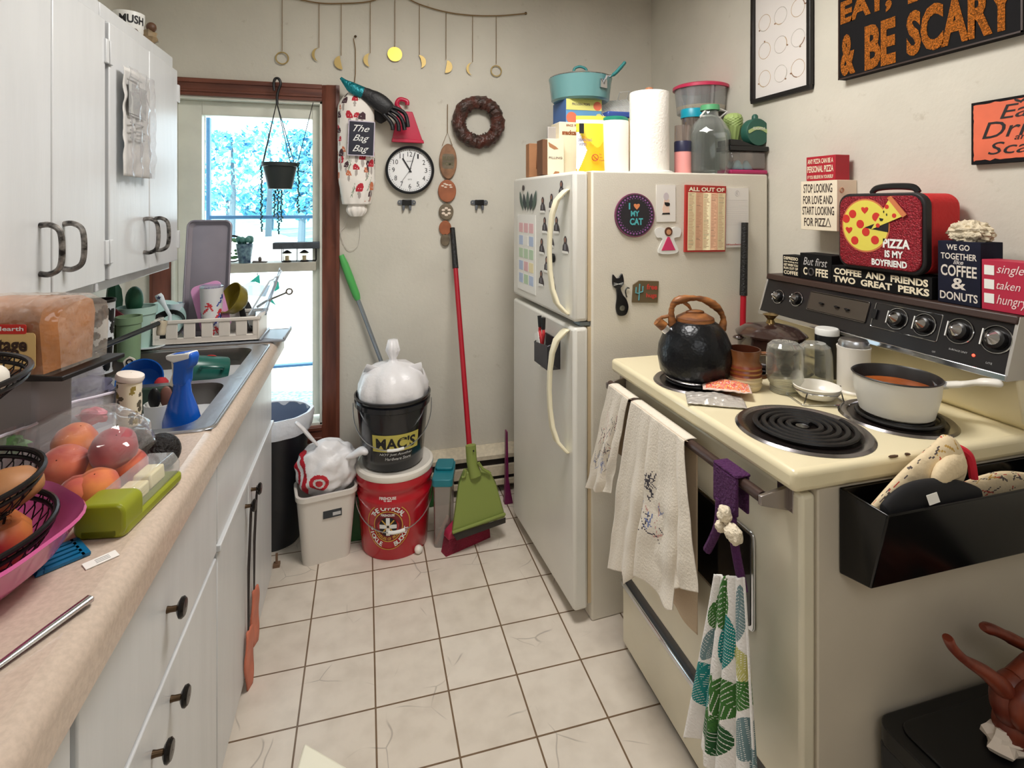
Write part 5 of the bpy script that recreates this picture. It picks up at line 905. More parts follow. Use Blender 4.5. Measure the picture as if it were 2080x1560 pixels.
wy0, wy1 = P(1535, 1100, X=SX - .004).y - Y0, W - (P(1535, 1100, X=SX - .004).y - Y0); wz1, wz0 = P(1535, 1085, X=SX - .004).z, P(1535, 1290, X=SX - .004).z
MB().prism(rrect(wy1 - wy0, wz1 - wz0, .014, 4, (wy0 + wy1) / 2, (wz0 + wz1) / 2), 0, .006, m=Matrix(((0, 0, -1, -.003), (1, 0, 0, 0), (0, 1, 0, 0), (0, 0, 0, 1)))).build('window_frame', CHR, do, bev=.002)
MB().prism(rrect(wy1 - wy0 - .018, wz1 - wz0 - .018, .008, 4, (wy0 + wy1) / 2, (wz0 + wz1) / 2), .006, .0075, m=Matrix(((0, 0, -1, -.003), (1, 0, 0, 0), (0, 1, 0, 0), (0, 0, 0, 1)))).build('oven_glass', M('oven_glass', (14, 12, 14), .08), do)
BRX, BRZ = -.055, .842
hb = MB().tube([(BRX, .045, BRZ), (BRX, W - .03, BRZ + .004)], .0115, 10).build('handle', M('handle_brown', (72, 54, 48), .35, .3), do)
for y_, s_ in ((.035, 1), (W - .022, -1)): MB().prism([(-.004, -.028), (-.004, .018), (BRX - .012, .008), (BRX - .012, -.010)], -.0045, .0045, m=frame((0, y_ + s_ * .004, BRZ), (1, 0, 0), (0, -1, 0))).box(-.005, -.002, y_ - .012, y_ + .03, BRZ - .028, BRZ + .02).build('bracket', M('bracket_steel', (168, 160, 156), .25, .9), hb, bev=.002)
dr = MB().box(.0, .03, .004, W - .004, .02, dz0 - .052).build('drawer', ENF, t, bev=.004)
MB().box(-.008, .01, .004, W - .004, dz0 - .052, dz0 - .034).build('chrome_strip', CHR, dr, bev=.004); MB().box(.002, .02, .004, W - .004, dz0 - .034, dz0 - .004).build('groove', BLK, t)
MB().box(.012, .030, .03, W - .03, .0, .02).build('toe', BLK, t)
# backguard
def sec_y(poly, y0, y1, mb=None): return (mb or MB()).prism(poly, y0, y1, m=Matrix(((1, 0, 0, 0), (0, 0, 1, 0), (0, 1, 0, 0), (0, 0, 0, 1))))
XB0, XT0, ZB0, ZT0 = 1.300 - SX, 1.342 - SX, 1.040, 1.158
sec_y([(XB0 + .075, CTZ - .002), (XB0 + .052, CTZ + .02), (XB0 + .035, ZB0 - .02), (XB0 + .03, ZB0), (D, ZB0), (D, CTZ - .002)], .0, W).build('splash_panel', EN, t, bev=.003)
pn = sec_y([(XB0, ZB0 - .004), (XT0, ZT0), (D, ZT0), (D, ZB0 - .004)], .0, W).build('control_panel', BKP, t, bev=.003)
sec_y([(XT0 - .012, ZT0 - .012), (XT0 - .008, ZT0 + .006), (D, ZT0 + .006), (D, ZT0 - .012)], -.002, W + .002).build('top_trim', BR2, pn, bev=.003)
sec_y([(XB0 - .004, ZB0 - .012), (XB0 - .002, ZB0 + .002), (XB0 + .05, ZB0 + .002), (XB0 + .05, ZB0 - .012)], -.002, W + .002).build('bottom_trim', CHR, pn, bev=.002)
for y_ in (-.003, W - .004): sec_y([(XB0 - .002, ZB0 - .012), (XT0 - .004, ZT0 + .004), (D, ZT0 + .004), (D, ZB0 - .012)], y_, y_ + .007).build('end_cap', M('endcap', (196, 192, 186), .3, .6), pn, bev=.001)
PO = Vector((1.300, Y0, ZB0 - .004)); up = Vector((XT0 - XB0, 0, ZT0 - ZB0 + .004)).normalized(); PNn = Vector((-up.z, 0, up.x))
def onpanel(px, py): return PP(px, py, PO, PNn)
def fpanel(px, py, lift=0): v = onpanel(px, py) + PNn * lift; v.x -= SX; v.y -= Y0; return frame(v, (0, -1, 0), PNn)
KB = M('knob_black', (20, 19, 20), .3); CON = M('knob_cone', (190, 190, 192), .16, 1)
for px, py, s_ in ((1582, 603, .82), (1619, 608, .82), (1823, 648, 1.0), (1878, 660, 1.0), (1950, 673, 1.08), (2025, 690, 1.12)):
    r_ = .027 * s_; kb = MB().lathe([(.001, .001), (r_ * .72, .001), (r_ * .70, .012), (r_ * .5, .016), (.001, .016)], 28).build('knob', KB, pn, fpanel(px, py))
    MB().torus(r_, .0013, 36, 6, m=T(0, 0, .002)).build('dial_ring', CHR, kb); MB().lathe([(r_ * .5, .016), (r_ * .12, .030), (.001, .031)], 14).build('cone', CON, kb, sharp=10); MB().box(-r_ * .95, -r_ * .86, -r_ * .6, r_ * .6, .002, .006).build('pointer', WHITE, kb)
q = [onpanel(*p_) for p_ in ((1640, 625), (1755, 665), (1757, 610))]
MB().prism(rrect(q[0].y - q[1].y, .052, .004, 3), 0, .003).tube([(x_, y_, .003) for x_, y_ in rrect(q[0].y - q[1].y, .058, .004, 3)], .0012, 6, closed=True).build('clock_window', [M('clock_olive', (70, 62, 54), .3)], pn, fpanel(1700, 622))
for px, py in ((1672, 617), (1703, 624), (1724, 629)): MB().prism([(-.008, 0), (0, .0025), (.008, 0), (.004, -.004), (-.004, -.004)], .003, .011).build('slider', BLKP, pn, fpanel(px, py), bev=.001)
MB().tube([(x_, y_, .001) for x_, y_ in rrect(.175, .066, .004, 3)], .0011, 6, closed=True).build('outline', CHR, pn, fpanel(1838, 652)); MB().box(-.007, .007, -.013, .013, 0, .006).build('rocker_switch', BLKP, pn, fpanel(1778, 638), bev=.001)
MB().ball((0, 0, .001), (.0035, .0035, .002), 10, 6).build('indicator_light', M('indicator_red', (255, 70, 50), .4, emit=3), pn, fpanel(1978, 722))
letters(pn, fpanel(1945, 718), [('SURFACE UNIT', -.02, .004, .04, .004), ('OFF', -.055, -.012, .008, .004), ('LITE', .06, -.006, .012, .004)], M('print_grey', (176, 176, 174), .7), bold=0)
# burners
CO = M('coil_black', (26, 25, 26), .45, .3); DP = M('drip_chrome', (150, 146, 148), .22, 1); DPB = M('drip_burnt', (46, 38, 36), .35, .6)
def burner(x, y, r, n, label=None):
    m = T(x - SX, y - Y0, CTZ); b = MB().lathe([(r * 1.0, .0012), (r * 1.02, .0006), (r * .98, .0052), (r * .86, .0030), (r * .84, .0012), (r * .3, .0008), (.001, .0008)], 56, fn=lambda u, z_, j: 0 if j < 3 else 1).build('drip_pan', [DP, DPB], t, m)
    c = MB(); pts = []
    for k in range(int(n * 28) + 1): a = 2 * PI * k / 28; q_ = r * (.16 + .62 * k / (n * 28)); pts.append((q_ * cos(a), q_ * sin(a), .0085))
    c.tube(pts, r * .046, 8, flat=.75, up=(0, 0, 1)); c.build('coil', CO, b); MB().lathe([(.001, .008), (r * .1, .008), (r * .11, 0)], 16).build('hub', CHR, b)
b1 = P(1630, 872, Z=CTZ); rL = (P(1757, 872, Z=CTZ) - P(1503, 872, Z=CTZ)).length / 2; burner(b1.x, b1.y, rL * .98, 5)
b2 = P(1820, 849, Z=CTZ); rS = (P(1922, 849, Z=CTZ) - P(1718, 849, Z=CTZ)).length / 2; burner(b2.x, b2.y, rS * .98, 4)
b3 = P(1405, 776, Z=CTZ); burner(b3.x + .01, b3.y, rS * .95, 4); burner(1.17, 1.36, rS * .98, 4)
TZ = CTZ + .0005
# ---------------------------------------------------------------- things on the cooktop
camr = Vector((_c, -_s, 0))
def stand(px, py, z=TZ): return frame(P(px, py, Z=z), camr, (0, 0, 1))
def pm(n, px, py, z=TZ): v = P(px, py, Z=z); return n * (v.x * _s + v.y * _c) / F
# kettle
KZ = TZ + .013; s_ = pm(148, 1405, 776) / 2; t = thing('kettle', 'black hammered whistling kettle with a wood grain handle', 'kettle', frame((b3.x + .01, b3.y, KZ), camr, (0, 0, 1)))
KB2 = M('kettle_black', (18, 20, 24), .28, .35); nt = KB2.node_tree; vo = nt.nodes.new('ShaderNodeTexVoronoi'); vo.inputs['Scale'].default_value = 125; tc = nt.nodes.new('ShaderNodeTexCoord'); nt.links.new(tc.outputs['Object'], vo.inputs[0]); bp = nt.nodes.new('ShaderNodeBump'); bp.inputs['Strength'].default_value = .4; bp.inputs['Distance'].default_value = .0015; nt.links.new(vo.outputs['Distance'], bp.inputs['Height']); nt.links.new(bp.outputs[0], nt.nodes['Principled BSDF'].inputs['Normal'])
KW = wood('kettle_wood', (168, 108, 56), (96, 54, 24), .45, (1, 1, 5), 16); kh = pm(118, 1405, 776)
MB().lathe([(.001, .004), (s_ * .80, .004), (s_ * .93, .018), (s_, kh * .36), (s_ * .97, kh * .55), (s_ * .82, kh * .78), (s_ * .62, kh * .93), (s_ * .5, kh * .98), (.001, kh)], 56).build('body', KB2, t)
MB().lathe([(.001, 0), (s_ * .80, 0), (s_ * .82, .006), (s_ * .80, .012), (s_ * .7, .012)], 48).build('base', CHR, t)
ld = MB().lathe([(s_ * .52, kh * .965), (s_ * .50, kh * 1.03), (s_ * .3, kh * 1.10), (.001, kh * 1.12)], 40).build('lid', KW, t); MB().ball((0, 0, kh * 1.12), (s_ * .26, s_ * .12, s_ * .07), 20, 10).build('lid_knob', KW, ld)
q = lambda px, py: Vector((pm(px - 1405, 1405, 776), 0, pm(776 - py, 1405, 776) - .012))
hp = spline([q(1366, 676), q(1357, 645), q(1362, 618), q(1385, 608), q(1420, 609), q(1450, 626), q(1463, 650), q(1457, 676), q(1448, 690)], 6)
n = len(hp); MB().tube(hp, [.0095 + .003 * sin(k * .5) * (.5 if k % 2 else 1) for k in range(n)], 12).build('handle', KW, t); MB().tube([q(1380, 613), q(1392, 622), q(1397, 630)], [.006, .005, .003], 8).build('handle_thorn', KW, t)
MB().tube([q(1385, 700), q(1350, 672), q(1336, 660)], [.020, .015, .012], 16).build('spout', CHR, t); MB().tube([q(1342, 665), q(1328, 653)], [.014, .013], 14).tube([q(1330, 652), q(1338, 646), q(1358, 642)], .005, 8).build('spout_cap', KW, t)
# striped mug
mz = pm(80, 1516, 790); mr = pm(66, 1516, 790) / 2; t = thing('mug', 'brown glazed stoneware mug with ridged tan bands', 'mug', stand(1511, 787))
SG = [M('glaze_brown', (126, 78, 44), .25, coat=.3), M('glaze_rust', (120, 56, 32), .3), M('glaze_ochre', (170, 122, 60), .35), M('glaze_cream', (206, 188, 150), .4), M('glaze_inside', (74, 36, 22), .25)]
pr_ = [(.001, 0), (mr * .92, 0), (mr, .006)] + [(mr * (1 + .06 * (k % 2)), mz * (.08 + k * .055)) for k in range(11)] + [(mr * .9, mz * .76), (mr * .98, mz), (mr * .9, mz), (mr * .85, mz * .7), (mr * .85, .01), (.001, .01)]
MB().lathe(pr_, 40, fn=lambda u, z_, j: 4 if j > 14 else (3 if z_ < mz * .34 else ((2 if j % 2 else 1) if z_ < mz * .62 else 0))).build('body', SG, t)
MB().tube(spline([(mr * .9, 0, mz * .86), (mr * 1.7, 0, mz * .84), (mr * 1.9, 0, mz * .55), (mr * 1.45, 0, mz * .3), (mr * .95, 0, mz * .26)], 6), .007, 10, flat=.8).build('handle', SG[0], t)
# casserole behind
BRC = M('casserole_brown', (52, 34, 30), .2, coat=.4); v = Vector((1.17, 1.36, TZ + .013)); t = thing('casserole', 'dark brown lidded casserole on the rear burner by the fridge', 'pot', frame(v, camr, (0, 0, 1))); cr_ = .093; cz = .085
MB().lathe([(.001, 0), (cr_ * .85, 0), (cr_ * .97, .02), (cr_, cz), (.001, cz)], 40).build('pot', BRC, t); ld = MB().lathe([(cr_ * 1.04, cz), (cr_ * 1.05, cz + .006), (cr_ * .8, cz + .022), (cr_ * .2, cz + .034), (.001, cz + .034)], 40).build('lid', BRC, t)
MB().lathe([(.014, cz + .033), (.009, cz + .045), (.018, cz + .056), (.022, cz + .060), (.012, cz + .064), (.001, cz + .064)], 20).build('knob', M('knob_gold', (140, 116, 70), .2, .7), ld); MB().ball((-cr_, 0, cz * .9), (.02, .015, .008), 12, 8).build('handle', BRC, t); MB().ball((cr_, 0, cz * .9), (.02, .015, .008), 12, 8).build('handle', BRC, t)
# jars
JGL = MG('jar_glass2', (236, 236, 230), .06, .02, .75)
def jar(label, px, py, wpx, hpx, tap):
    r_ = pm(wpx, px, py) / 2; h_ = pm(hpx, px, py); t = thing('glass_jar', label, 'jar', stand(px, py), 'upturned glass jars on the stove')
    o_ = [(r_ * .74, 0), (r_ * .76, h_ * .12), (r_ * .8, h_ * .15), (r_, h_ * .28), (r_ * 1.0, h_ * .75), (r_ * .92, h_ * .93), (r_ * .7, h_), (.001, h_ * .98)] if not tap else [(r_, 0), (r_ * 1.0, h_ * .4), (r_ * .96, h_ * .75), (r_ * .85, h_ * .92), (r_ * .66, h_ * .97), (r_ * .6, h_), (.001, h_ * .98)]
    MB().lathe(o_ + [(a_ * .94, b_ - .004) for a_, b_ in reversed(o_[:-1])][1:], 40).build('glass', JGL, t)
    if not tap: mb = MB(); [mb.torus(r_ * .775, .0014, 36, 6, m=T(0, 0, h_ * z_)) for z_ in (.03, .07, .11)]; mb.build('thread_ring', JGL, t)
    return t
jar('round shouldered glass jar upside down between the mug and its twin', 1594, 795, 70, 100, False)
jar('straight glass jar upside down in front of the pepper grinder', 1655, 780, 66, 84, True)
v = P(1680, 760, Z=TZ); r_ = pm(44, 1680, 760) / 2; h_ = pm(84, 1680, 760); t = thing('pepper_shaker', 'black shaker with a flat white top behind the jars', 'shaker', stand(1680, 764)); MB().lathe([(.001, 0), (r_, 0), (r_, h_), (.001, h_)], 30).build('body', M('shaker_black', (24, 24, 26), .4), t); MB().lathe([(r_ * .99, h_), (r_ * .99, h_ + .014), (r_ * .9, h_ + .018), (.001, h_ + .018)], 30).build('cap', WHITE, t)
r_ = pm(40, 1715, 760) / 2; h_ = pm(86, 1715, 760); t = thing('pepper_shaker', 'second black shaker almost hidden behind the white sugar shaker', 'shaker', stand(1714, 756)); MB().lathe([(.001, 0), (r_, 0), (r_, h_), (r_ * .9, h_ + .006), (.001, h_ + .006)], 30).build('body', M('shaker_black2', (34, 32, 32), .3), t)
r_ = pm(60, 1734, 795) / 2; h_ = pm(92, 1734, 795); t = thing('sugar_shaker', 'white ceramic sugar shaker with a ridged metal cap', 'shaker', stand(1734, 795)); MB().lathe([(.001, 0), (r_ * 1.12, 0), (r_ * 1.12, .004), (r_, .008), (r_ * .98, h_ * .9), (r_ * 1.03, h_), (.001, h_)], 36).build('body', M('shaker_white', (238, 232, 222), .3), t)
MB().lathe([(r_ * .92, h_), (r_ * .92, h_ + .010), (r_ * .8, h_ + .018), (r_ * .4, h_ + .022), (.001, h_ + .022)], 36, warp=lambda a, k: 1 + (.03 * sin(a * 18) if k < .5 else 0)).build('cap', STEEL, t)
# white dish on a wire stand
r_ = pm(86, 1658, 800) / 2; t = thing('spoon_rest', 'small white dish resting in a chrome wire stand', 'dish', stand(1659, 812)); MB().lathe([(.001, .010), (r_ * .72, .010), (r_ * .92, .022), (r_, .036), (r_ * .95, .037), (r_ * .84, .024), (r_ * .66, .016), (.001, .016)], 40).build('dish', M('dish_white', (240, 236, 226), .25), t)
MB().tube([(x_, y_, .002) for x_, y_ in rrect(r_ * 2.1, r_ * 1.6, .006, 3)], .0018, 6, closed=True).torus(r_ * .96, .0018, 40, 6, m=T(0, 0, .027)).tube([(r_ * .9, -r_ * .6, .002), (r_ * .8, -r_ * .55, .028)], .0018, 5).tube([(-r_ * .9, -r_ * .6, .002), (-r_ * .75, -r_ * .6, .028)], .0018, 5).tube([(r_ * .9, r_ * .6, .002), (r_ * 1.1, .0, .034)], .0018, 5).build('stand', CHR, t)
# seed packets
mb = MB(); t = thing('snack_packet', 'clear packet of pink and orange bits lying by the kettle', 'packet', frame(P(1475, 800, Z=TZ), camr, (0, 0, 1)) @ RZ(-18))
rnd = random.Random(4); cells = {}
def pk(u, v): return (0 if u < .06 or u > .95 or v < .06 or v > .94 else cells.setdefault((int(u * 46), int(v * 36)), rnd.choice([1, 1, 2, 2, 3, 0])))
MB().grid(lambda u, v: ((u - .5) * .115, (v - .5) * .085, .020 + .014 * sin(PI * u) * sin(PI * v) + .003 * noise.noise(Vector((u * 9, v * 9, 2)))), 46, 36, fn=pk).build('packet', [M('packet_clear', (226, 200, 186), .25), M('bits_pink', (226, 110, 96), .5), M('bits_orange', (238, 160, 90), .5), M('bits_red', (206, 74, 84), .5)], t, solid=.002)
t = thing('foil_packet', 'crumpled silvery clear packet under the pink bits packet', 'packet', frame(P(1452, 815, Z=TZ), camr, (0, 0, 1)) @ RZ(-14)); MB().grid(lambda u, v: ((u - .5) * .135, (v - .5) * .085, .003 + .013 * sin(PI * u) * sin(PI * v) + .006 * abs(noise.noise(Vector((u * 7, v * 7, 8))))), 40, 30).build('film', M('packet_foil', (206, 200, 192), .22, .35, bump=.3, bscale=60), t, solid=.002)
# white saucepan with soup
r_ = pm(162, 1808, 845) / 2 * .93; h_ = pm(74, 1808, 845); t = thing('saucepan', 'white saucepan of orange brown soup on the rear right burner', 'saucepan', frame((b2.x, b2.y, TZ + .0125), camr, (0, 0, 1)))
MB().lathe([(.001, 0), (r_ * .78, 0), (r_ * .84, .004), (r_ * .97, h_ * .6), (r_ * 1.0, h_), (r_ * 1.03, h_ + .002), (r_ * 1.0, h_ + .004), (r_ * .96, h_), (r_ * .93, h_ * .6), (r_ * .8, .006), (.001, .006)], 56, fn=lambda u, z_, j: 0 if j < 4 else 1).build('pot', [M('pan_enamel', (232, 230, 222), .3, var=.05, scale=9), M('pan_nonstick', (34, 32, 32), .4)], t)
MB().lathe([(.001, h_ * .70), (r_ * .5, h_ * .71), (r_ * .93, h_ * .70), (r_ * .9, h_ * .6), (.001, h_ * .55)], 32).ball((-r_ * .1, -r_ * .1, h_ * .68), (r_ * .45, r_ * .3, h_ * .18), 20, 10).ball((-r_ * .5, .1 * r_, h_ * .68), (r_ * .3, r_ * .28, h_ * .17), 20, 10).build('soup', M('soup_orange', (176, 92, 40), .3, var=.3, scale=18), t)
e = P(2037, 780, X=b2.x + .13) - Vector((b2.x, b2.y, TZ + .0125)); e = Matrix((camr, Vector((_s, _c, 0)), Vector((0, 0, 1)))) @ e
hn = MB().tube([(r_ * .97, 0, h_ * .74), (r_ * 1.0 + .022, e.y * .1, h_ * .78)], [.016, .013], 12, flat=.7, up=(0, 0, 1)).build('ferrule', STEEL, t)
MB().tube(spline([(r_ + .018, e.y * .1, h_ * .78), (r_ + .05, e.y * .3, h_ * .88), (e.x * .85, e.y * .8, e.z * .98), (e.x, e.y, e.z)], 6), [.012] * 5 + [.0105] * 6 + [.013] * 5 + [.013, .011, .006], 14, flat=.62, up=(0, 0, 1)).build('handle', M('handle_white', (240, 236, 226), .35), t)
# ---------------------------------------------------------------- back wall
def WB(px, py, d=0): return P(px, py, Y=YB - d)
def FB(px, py, d=.001): return frame(WB(px, py, d), (1, 0, 0), (0, -1, 0))
GOLD = M('brass_leaf', (176, 152, 96), .45, .6); GOLDB = M('brass_bright', (236, 200, 90), .4, .5); STR = M('twine', (134, 108, 74), .8)
t = thing('moon_phase_garland', 'brass moon phase garland strung across the back wall', 'garland', T(0, YB, 1.9)); q = lambda px, py, d=.012: WB(px, py, d) - Vector((0, YB, 1.9))
cp = [(500, -30), (573, -10), (640, 5), (693, 7), (750, 3), (802, -12), (853, 9), (905, 24), (957, 31), (1008, 32), (1040, 30), (1070, 27)]
MB().tube(spline([q(*p_) for p_ in cp], 5), .0032, 6).build('cord', STR, t); MB().ball(q(1068, 27, .004), .007, 10, 6).build('nail', BRASS, t)
def mring(b): b.torus(.026, .0028, 32, 6)
def cres(w_, sg):
    r_ = .031; a = [(r_ * cos(R(x)), r_ * sin(R(x))) for x in range(100, 441, 12)] if 0 else None
    out = [(-sg * r_ * sin(R(x)), -r_ * cos(R(x))) for x in range(0, 181, 12)]; inn = [(-sg * (r_ * sin(R(x))) * w_, r_ * cos(R(x))) for x in range(0, 181, 12)]
    return out + inn[1:-1]
for i, (px, y0, y1, kd) in enumerate(((573, -10, 118, 'ring'), (648, 5, 111, .62), (693, 7, 127, 0.02), (752, 3, 122, .34), (802, -12, 110, 'full'), (852, 9, 125, .30), (906, 24, 135, 0.02), (960, 31, 140, .62), (1008, 32, 144, 'ring'))):
    pv = q(px, y1); tp = q(px, y1 - (14 if kd != 'full' else 14)); MB().tube([q(px, y0), tp], .0016, 5).build('strand', STR, t)
    b = MB()
    if kd == 'ring': mring(b)
    elif kd == 'full': b.prism(ngon(36, .034), -.001, .001)
    else:
        sg = 1 if i < 5 else -1
        if i == 7: sg = 1
        b.prism(cres(kd, sg), -.001, .001)
    b.build('moon_pendant', GOLDB if kd == 'full' else GOLD, t, frame(pv, (1, 0, 0), (0, -1, 0)) @ RZ(12 if i in (2, 5) else (-10 if i == 6 else 0)))
# bag holder
bt, bb = WB(724, 188, .06), WB(716, 440, .06); hz = bt.z - bb.z; bw = (WB(762, 300, .06).x - WB(687, 300, .06).x) / 2
t = thing('bag_holder', 'mushroom print fabric bag holder hanging by the window', 'bag holder', T((WB(724, 300, .06).x), YB - .058, bb.z))
rnd = random.Random(12); sh = []
MU = [('m_red', (188, 40, 56)), ('m_rust', (206, 120, 84)), ('m_dark', (70, 44, 52)), ('m_grey', (176, 166, 160)), ('m_green', (136, 152, 130))]
for k in range(74):
    cx, cy = rnd.uniform(.42, 1.58), rnd.uniform(.05, .97); a = rnd.uniform(-40, 40); c_ = rnd.choice([1, 1, 2, 3, 5])
    if c_ == 5:
        for j in range(4): sh.append(ell(cx + j * .016, cy + j * .018, .045, .005, 30 + 40 * (j % 2), 5))
        continue
    s_ = rnd.uniform(1.0, 1.9); sh.append(ell(cx, cy - .022 * s_, .016 * s_, .020 * s_, a, 4)); f0, k0 = ell(cx, cy, .042 * s_, .024 * s_, a, c_)
    sh.append(((lambda f0=f0, cy=cy, s_=s_: (lambda x, y: f0(x, y) and y > cy - .008 * s_))(), c_)); sh.append(ell(cx - .012 * s_, cy + .008, .006, .004, 0, 0)); sh.append(ell(cx + .012 * s_, cy + .004, .006, .004, 0, 0))
pf = pick(sh)
def bprof():
    out = []
    for k in range(151):
        v = k / 150; w_ = bw * (min(1, (v / .30) ** .55 * .62 + .40) if v < .3 else 1) * (1 if v < .86 else (1 - ((v - .86) / .14) ** 2 * .55))
        if v < .10: w_ = bw * (.30 + .18 * sin(PI * v / .10) + .1 * v / .1)
        out.append((w_, v * hz))
    return out
MB().lathe([(.001, .004)] + bprof() + [(.001, hz)], 180, fn=lambda u, z_, j: pf(u * 2 - .5, z_ / hz) if z_ > hz * .12 else 0, sy=.62, warp=lambda a, k: 1 + .035 * sin(a * 5 + k * 6) * (1 if k < .3 else .4) + (.08 * sin(a * 9) * (1 - k / .22) if k < .22 else 0)).build('bag', [M('bag_white', (240, 234, 226), .8)] + [M(n_, c_, .8) for n_, c_ in MU], t, sharp=80)
ct = WB(734, 282, .11); cs = (WB(761, 282, .11).x - WB(711, 282, .11).x, abs(WB(734, 247, .11).z - WB(734, 314, .11).z)); lm = frame(Vector((ct.x - t.location.x, -.064, ct.z - bb.z)), (1, 0, 0), (0, -1, 0)) @ RZ(-2)
cd = MB().box(-cs[0] / 2 - .004, cs[0] / 2 + .004, -cs[1] / 2 - .004, cs[1] / 2 + .004, 0, .003).build('label_card', M('card_lilac', (200, 190, 206), .6), t, lm); MB().box(-cs[0] / 2, cs[0] / 2, -cs[1] / 2, cs[1] / 2, .003, .0036).build('label_face', M('card_navy', (26, 26, 44), .6), cd)
letters(cd, T(0, 0, .0036), [('The', -cs[0] * .34, cs[1] * .20, cs[0] * .66, cs[1] * .20), ('Bag', -cs[0] * .34, -cs[1] * .14, cs[0] * .66, cs[1] * .25), ('Bag', -cs[0] * .34, -cs[1] * .46, cs[0] * .66, cs[1] * .25)], WINK, bold=.0, shear=.5)
qq = lambda px, py: WB(px, py, .01) - t.location
MB().tube([qq(718, 78), qq(722, 100), qq(722, 150), qq(718, 186)], .002, 6).build('hanging_loop', STR, t); MB().ball(qq(722, 74), .006, 8, 6).build('nail', BRASS, t)
MB().tube(spline([qq(706, 438), qq(700, 460), qq(692, 472), qq(700, 497), qq(712, 508), qq(728, 497), qq(732, 465), qq(727, 440)], 5), .0014, 5).build('drawstring', M('string_white', (214, 208, 200), .8), t)
# gloves
GLV = M('rubber_black', (22, 22, 26), .5, bump=.3, bscale=60); t = thing('rubber_glove', 'black glove with a shiny teal cuff draped over the bag holder', 'glove', T(*WB(740, 180, .10))); q = lambda px, py, d=.10: WB(px, py, d) - t.location
MB().tube([q(692, 158), q(700, 166), q(712, 176), q(726, 184), q(738, 188)], [.006, .012, .024, .028, .026], 16, flat=.6, up=(0, -1, 0)).build('cuff', M('teal_foil', (14, 118, 128), .22, .5, bump=.6, bscale=70), t)
MB().tube(spline([q(736, 187), q(752, 196), q(768, 206), q(784, 218), q(792, 226)], 5), [.026, .026, .028, .030, .031, .033, .035, .037, .038, .039, .040, .040, .040, .039, .038, .037, .036, .034, .031, .028, .024], 18, flat=.55, up=(0, -1, 0)).build('palm', GLV, t)
for p_ in (((790, 216), (810, 222), (824, 234), (829, 258)), ((790, 222), (808, 232), (818, 246), (822, 264)), ((786, 228), (802, 240), (809, 252), (810, 266)), ((780, 232), (792, 246), (797, 256), (798, 264))): MB().tube(spline([q(*a_) for a_ in p_], 4), .0115, 10, flat=.8).build('finger', GLV, t)
t2 = thing('rubber_glove', 'dark grey under glove with a round patch, lower of the pair', 'glove', T(*WB(770, 220, .045))); q = lambda px, py, d=.045: WB(px, py, d) - t2.location
MB().tube(spline([q(752, 200), q(762, 216), q(770, 232), q(780, 248)], 4), [.022, .028, .032, .034, .035, .036, .035, .034, .032, .030, .027, .022, .014], 16, flat=.5, up=(0, -1, 0)).build('palm', M('rubber_charcoal', (38, 38, 42), .6), t2); MB().lathe([(.001, .0), (.012, 0), (.012, .002), (.001, .003)], 18, m=frame(q(777, 224, .066), (1, 0, 0), (0, -1, 0))).build('patch', M('patch_grey', (84, 82, 84), .6), t2)
# red dustpan
t = thing('hand_dustpan', 'crimson dustpan hanging on a hook above the clock', 'dustpan', T(*WB(828, 260, .01))); q = lambda px, py: (lambda v: (v.x - t.location.x, v.z - t.location.z))(WB(px, py, .02)); m = frame((0, 0, 0), (1, 0, 0), (0, -1, 0)); RDP = M('pan_crimson', (196, 26, 66), .3)
MB().prism([q(808, 225), q(838, 227), q(860, 290), q(796, 287)], 0, .010, m=m).prism([q(796, 281), q(859, 285), q(861, 292), q(795, 289)], .010, .028, m=m).build('pan', RDP, t, bev=.003)
v = [Vector((*q(*p_), .012)) for p_ in ((823, 228), (820, 214), (812, 206), (808, 210))]; MB().tube(spline([Vector((*q(816, 227), .012)), Vector((*q(806, 212), .014)), Vector((*q(812, 202), .014)), Vector((*q(826, 206), .016)), Vector((*q(827, 214), .016))], 6), .010, 10, m=m, flat=.7, up=(0, 0, 1)).build('handle', RDP, t)
# clock
t = thing('wall_clock', 'round black rimmed clock with white face on the back wall', 'clock', FB(832, 346, .001)); cr_ = (WB(881, 346).x - WB(783, 346).x) / 2
MB().lathe([(.001, 0), (cr_ * .97, 0), (cr_, .01), (cr_, .030), (cr_ * .95, .036), (cr_ * .90, .030), (cr_ * .89, .014), (.001, .014)], 72, fn=lambda u, z_, j: 1 if j >= 6 else 0).build('case', [M('clock_rim', (26, 28, 32), .3), M('clock_face', (244, 244, 244), .6)], t)
mb = MB()
for k in range(60): a = R(90 - 6 * k); L_ = .04 if k % 5 else .06; mb.box(cr_ * (.86 - L_), cr_ * .86, -.0008 - (.0006 if k % 5 == 0 else 0), .0008 + (.0006 if k % 5 == 0 else 0), .0142, .0147, m=Matrix.Rotation(a, 4, 'Z'))
mb.build('minute_track', INK, t)
items = []
for n_ in range(1, 13): a = R(90 - 30 * n_); s_ = str(n_); w_ = cr_ * (.105 if len(s_) == 1 else .19) * (.6 if s_ == '1' else (.85 if s_ == '11' else 1)); h_ = cr_ * .20; items.append((s_, cr_ * .67 * cos(a) - w_ / 2, cr_ * .67 * sin(a) - h_ / 2, w_, h_))
letters(t, T(0, 0, .0142), items + [('QUARTZ', -cr_ * .14, cr_ * .34, cr_ * .28, cr_ * .05), ('QTZ', -cr_ * .08, -cr_ * .42, cr_ * .16, cr_ * .06)], INK, bold=.0)
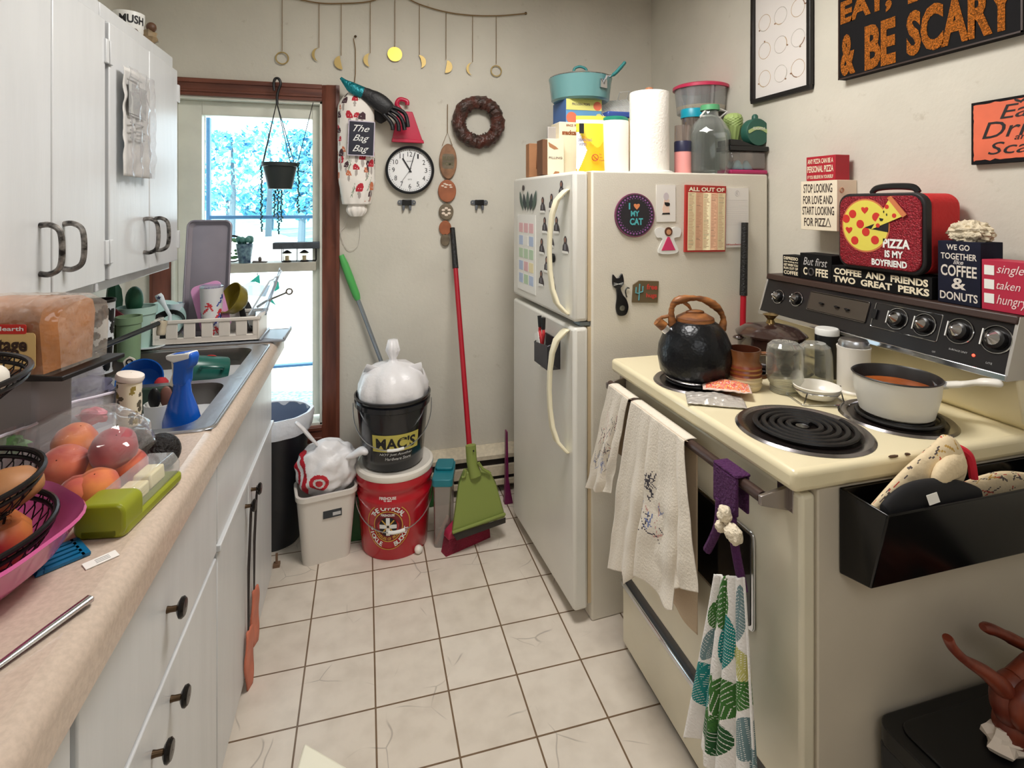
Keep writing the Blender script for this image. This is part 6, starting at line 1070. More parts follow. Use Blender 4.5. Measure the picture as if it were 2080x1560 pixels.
for nm, tx, ty, w_, zz in (('hour_hand', -.30, .49, .0032, .017), ('minute_hand', .215, .75, .0018, .019), ('second_hand', -.33, -.47, .0007, .021)): L_ = math.hypot(tx, ty) * cr_; MB().box(-.012, L_, -w_, w_, 0, .0012, m=T(0, 0, zz) @ Matrix.Rotation(math.atan2(ty, tx), 4, 'Z')).build(nm, INK, t)
# ceramic hanging
t = thing('ceramic_wall_hanging', 'brown string of five ceramic discs hanging beside the clock', 'wall hanging', T(*WB(908, 380, .01))); q = lambda px, py, d=.01: WB(px, py, d) - t.location
CER = M('ceramic_brown', (146, 104, 72), .5, var=.35, scale=22); CER2 = M('ceramic_grey', (118, 104, 84), .55, var=.3, scale=24); CER3 = M('ceramic_rust', (164, 96, 62), .5, var=.2, scale=20); PET = M('petal_cream', (232, 214, 196), .5)
MB().tube([q(898, 296), q(909, 268), q(919, 296)], .0016, 5).tube([q(909, 270), q(909, 212)], .002, 5).tube([q(909, 350), q(905, 480)], .002, 5).build('cord', STR, t)
for i, (px, py, rx, ry, mt) in enumerate(((910, 328, 18, 36, CER), (908, 388, 18.5, 23, CER3), (906, 430, 15, 17, CER2), (904, 463, 12.5, 15, CER3), (904, 487, 9.5, 13, CER2))):
    k = .00237; MB().prism(ngon(36, rx * k, ry * k), 0, .008).build('disc', mt, t, frame(q(px, py, .008), (1, 0, 0), (0, -1, 0)), bev=.003)
    if i == 0: letters(t, frame(q(px, py, .0165), (1, 0, 0), (0, -1, 0)), [('BLESS', -.026, .006, .052, .018, 0, .01), ('HOME', -.026, -.020, .052, .018, 0, .01)], M('ceramic_letter', (96, 92, 60), .6)); MB().prism(rrect(.058, .072, .012, 4), .008, .0086).build('glaze_patch', CER2, t, frame(q(px, py, .008), (1, 0, 0), (0, -1, 0)))
    if i == 2:
        mb = MB(); [mb.ball((.016 * cos(a), .016 * sin(a), .008), (.009 if 1 else 0, .006, .002), 10, 6) for a in (R(30), R(90), R(150), R(210), R(270), R(330))]; mb.build('painted_flower', PET, t, frame(q(px, py, .008), (1, 0, 0), (0, -1, 0)))
    if i == 1:
        mb = MB(); [mb.ball((x_, y_, .008), (.008, .004, .002), 8, 6) for x_, y_ in ((-.022, .024), (-.012, .034), (-.008, .018), (-.002, .030), (.014, .028), (.018, .018))]; mb.build('painted_flower', PET, t, frame(q(px, py, .008), (1, 0, 0), (0, -1, 0)))
# wreath
solo(MB().torus(.096, .033, 64, 14, nz=.35), 'wreath', M('wreath_brown', (86, 44, 34), .35, var=.5, scale=26, col2=(54, 44, 38), bump=1.0, bscale=55), 'round brown glossy wreath on the back wall by the fridge', 'wreath', FB(972, 248, .032))
# broom clips
for px, lb_ in ((826, 'empty black broom clip under the clock'), (973, 'empty black broom clip below the wreath')):
    t = thing('broom_clip', lb_, 'clip', FB(px, 412, .001), 'broom clips on the back wall'); MB().box(-.022, .022, -.013, .015, .006, .020).build('body', BLKP, t, bev=.003); MB().prism(rrect(.086, .022, .010, 4, 0, .002), 0, .006).build('plate', M('clip_grey', (110, 114, 122), .35, .4), t)
    for s_ in (-1, 1): MB().prism([(s_ * .008, -.012), (s_ * .022, -.012), (s_ * .020, -.036), (s_ * .012, -.036)], .004, .018).build('prong', M('clip_grey', (110, 114, 122), .35, .4), t, bev=.002); MB().lathe([(.001, .006), (.005, .006), (.004, .009), (.001, .009)], 12, m=T(s_ * .034, .002, 0)).build('screw', CHR, t)
# ---------------------------------------------------------------- window things
HY = YB - .06
t = thing('hanging_planter', 'dark green pot of trailing beads hung from a hook on the window casing', 'planter', T(*P(569, 380, Y=HY))); q = lambda px, py, d=0: P(px, py, Y=HY - d) - t.location
pb_, pt_ = q(569, 384), q(569, 331); r1 = (q(607, 335).x - q(531, 335).x) / 2; hp = pt_.z - pb_.z
MB().lathe([(.001, 0), (r1 * .64, 0), (r1 * .90, hp * .84), (r1, hp * .86), (r1 * 1.0, hp), (r1 * .92, hp), (r1 * .86, hp * .86), (.001, hp * .86)], 40, m=T(0, 0, pb_.z)).build('pot', M('planter_dark', (40, 46, 46), .45), t); MB().lathe([(.001, hp * .92), (r1 * .9, hp * .9)], 24, m=T(0, 0, pb_.z)).build('soil', M('soil', (52, 40, 32), .95), t)
hk = q(562, 208); mb = MB(); [mb.tube([(hk.x, 0, hk.z), (r1 * .93 * cos(a), r1 * .93 * sin(a), pb_.z + hp)], .0018, 6) for a in (R(200), R(170), R(-30), R(60))]; mb.build('cords', BLKP, t); MB().tube([q(636, 208), q(604, 334)], .0016, 5).build('cord', BLKP, t)
MB().tube(spline([q(563, 212), q(563, 195), q(566, 182), q(570, 170), q(566, 160), q(559, 160), q(556, 170), q(557, 184)], 5), .0058, 10).build('hook', BLKP, t)
rnd = random.Random(6); BD = M('bead_leaf', (22, 74, 70), .5)
for px, y0, y1 in ((531, 330, 470), (558, 388, 440), (565, 386, 475), (572, 388, 450), (606, 332, 432)):
    mb = MB(); y = y0
    while y < y1: mb.ball(q(px + rnd.uniform(-2.2, 2.2), y, r1 * .9 * (0 if 540 < px < 600 else .3)), .0042, 6, 5); y += 3.4
    mb.tube([q(px, y0, r1 * .9 * (0 if 540 < px < 600 else .3)), q(px, y1, r1 * .9 * (0 if 540 < px < 600 else .3))], .0007, 4); mb.build('bead_strand', BD, t)
lz = ZM1 + .001; LY = YB + .012
t = thing('flower_pot', 'small navy glazed pot with a plant on the window ledge', 'pot', T(P(497, 520, Y=LY).x, LY, lz)); MB().lathe([(.001, 0), (.024, 0), (.034, .07), (.036, .085), (.032, .085), (.028, .07), (.001, .07)], 28).build('pot', M('pot_navy', (40, 62, 92), .3, var=.5, scale=60, col2=(120, 150, 160)), t)
mb = MB(); rnd = random.Random(2); [mb.ball((.024 * cos(a), .020 * sin(a), .095 + .012 * rnd.random()), (.013, .010, .014), 8, 6) for a in [k * .9 for k in range(8)]]; mb.build('plant', M('succulent', (76, 128, 120), .5), t)
t = thing('wire_basket', 'round wire basket with green leaves behind the navy pot', 'basket', T(P(478, 520, Y=LY + .03).x - .01, LY + .028, lz)); MB().torus(.058, .003, 40, 6, m=T(0, 0, .062) @ RX(90)).tube([(.055 * cos(R(k)), 0, .062 + .055 * sin(R(k))) for k in range(0, 181, 15)], .003, 6).build('ring', WIRE, t)
mb = MB(); [mb.ball((.042 * cos(a * 2.4) * (.4 + .6 * rnd.random()), .01 * sin(a), .062 + .042 * sin(a * 2.4)), (.014, .004, .007), 8, 6) for a in range(16)]; mb.build('leaves', M('ledge_leaf', (110, 156, 112), .5), t)
solo(MB().box(-.03, .03, -.012, .012, 0, .004).ball((0, 0, .014), (.008, .008, .012), 10, 8).tube([(-.03, 0, .006), (.03, 0, .003)], .003, 6), 'ledge_ornament', M('ornament_brown', (94, 86, 80), .6), 'small driftwood ornament in the middle of the window ledge', 'ornament', T(P(528, 524, Y=LY).x, LY, lz), bev=.002)
zc2 = P(600, 505, Y=LY).z; zc3 = P(600, 492, Y=LY).z; xs0, xs1 = P(553, 500, Y=LY).x, P(645, 500, Y=LY).x
t = thing('lantern_stand', 'dark wire stand with a grey slab top on the window ledge', 'stand', T((xs0 + xs1) / 2 + .008, LY, lz)); w_ = xs1 - xs0 - .03
MB().box(-w_ / 2 - .018, w_ / 2 + .018, -.025, .03, zc2 - lz, zc3 - lz).build('slab', M('slab_grey', (70, 76, 84), .7, var=.3, scale=40), t, bev=.002); mb = MB()
for x_ in (-w_ / 2 + .02, 0.0, w_ / 2 - .0): mb.tube([(x_, -.02, .001), (x_, -.02, zc2 - lz)], .0018, 5).tube([(x_, .026, .001), (x_, .026, zc2 - lz)], .0018, 5)
mb.tube([(-w_ / 2 + .02, -.02, .002), (w_ / 2, -.02, .002), (w_ / 2, .026, .002), (-w_ / 2 + .02, .026, .002)], .0018, 5, closed=True).build('frame', WIRE, t)
for px, lb_ in ((583, 'tiny dark lantern, left one beneath the slab on the ledge'), (618, 'tiny dark lantern, right one beneath the slab near the sash')):
    x_ = P(px, 520, Y=LY).x; l_ = thing('lantern', lb_, 'lantern', T(x_, LY + .002, lz), 'lanterns on the window ledge'); hl = zc2 - lz - .006
    MB().lathe([(.001, 0), (.020, 0), (.018, .006), (.001, .006)], 20).lathe([(.018, hl * .72), (.024, hl * .74), (.012, hl * .9), (.004, hl), (.001, hl)], 20).build('metal', M('lantern_metal', (40, 36, 34), .4, .5), l_); MB().lathe([(.015, .006), (.016, hl * .72)], 16).build('glass', MG('lantern_glass', (230, 226, 214), .2, .05, .5), l_); MB().lathe([(.001, .006), (.008, .006), (.008, hl * .5), (.001, hl * .5)], 12).build('candle', M('candle', (226, 206, 170), .6), l_)
t = thing('suncatcher', 'turquoise and clear glass fish tail suncatcher hung behind the dish rack', 'suncatcher', T(*P(528, 580, Y=YB - .024))); q = lambda px, py: (lambda v: (v.x - t.location.x, v.z - t.location.z))(P(px, py, Y=YB - .024)); m = frame((0, 0, 0), (1, 0, 0), (0, -1, 0)); GT = M('glass_turquoise', (60, 205, 186), .2)
MB().prism([q(508, 572), q(527, 557), q(529, 576), q(519, 572)], 0, .006, m=m).prism([q(556, 570), q(566, 572), q(568, 586), q(558, 592)], 0, .006, m=m).prism([q(548, 612), q(561, 620), q(552, 606)], 0, .006, m=m).build('coloured_glass', GT, t); MB().prism([q(488, 582), q(512, 570), q(530, 578), q(548, 580), (q(540, 602)), q(500, 600)], .001, .005, m=m).build('clear_glass', MG('suncatcher_clear', (228, 238, 244), .45, .05, .7), t); MB().tube([(*q(495, 556), 0), (*q(490, 566), 0), (*q(496, 572), 0), (*q(488, 582), 0)], .001, 5, m=m).tube([(q(523, 520)[0], ZM0 - t.location.z - .001, 0), (*q(524, 575), 0)], .0008, 5, m=m).build('wire', CHR, t)
MB().tube([(q(523, 522)[0], ZM0 - t.location.z, 0), (q(523, 522)[0], ZM0 - t.location.z - .012, .0)], .002, 6, m=m).build('hook', BLKP, t)
# ---------------------------------------------------------------- along the back wall on the floor
def pmf(n, v): return n * (v.x * _s + v.y * _c) / F
v = P(585, 1115, Z=0); v.y = 2.42; r_ = .115
tz = P(585, 850, Y=2.36).z; t = thing('trash_can', 'tall black trash can with a white liner behind the counter end', 'trash can', T(P(580, 900, Y=2.42).x - .058, 2.445, 0)); BIN = M('bin_black', (22, 24, 30), .4)
MB().lathe([(.001, 0), (.105, 0), (.112, .01), (.15, tz - .02), (.158, tz), (.150, tz), (.142, tz - .03), (.104, .02), (.001, .02)], 48, sx=1.0, sy=.82, fn=lambda u, z_, j: 1 if j >= 5 else 0).build('can', [BIN, M('bin_inside', (110, 124, 150), .5)], t)
LIN = M('liner_white', (228, 230, 236), .4, bump=.5, bscale=30)
MB().lathe([(.152, tz - .075), (.158, tz - .06), (.166, tz - .01), (.163, tz + .006), (.150, tz + .004), (.146, tz - .05)], 60, sx=1.0, sy=.82, warp=lambda a, k: 1 + .012 * sin(a * 13) + .008 * sin(a * 7 + 1)).build('liner', LIN, t)
def fbin(px, py): return P(px, py, Z=0)
# white bin with shopping bag
v0 = P(668, 1145, Z=0); cyb = v0.y + .085; bw2 = pmf(58, Vector((v0.x, v0.y + .03, 0))); hb_ = P(664, 1002, Y=v0.y).z; t = thing('waste_bin', 'slim off-white waste bin stuffed with a shopping bag', 'bin', T(P(664, 1100, Y=cyb).x - .004, cyb - .01, 0) @ RZ(10)); BW = M('bin_white', (222, 216, 208), .45)
def loftz(mb, rings, mat=0, cap0=True, cap1=False):
    n = len(rings[0][0]); vs = [(x_, y_, z_) for ps, z_ in rings for x_, y_ in ps]; fs = [(a * n + i, a * n + (i + 1) % n, (a + 1) * n + (i + 1) % n, (a + 1) * n + i) for a in range(len(rings) - 1) for i in range(n)]
    if cap0: fs.append(tuple(range(n)))
    if cap1: fs.append(tuple((len(rings) - 1) * n + i for i in range(n)))
    return mb.add(vs, fs, mat)
w0, w1, d0, d1 = bw2 * 1.58, bw2 * 1.96, .125, .16
loftz(MB(), [(rrect(w0, d0, .03, 5), 0), (rrect(w1, d1, .035, 5), hb_ - .02), (rrect(w1 + .012, d1 + .012, .038, 5), hb_ - .018), (rrect(w1 + .012, d1 + .012, .038, 5), hb_), (rrect(w1 - .008, d1 - .008, .032, 5), hb_), (rrect(w0 - .004, d0 - .004, .03, 5), .01)], cap1=True).build('bin', BW, t, sharp=50)
lm = frame((.018, -(d0 + (d1 - d0) * .73) / 2 - .0015, hb_ * .73), (1, 0, 0), (0, -1, .10)); MB().box(-.036, .034, -.022, .022, -.002, .0006).box(.0, .030, -.016, -.004, .0006, .0012, 1).build('label', [M('label_slate', (48, 52, 56), .6), M('label_pale', (190, 190, 190), .6)], t, lm)
letters(t, lm, [('STERLING', -.024, .027, .044, .006)], M('print_grey', (176, 176, 174), .7), bold=0)
PB_ = M('shopping_bag_white', (236, 234, 236), .35, bump=.5, bscale=22); TR = M('bullseye_red', (206, 34, 52), .4)
t = thing('shopping_bag', 'knotted white shopping bag with red bullseye prints in the slim bin', 'bag', T(P(668, 960, Y=cyb - .0).x - .005, cyb, hb_ - .03)); bz_ = P(665, 895, Y=cyb).z - hb_ + .03
def bagcol(u, v):
    x = (u - .68) * 6.6; y = (v - .46) * 3.2; d_ = math.hypot(x - .22, (y + .12)); e_ = math.hypot(x + 1.05, y * .9)
    if d_ < .13 or .21 < d_ < .34: return 1
    if .62 < e_ < .84 or .28 < e_ < .46: return 1
    return 0
MB().ball((0, 0, bz_ * .47), (w1 * .54, d1 * .52, bz_ * .56), 220, 130, fn=lambda u, v: bagcol(u, v), nz=.13, ns=10).build('bag', [PB_, TR], t, sharp=80)
q = lambda px, py, y=0: P(px, py, Y=cyb + y) - t.location
MB().tube(spline([q(655, 915, -.02), q(632, 890, -.03), q(612, 868, -.04), q(600, 858, -.04)], 5), [.014] * 3 + [.016, .018, .020, .022, .022, .022, .022, .020, .020, .020, .018, .016, .012], 10, flat=.35).build('bag_handle', PB_, t, sharp=80); MB().tube(spline([q(690, 930, -.03), q(715, 925, -.05), q(735, 915, -.06), q(748, 918, -.06)], 5), [.012] * 3 + [.014, .016, .02, .025, .028, .03, .03, .03, .03, .03, .028, .022, .012], 10, flat=.5).build('bag_tail', PB_, t, sharp=80)
# red bucket, black bucket
v0 = P(805, 1131, Z=0); vb = Vector((v0.x, v0.y + .115, 0)); rb_ = pmf(66, vb) * .985; rt_ = pmf(76, vb) ; hr = P(803, 930, Y=vb.y).z; t = thing('pickle_bucket', 'red bucket with a white rim and round emblem on the floor', 'bucket', T(vb.x, vb.y, 0)); RB = M('bucket_red', (186, 14, 34), .25, coat=.3)
MB().lathe([(.001, 0), (rb_ * .98, 0), (rb_, .006), (rb_ + (rt_ - rb_) * .62, hr * .60), (rt_ * .985, hr * .66), (rt_ * .985, hr * .70), (rt_ * .955, hr * .72), (rt_ * .97, hr * .80), (rt_ * 1.005, hr * .82), (rt_ * 1.0, hr * .86), (rt_ * .985, hr * .95), (.001, hr * .95)], 56).build('pail', RB, t, sharp=50)
MB().lathe([(rt_ * 1.0, hr * .92), (rt_ * 1.02, hr * .95), (rt_ * 1.01, hr * .985), (rt_ * .94, hr), (rt_ * .88, hr * .985), (.001, hr * .985)], 56).build('lid', M('lid_white', (238, 232, 222), .4), t, sharp=50)
def rad(z): return rb_ + (rt_ * .96 - rb_) * min(1, z / (hr * .66)) + .0012
def onb(a0, zc, lift=0): return lambda x, y: ((rad(zc + y) + lift) * cos(a0 + x / rt_), (rad(zc + y) + lift) * sin(a0 + x / rt_), zc + y)
a0 = math.atan2(-vb.y, -vb.x) - .02; ec = P(790, 1062, Y=v0.y).z; er = pmf(47, vb) * .98
def curved(name, parts, mats, par, f):
    mb = MB()
    for poly2, mt in parts: mb.add([f(x_, y_) for x_, y_ in poly2[0]] + [f(x_, y_) for x_, y_ in poly2[1]], [(i, (i + 1) % len(poly2[0]), len(poly2[0]) + (i + 1) % len(poly2[0]), len(poly2[0]) + i) for i in range(len(poly2[0]))], mt)
    return mb.build(name, mats, par)
rg = lambda r0_, r1_: (ngon(56, r0_), ngon(56, r1_)); a1 = a0 - .16
GD = M('emblem_gold', (214, 170, 70), .5); DR = M('emblem_dark', (120, 14, 30), .5)
curved('emblem', [(rg(er, er * .965), 0), (rg(er * .66, .0001), 1), (rg(er * .66, er * .62), 0)], [GD, DR], t, onb(a1, ec))
curved('emblem_center', [(rg(er * .40, .0001), 0)], [INK], t, onb(a1, ec, .0006)); 
sp = MB()
for k in range(8): a = PI * k / 4; f = onb(a1, ec, .0012); w_ = .008 if k % 2 == 0 else .0025; sp.add([f(er * .05 * cos(a) - w_ * sin(a), er * .05 * sin(a) + w_ * cos(a)), f(er * .05 * cos(a) + w_ * sin(a), er * .05 * sin(a) - w_ * cos(a)), f(er * .38 * cos(a) + w_ * sin(a), er * .38 * sin(a) - w_ * cos(a)), f(er * .38 * cos(a) - w_ * sin(a), er * .38 * sin(a) + w_ * cos(a))], [(0, 1, 2, 3)], 0 if k % 2 == 0 else 1)
sp.build('emblem_wheel', [WINK, GD], t)
def arc_text(par, s, r_, a_mid, h_, f, mat, step, inward=False):
    mb = MB(); n_ = len(s)
    for i, ch in enumerate(s):
        if ch == ' ': continue
        vs, fs = text_mesh(ch, .03); x0 = min(v_.x for v_ in vs); x1 = max(v_.x for v_ in vs); y0 = min(v_.y for v_ in vs); y1 = max(v_.y for v_ in vs); sc_ = h_ / .72; a = a_mid + (i - (n_ - 1) / 2) * step * (1 if inward else -1); pts = []
        for v_ in vs:
            x = (v_.x - (x0 + x1) / 2) * sc_ * .9; y = (v_.y) * sc_
            if inward: rr2 = r_ - y + h_; pts.append(f(rr2 * cos(a + x / r_), rr2 * sin(a + x / r_)))
            else: rr2 = r_ + y; pts.append(f(rr2 * cos(a - x / r_), rr2 * sin(a - x / r_)))
        mb.add(pts, fs)
    return mb.build('lettering', mat, par)
arc_text(t, 'THE OFFICIAL', er * .71, R(90), er * .20, onb(a1, ec, .0004), WINK, .17); arc_text(t, 'BUCKET', er * .71, R(-38), er * .20, onb(a1, ec, .0004), WINK, .19, True); arc_text(t, 'PICKLE', er * .71, R(-142), er * .20, onb(a1, ec, .0004), WINK, .19, True); arc_text(t, 'PICKLES OF PRIDE', er * .46, R(-90), er * .11, onb(a1, ec, .0010), GD, .14, True)
letters(t, T(), [('FIREHOUSE', -.034, er * 1.14, .068, .012), ('SUBS', -.016, er * 1.04, .032, .008), ('FIREHOUSE', -.028, er * .44, .056, .010)], WINK, fnz=onb(a1, ec, .0012), bold=.03)
hdl = lambda zc, R_, drop, a_c, spread: [((R_ + .006 + .012 * sin(PI * k / 24)) * cos(a_c - spread + 2 * spread * k / 24), (R_ + .006 + .012 * sin(PI * k / 24)) * sin(a_c - spread + 2 * spread * k / 24), zc - drop * sin(PI * k / 24) ** .8) for k in range(25)]
MB().tube(hdl(hr * .74, rt_ * .97, hr * .36, a0, 1.5), .0022, 6).build('bail', STEEL, t); hp2 = hdl(hr * .74, rt_ * .97, hr * .36, a0, 1.5); MB().tube(hp2[11:15], .007, 8).build('bail_grip', WHITE, t)
hk_ = P(798, 795, Y=vb.y).z - hr; r0_, r1_ = pmf(60, vb) * 1.0, pmf(73, vb); bxk = P(798, 900, Y=vb.y).x; t = thing('hardware_bucket', 'black bucket with a yellow lettered panel on top of the red bucket', 'bucket', T(bxk, vb.y, hr + .001)); BB = M('bucket_black', (18, 20, 26), .22, coat=.3)
MB().lathe([(.001, 0), (r0_ * .97, 0), (r0_, .006), (r0_ + (r1_ - r0_) * .80, hk_ * .83), (r1_ * 1.02, hk_ * .85), (r1_ * 1.03, hk_ * .92), (r1_ * .99, hk_ * .93), (r1_ * 1.04, hk_ * .97), (r1_ * 1.04, hk_ * .995), (r1_ * 1.0, hk_), (r1_ * .97, hk_ * .96), (r0_ * .96, .02), (.001, .02)], 56).build('pail', BB, t, sharp=50)
def rad2(z): return r0_ + (r1_ - r0_) * .8 * z / (hk_ * .83) + .001
a2 = math.atan2(-vb.y, -bxk) + .10; onk = lambda x, y: ((rad2(y)) * cos(a2 + x / r1_), (rad2(y)) * sin(a2 + x / r1_), y); onk2 = lambda x, y: ((rad2(y) + .0008) * cos(a2 + x / r1_), (rad2(y) + .0008) * sin(a2 + x / r1_), y)
YW = M('panel_olive_yellow', (196, 184, 90), .5); MB().grid(lambda u, v: onk((u - .5) * .215, hk_ * .30 + v * hk_ * .24), 24, 2).build('yellow_panel', YW, t)
letters(t, T(), [("MAC'S", -.09, hk_ * .335, .18, hk_ * .165)], INK, fnz=onk2, bold=.03); letters(t, T(), [('NOT Just Another', -.075, hk_ * .235, .15, hk_ * .045), ('Hardware Store', -.05, hk_ * .175, .12, hk_ * .045)], M('print_grey', (176, 176, 174), .7), fnz=onk2, shear=.2)
hp2 = hdl(hk_ * .88, r1_ * 1.02, hk_ * .50, math.atan2(-vb.y, -bxk), 1.5); MB().tube(hp2, .0022, 6).build('bail', STEEL, t); MB().tube(hp2[11:15], .006, 8).build('bail_grip', WHITE, t)
t = thing('trash_bag', 'white tied plastic bag bulging out of the black bucket', 'bag', T(bxk, vb.y, hr + hk_ * .78)); bh = P(800, 735, Y=vb.y).z - (hr + hk_ * .78); th_ = P(798, 690, Y=vb.y).z - (hr + hk_ * .78)
MB().lathe([(.001, 0), (r1_ * .8, 0), (r1_ * .95, bh * .25), (r1_ * .94, bh * .5), (r1_ * .8, bh * .8), (r1_ * .5, bh * .95), (r1_ * .2, bh * 1.0), (.02, bh * 1.02), (.014, bh * 1.08), (.024, bh * 1.2), (.030, th_ * .85), (.02, th_), (.001, th_)], 72, warp=lambda a, k: 1 + .05 * sin(a * 7 + k * 5) + .04 * sin(a * 13 + k * 9) * k).build('bag', PB_, t, sharp=80)
MB().add([(.03, -.03, bh * .9), (r1_ * .75, -.05, bh * 1.02), (r1_ * .85, -.02, bh * .6), (.05, 0, bh * .8)], [(0, 1, 2, 3)]).add([(-.03, -.03, bh * .9), (-r1_ * .7, -.04, bh * 1.05), (-r1_ * .8, -.02, bh * .85), (-.04, 0, bh * .85)], [(0, 1, 2, 3)]).build('bag_ear', PB_, t, solid=.003)
# green mop behind buckets
a = WB(693, 518, .020); b = P(772, 728, Y=YB - .045); d = (b - a).normalized(); e0 = a + d * ((.09 - a.z) / d.z); t = thing('mop', 'mop with a green grip and silver shaft leaning behind the buckets', 'mop', T(e0.x, e0.y, 0)); e = a - t.location; s0_ = Vector((0, 0, .09))
g0 = e; g1 = e.lerp(s0_, (a - P(733, 607, Y=a.y - .03)).length / (a - e0).length); MB().tube([g0, g0.lerp(g1, .2), g0.lerp(g1, .5), g0.lerp(g1, .9), g1], [.011, .017, .018, .017, .012], 12).build('grip', M('grip_green', (84, 176, 92), .35), t); MB().tube([g1, s0_], .0095, 10).build('shaft', M('shaft_silver', (168, 178, 188), .25, .8), t); MB().box(-.02, .1, -.03, .03, 0, .10).build('mop_head', M('mop_head_green', (38, 96, 40), .7), t, bev=.008)
solo(MB().box(-.04, .04, -.03, .03, 0, .155), 'green_box', M('box_forest', (30, 84, 34), .5), 'dark green box in the gap between white bin and red bucket', 'box', T(P(723, 1050, Y=vb.y + .03).x, vb.y + .06, 0), bev=.004)
# clear container with teal lid
v0 = P(893, 1116, Z=0); w_ = pmf(33, v0); h_ = P(890, 990, Y=v0.y).z; t = thing('cereal_keeper', 'tall smoky clear container with a teal lid beside the red bucket', 'container', T(v0.x + .010, v0.y, 0) @ RZ(-14)); dep = .16
loftz(MB(), [(rrect(w_, dep * .9, .01, 4, 0, dep / 2), 0), (rrect(w_ * 1.12, dep, .012, 4, 0, dep / 2), h_)]).build('body', MG('keeper_smoke', (188, 176, 168), .42, .25, .6), t); MB().prism(rrect(w_ * 1.28, dep * 1.06, .014, 4, 0, dep / 2), h_, h_ + .030).prism(rrect(w_ * 1.1, dep * .55, .010, 4, 0, dep * .72), h_ + .03, h_ + .042).build('lid', M('lid_teal', (20, 118, 132), .4), t, bev=.003)
solo(MB().box(-.006, .006, -.002, .002, -.001, .12), 'carrot_stick', M('carrot', (206, 120, 70), .6), 'orange stick seen inside the smoky container', 'stick', frame(Vector((v0.x - .012, v0.y + .03, .006)), (1, 0, -.45), (.45, 0, 1)), bev=.001)
# broom with dustpan
v0 = P(966, 1108, Z=0); tp = WB(919, 463, .018); t = thing('broom', 'red broom with black grip and pink head leaning on the back wall', 'broom', T(v0.x, v0.y + .03, 0)); e = tp - t.location; s0_ = Vector((.0, .0, .14))
k1 = (P(924, 545, Y=tp.y - .06).z - tp.z) / (s0_.z - e.z); MB().tube([e, e.lerp(s0_, k1)], [.012, .0145], 12).build('grip', GR, t); MB().tube([e.lerp(s0_, k1), s0_], .0115, 12).build('pole', RP, t)
MB().prism([(-.030, .15), (.030, .15), (.06, .085), (.065, .06), (-.135, .06), (-.13, .085)], -.022, .022, m=frame((0, 0, 0), (.9, .35, 0), (.35, -.9, 0))).build('head', M('broom_pink', (160, 34, 66), .5), t, bev=.006); MB().box(-.145, .068, -.020, .020, .0, .062, m=frame((0, 0, 0), (.9, .35, 0), (0, 0, 1)), top=(-.13, .062, -.02, .02)).build('bristles', M('bristle_pink', (160, 34, 66), .9, bump=1, bscale=220, var=.4, scale=8), t)
dY = v0.y - .035; t = thing('dustpan', 'olive green dustpan clipped upright on the red broom', 'dustpan', T(*P(965, 1080, Y=dY))); q = lambda px, py, y=0: P(px, py, Y=dY + y) - t.location; DGN = M('dustpan_green', (128, 142, 70), .42); DGD = M('dustpan_lip', (44, 40, 36), .6)
fr_ = [q(918, 1088, -.02), q(1027, 1052, .03), q(1008, 985, .06), q(995, 962, .06), q(943, 958, .06), q(932, 985, .05)]
bk_ = [p_ + Vector((.004, .035, 0)) for p_ in fr_]; n = len(fr_); MB().add(fr_ + bk_, [tuple(range(n)), tuple(reversed(range(n, 2 * n)))] + [(i, n + i, n + (i + 1) % n, (i + 1) % n) for i in range(n)]).build('pan', DGN, t, bev=.006, seg=3)
MB().tube([q(919, 1082, -.022), q(1026, 1044, .026)], .006, 8).build('ridge', DGN, t); MB().add([q(920, 1086, -.02), q(1027, 1051, .03), q(1027, 1062, .03), q(928, 1098, -.02)] + [q(920, 1086, .0), q(1027, 1051, .05), q(1027, 1062, .05), q(928, 1098, .0)], [(0, 1, 2, 3), (7, 6, 5, 4), (0, 4, 5, 1), (1, 5, 6, 2), (2, 6, 7, 3), (3, 7, 4, 0)]).build('lip', DGD, t)
MB().tube([q(956, 904, .075), q(958, 935, .07), q(966, 968, .055)], [.022, .022, .026], 12, flat=.75, up=(0, -1, 0)).build('handle', DGN, t); MB().ball(q(962, 916, .052), .004, 8, 6).build('screw', BLK, t)
for pl_ in ([(946, 955), (944, 968), (938, 970)], [(972, 940), (980, 952), (996, 962)]): MB().tube([q(px, py, .05) for px, py in pl_], .006, 8).build('rib', DGN, t)
# purple dustpan by the fridge, ping pong ball
v0 = P(1040, 1040, Z=0); t = thing('purple_broom', 'purple plastic broom squeezed between heater and fridge', 'broom', T(v0.x - .006, v0.y + .08, 0)); PU = M('plastic_purple', (112, 24, 78), .4)
MB().prism([(-.012, 0), (.03, 0), (.018, .06), (.008, .12), (.004, .34), (-.004, .34), (-.006, .12)], -.015, .015, m=RX(90)).build('body', PU, t, bev=.003)
solo(MB().ball((0, 0, .0165), .0165, 18, 12), 'ping_pong_ball', M('ball_white', (240, 236, 226), .4), 'white ping pong ball at the foot of the red bucket', 'ball', T(*P(850, 1124, Z=0)))
v = P(618, 1506, Z=.16); solo(MB().prism([tuple((P(px, py, Z=.16) - P(618, 1506, Z=.16)).xy) for px, py in ((618, 1506), (585, 1620), (700, 1700), (745, 1580))], 0, .16), 'step_stool', M('stool_cream', (244, 240, 220), .35), 'cream stool corner poking in at the bottom of the picture', 'stool', T(v.x, v.y, 0), bev=.006)
solo(MB().box(-.012, .012, -.012, .012, 0, .012).box(-.004, .004, -.004, .004, .012, .05), 'floor_trap', M('trap_brown', (120, 92, 70), .7), 'small brown stub on the floor at the cabinet corner', 'stub', T(*P(562, 1150, Z=0)))
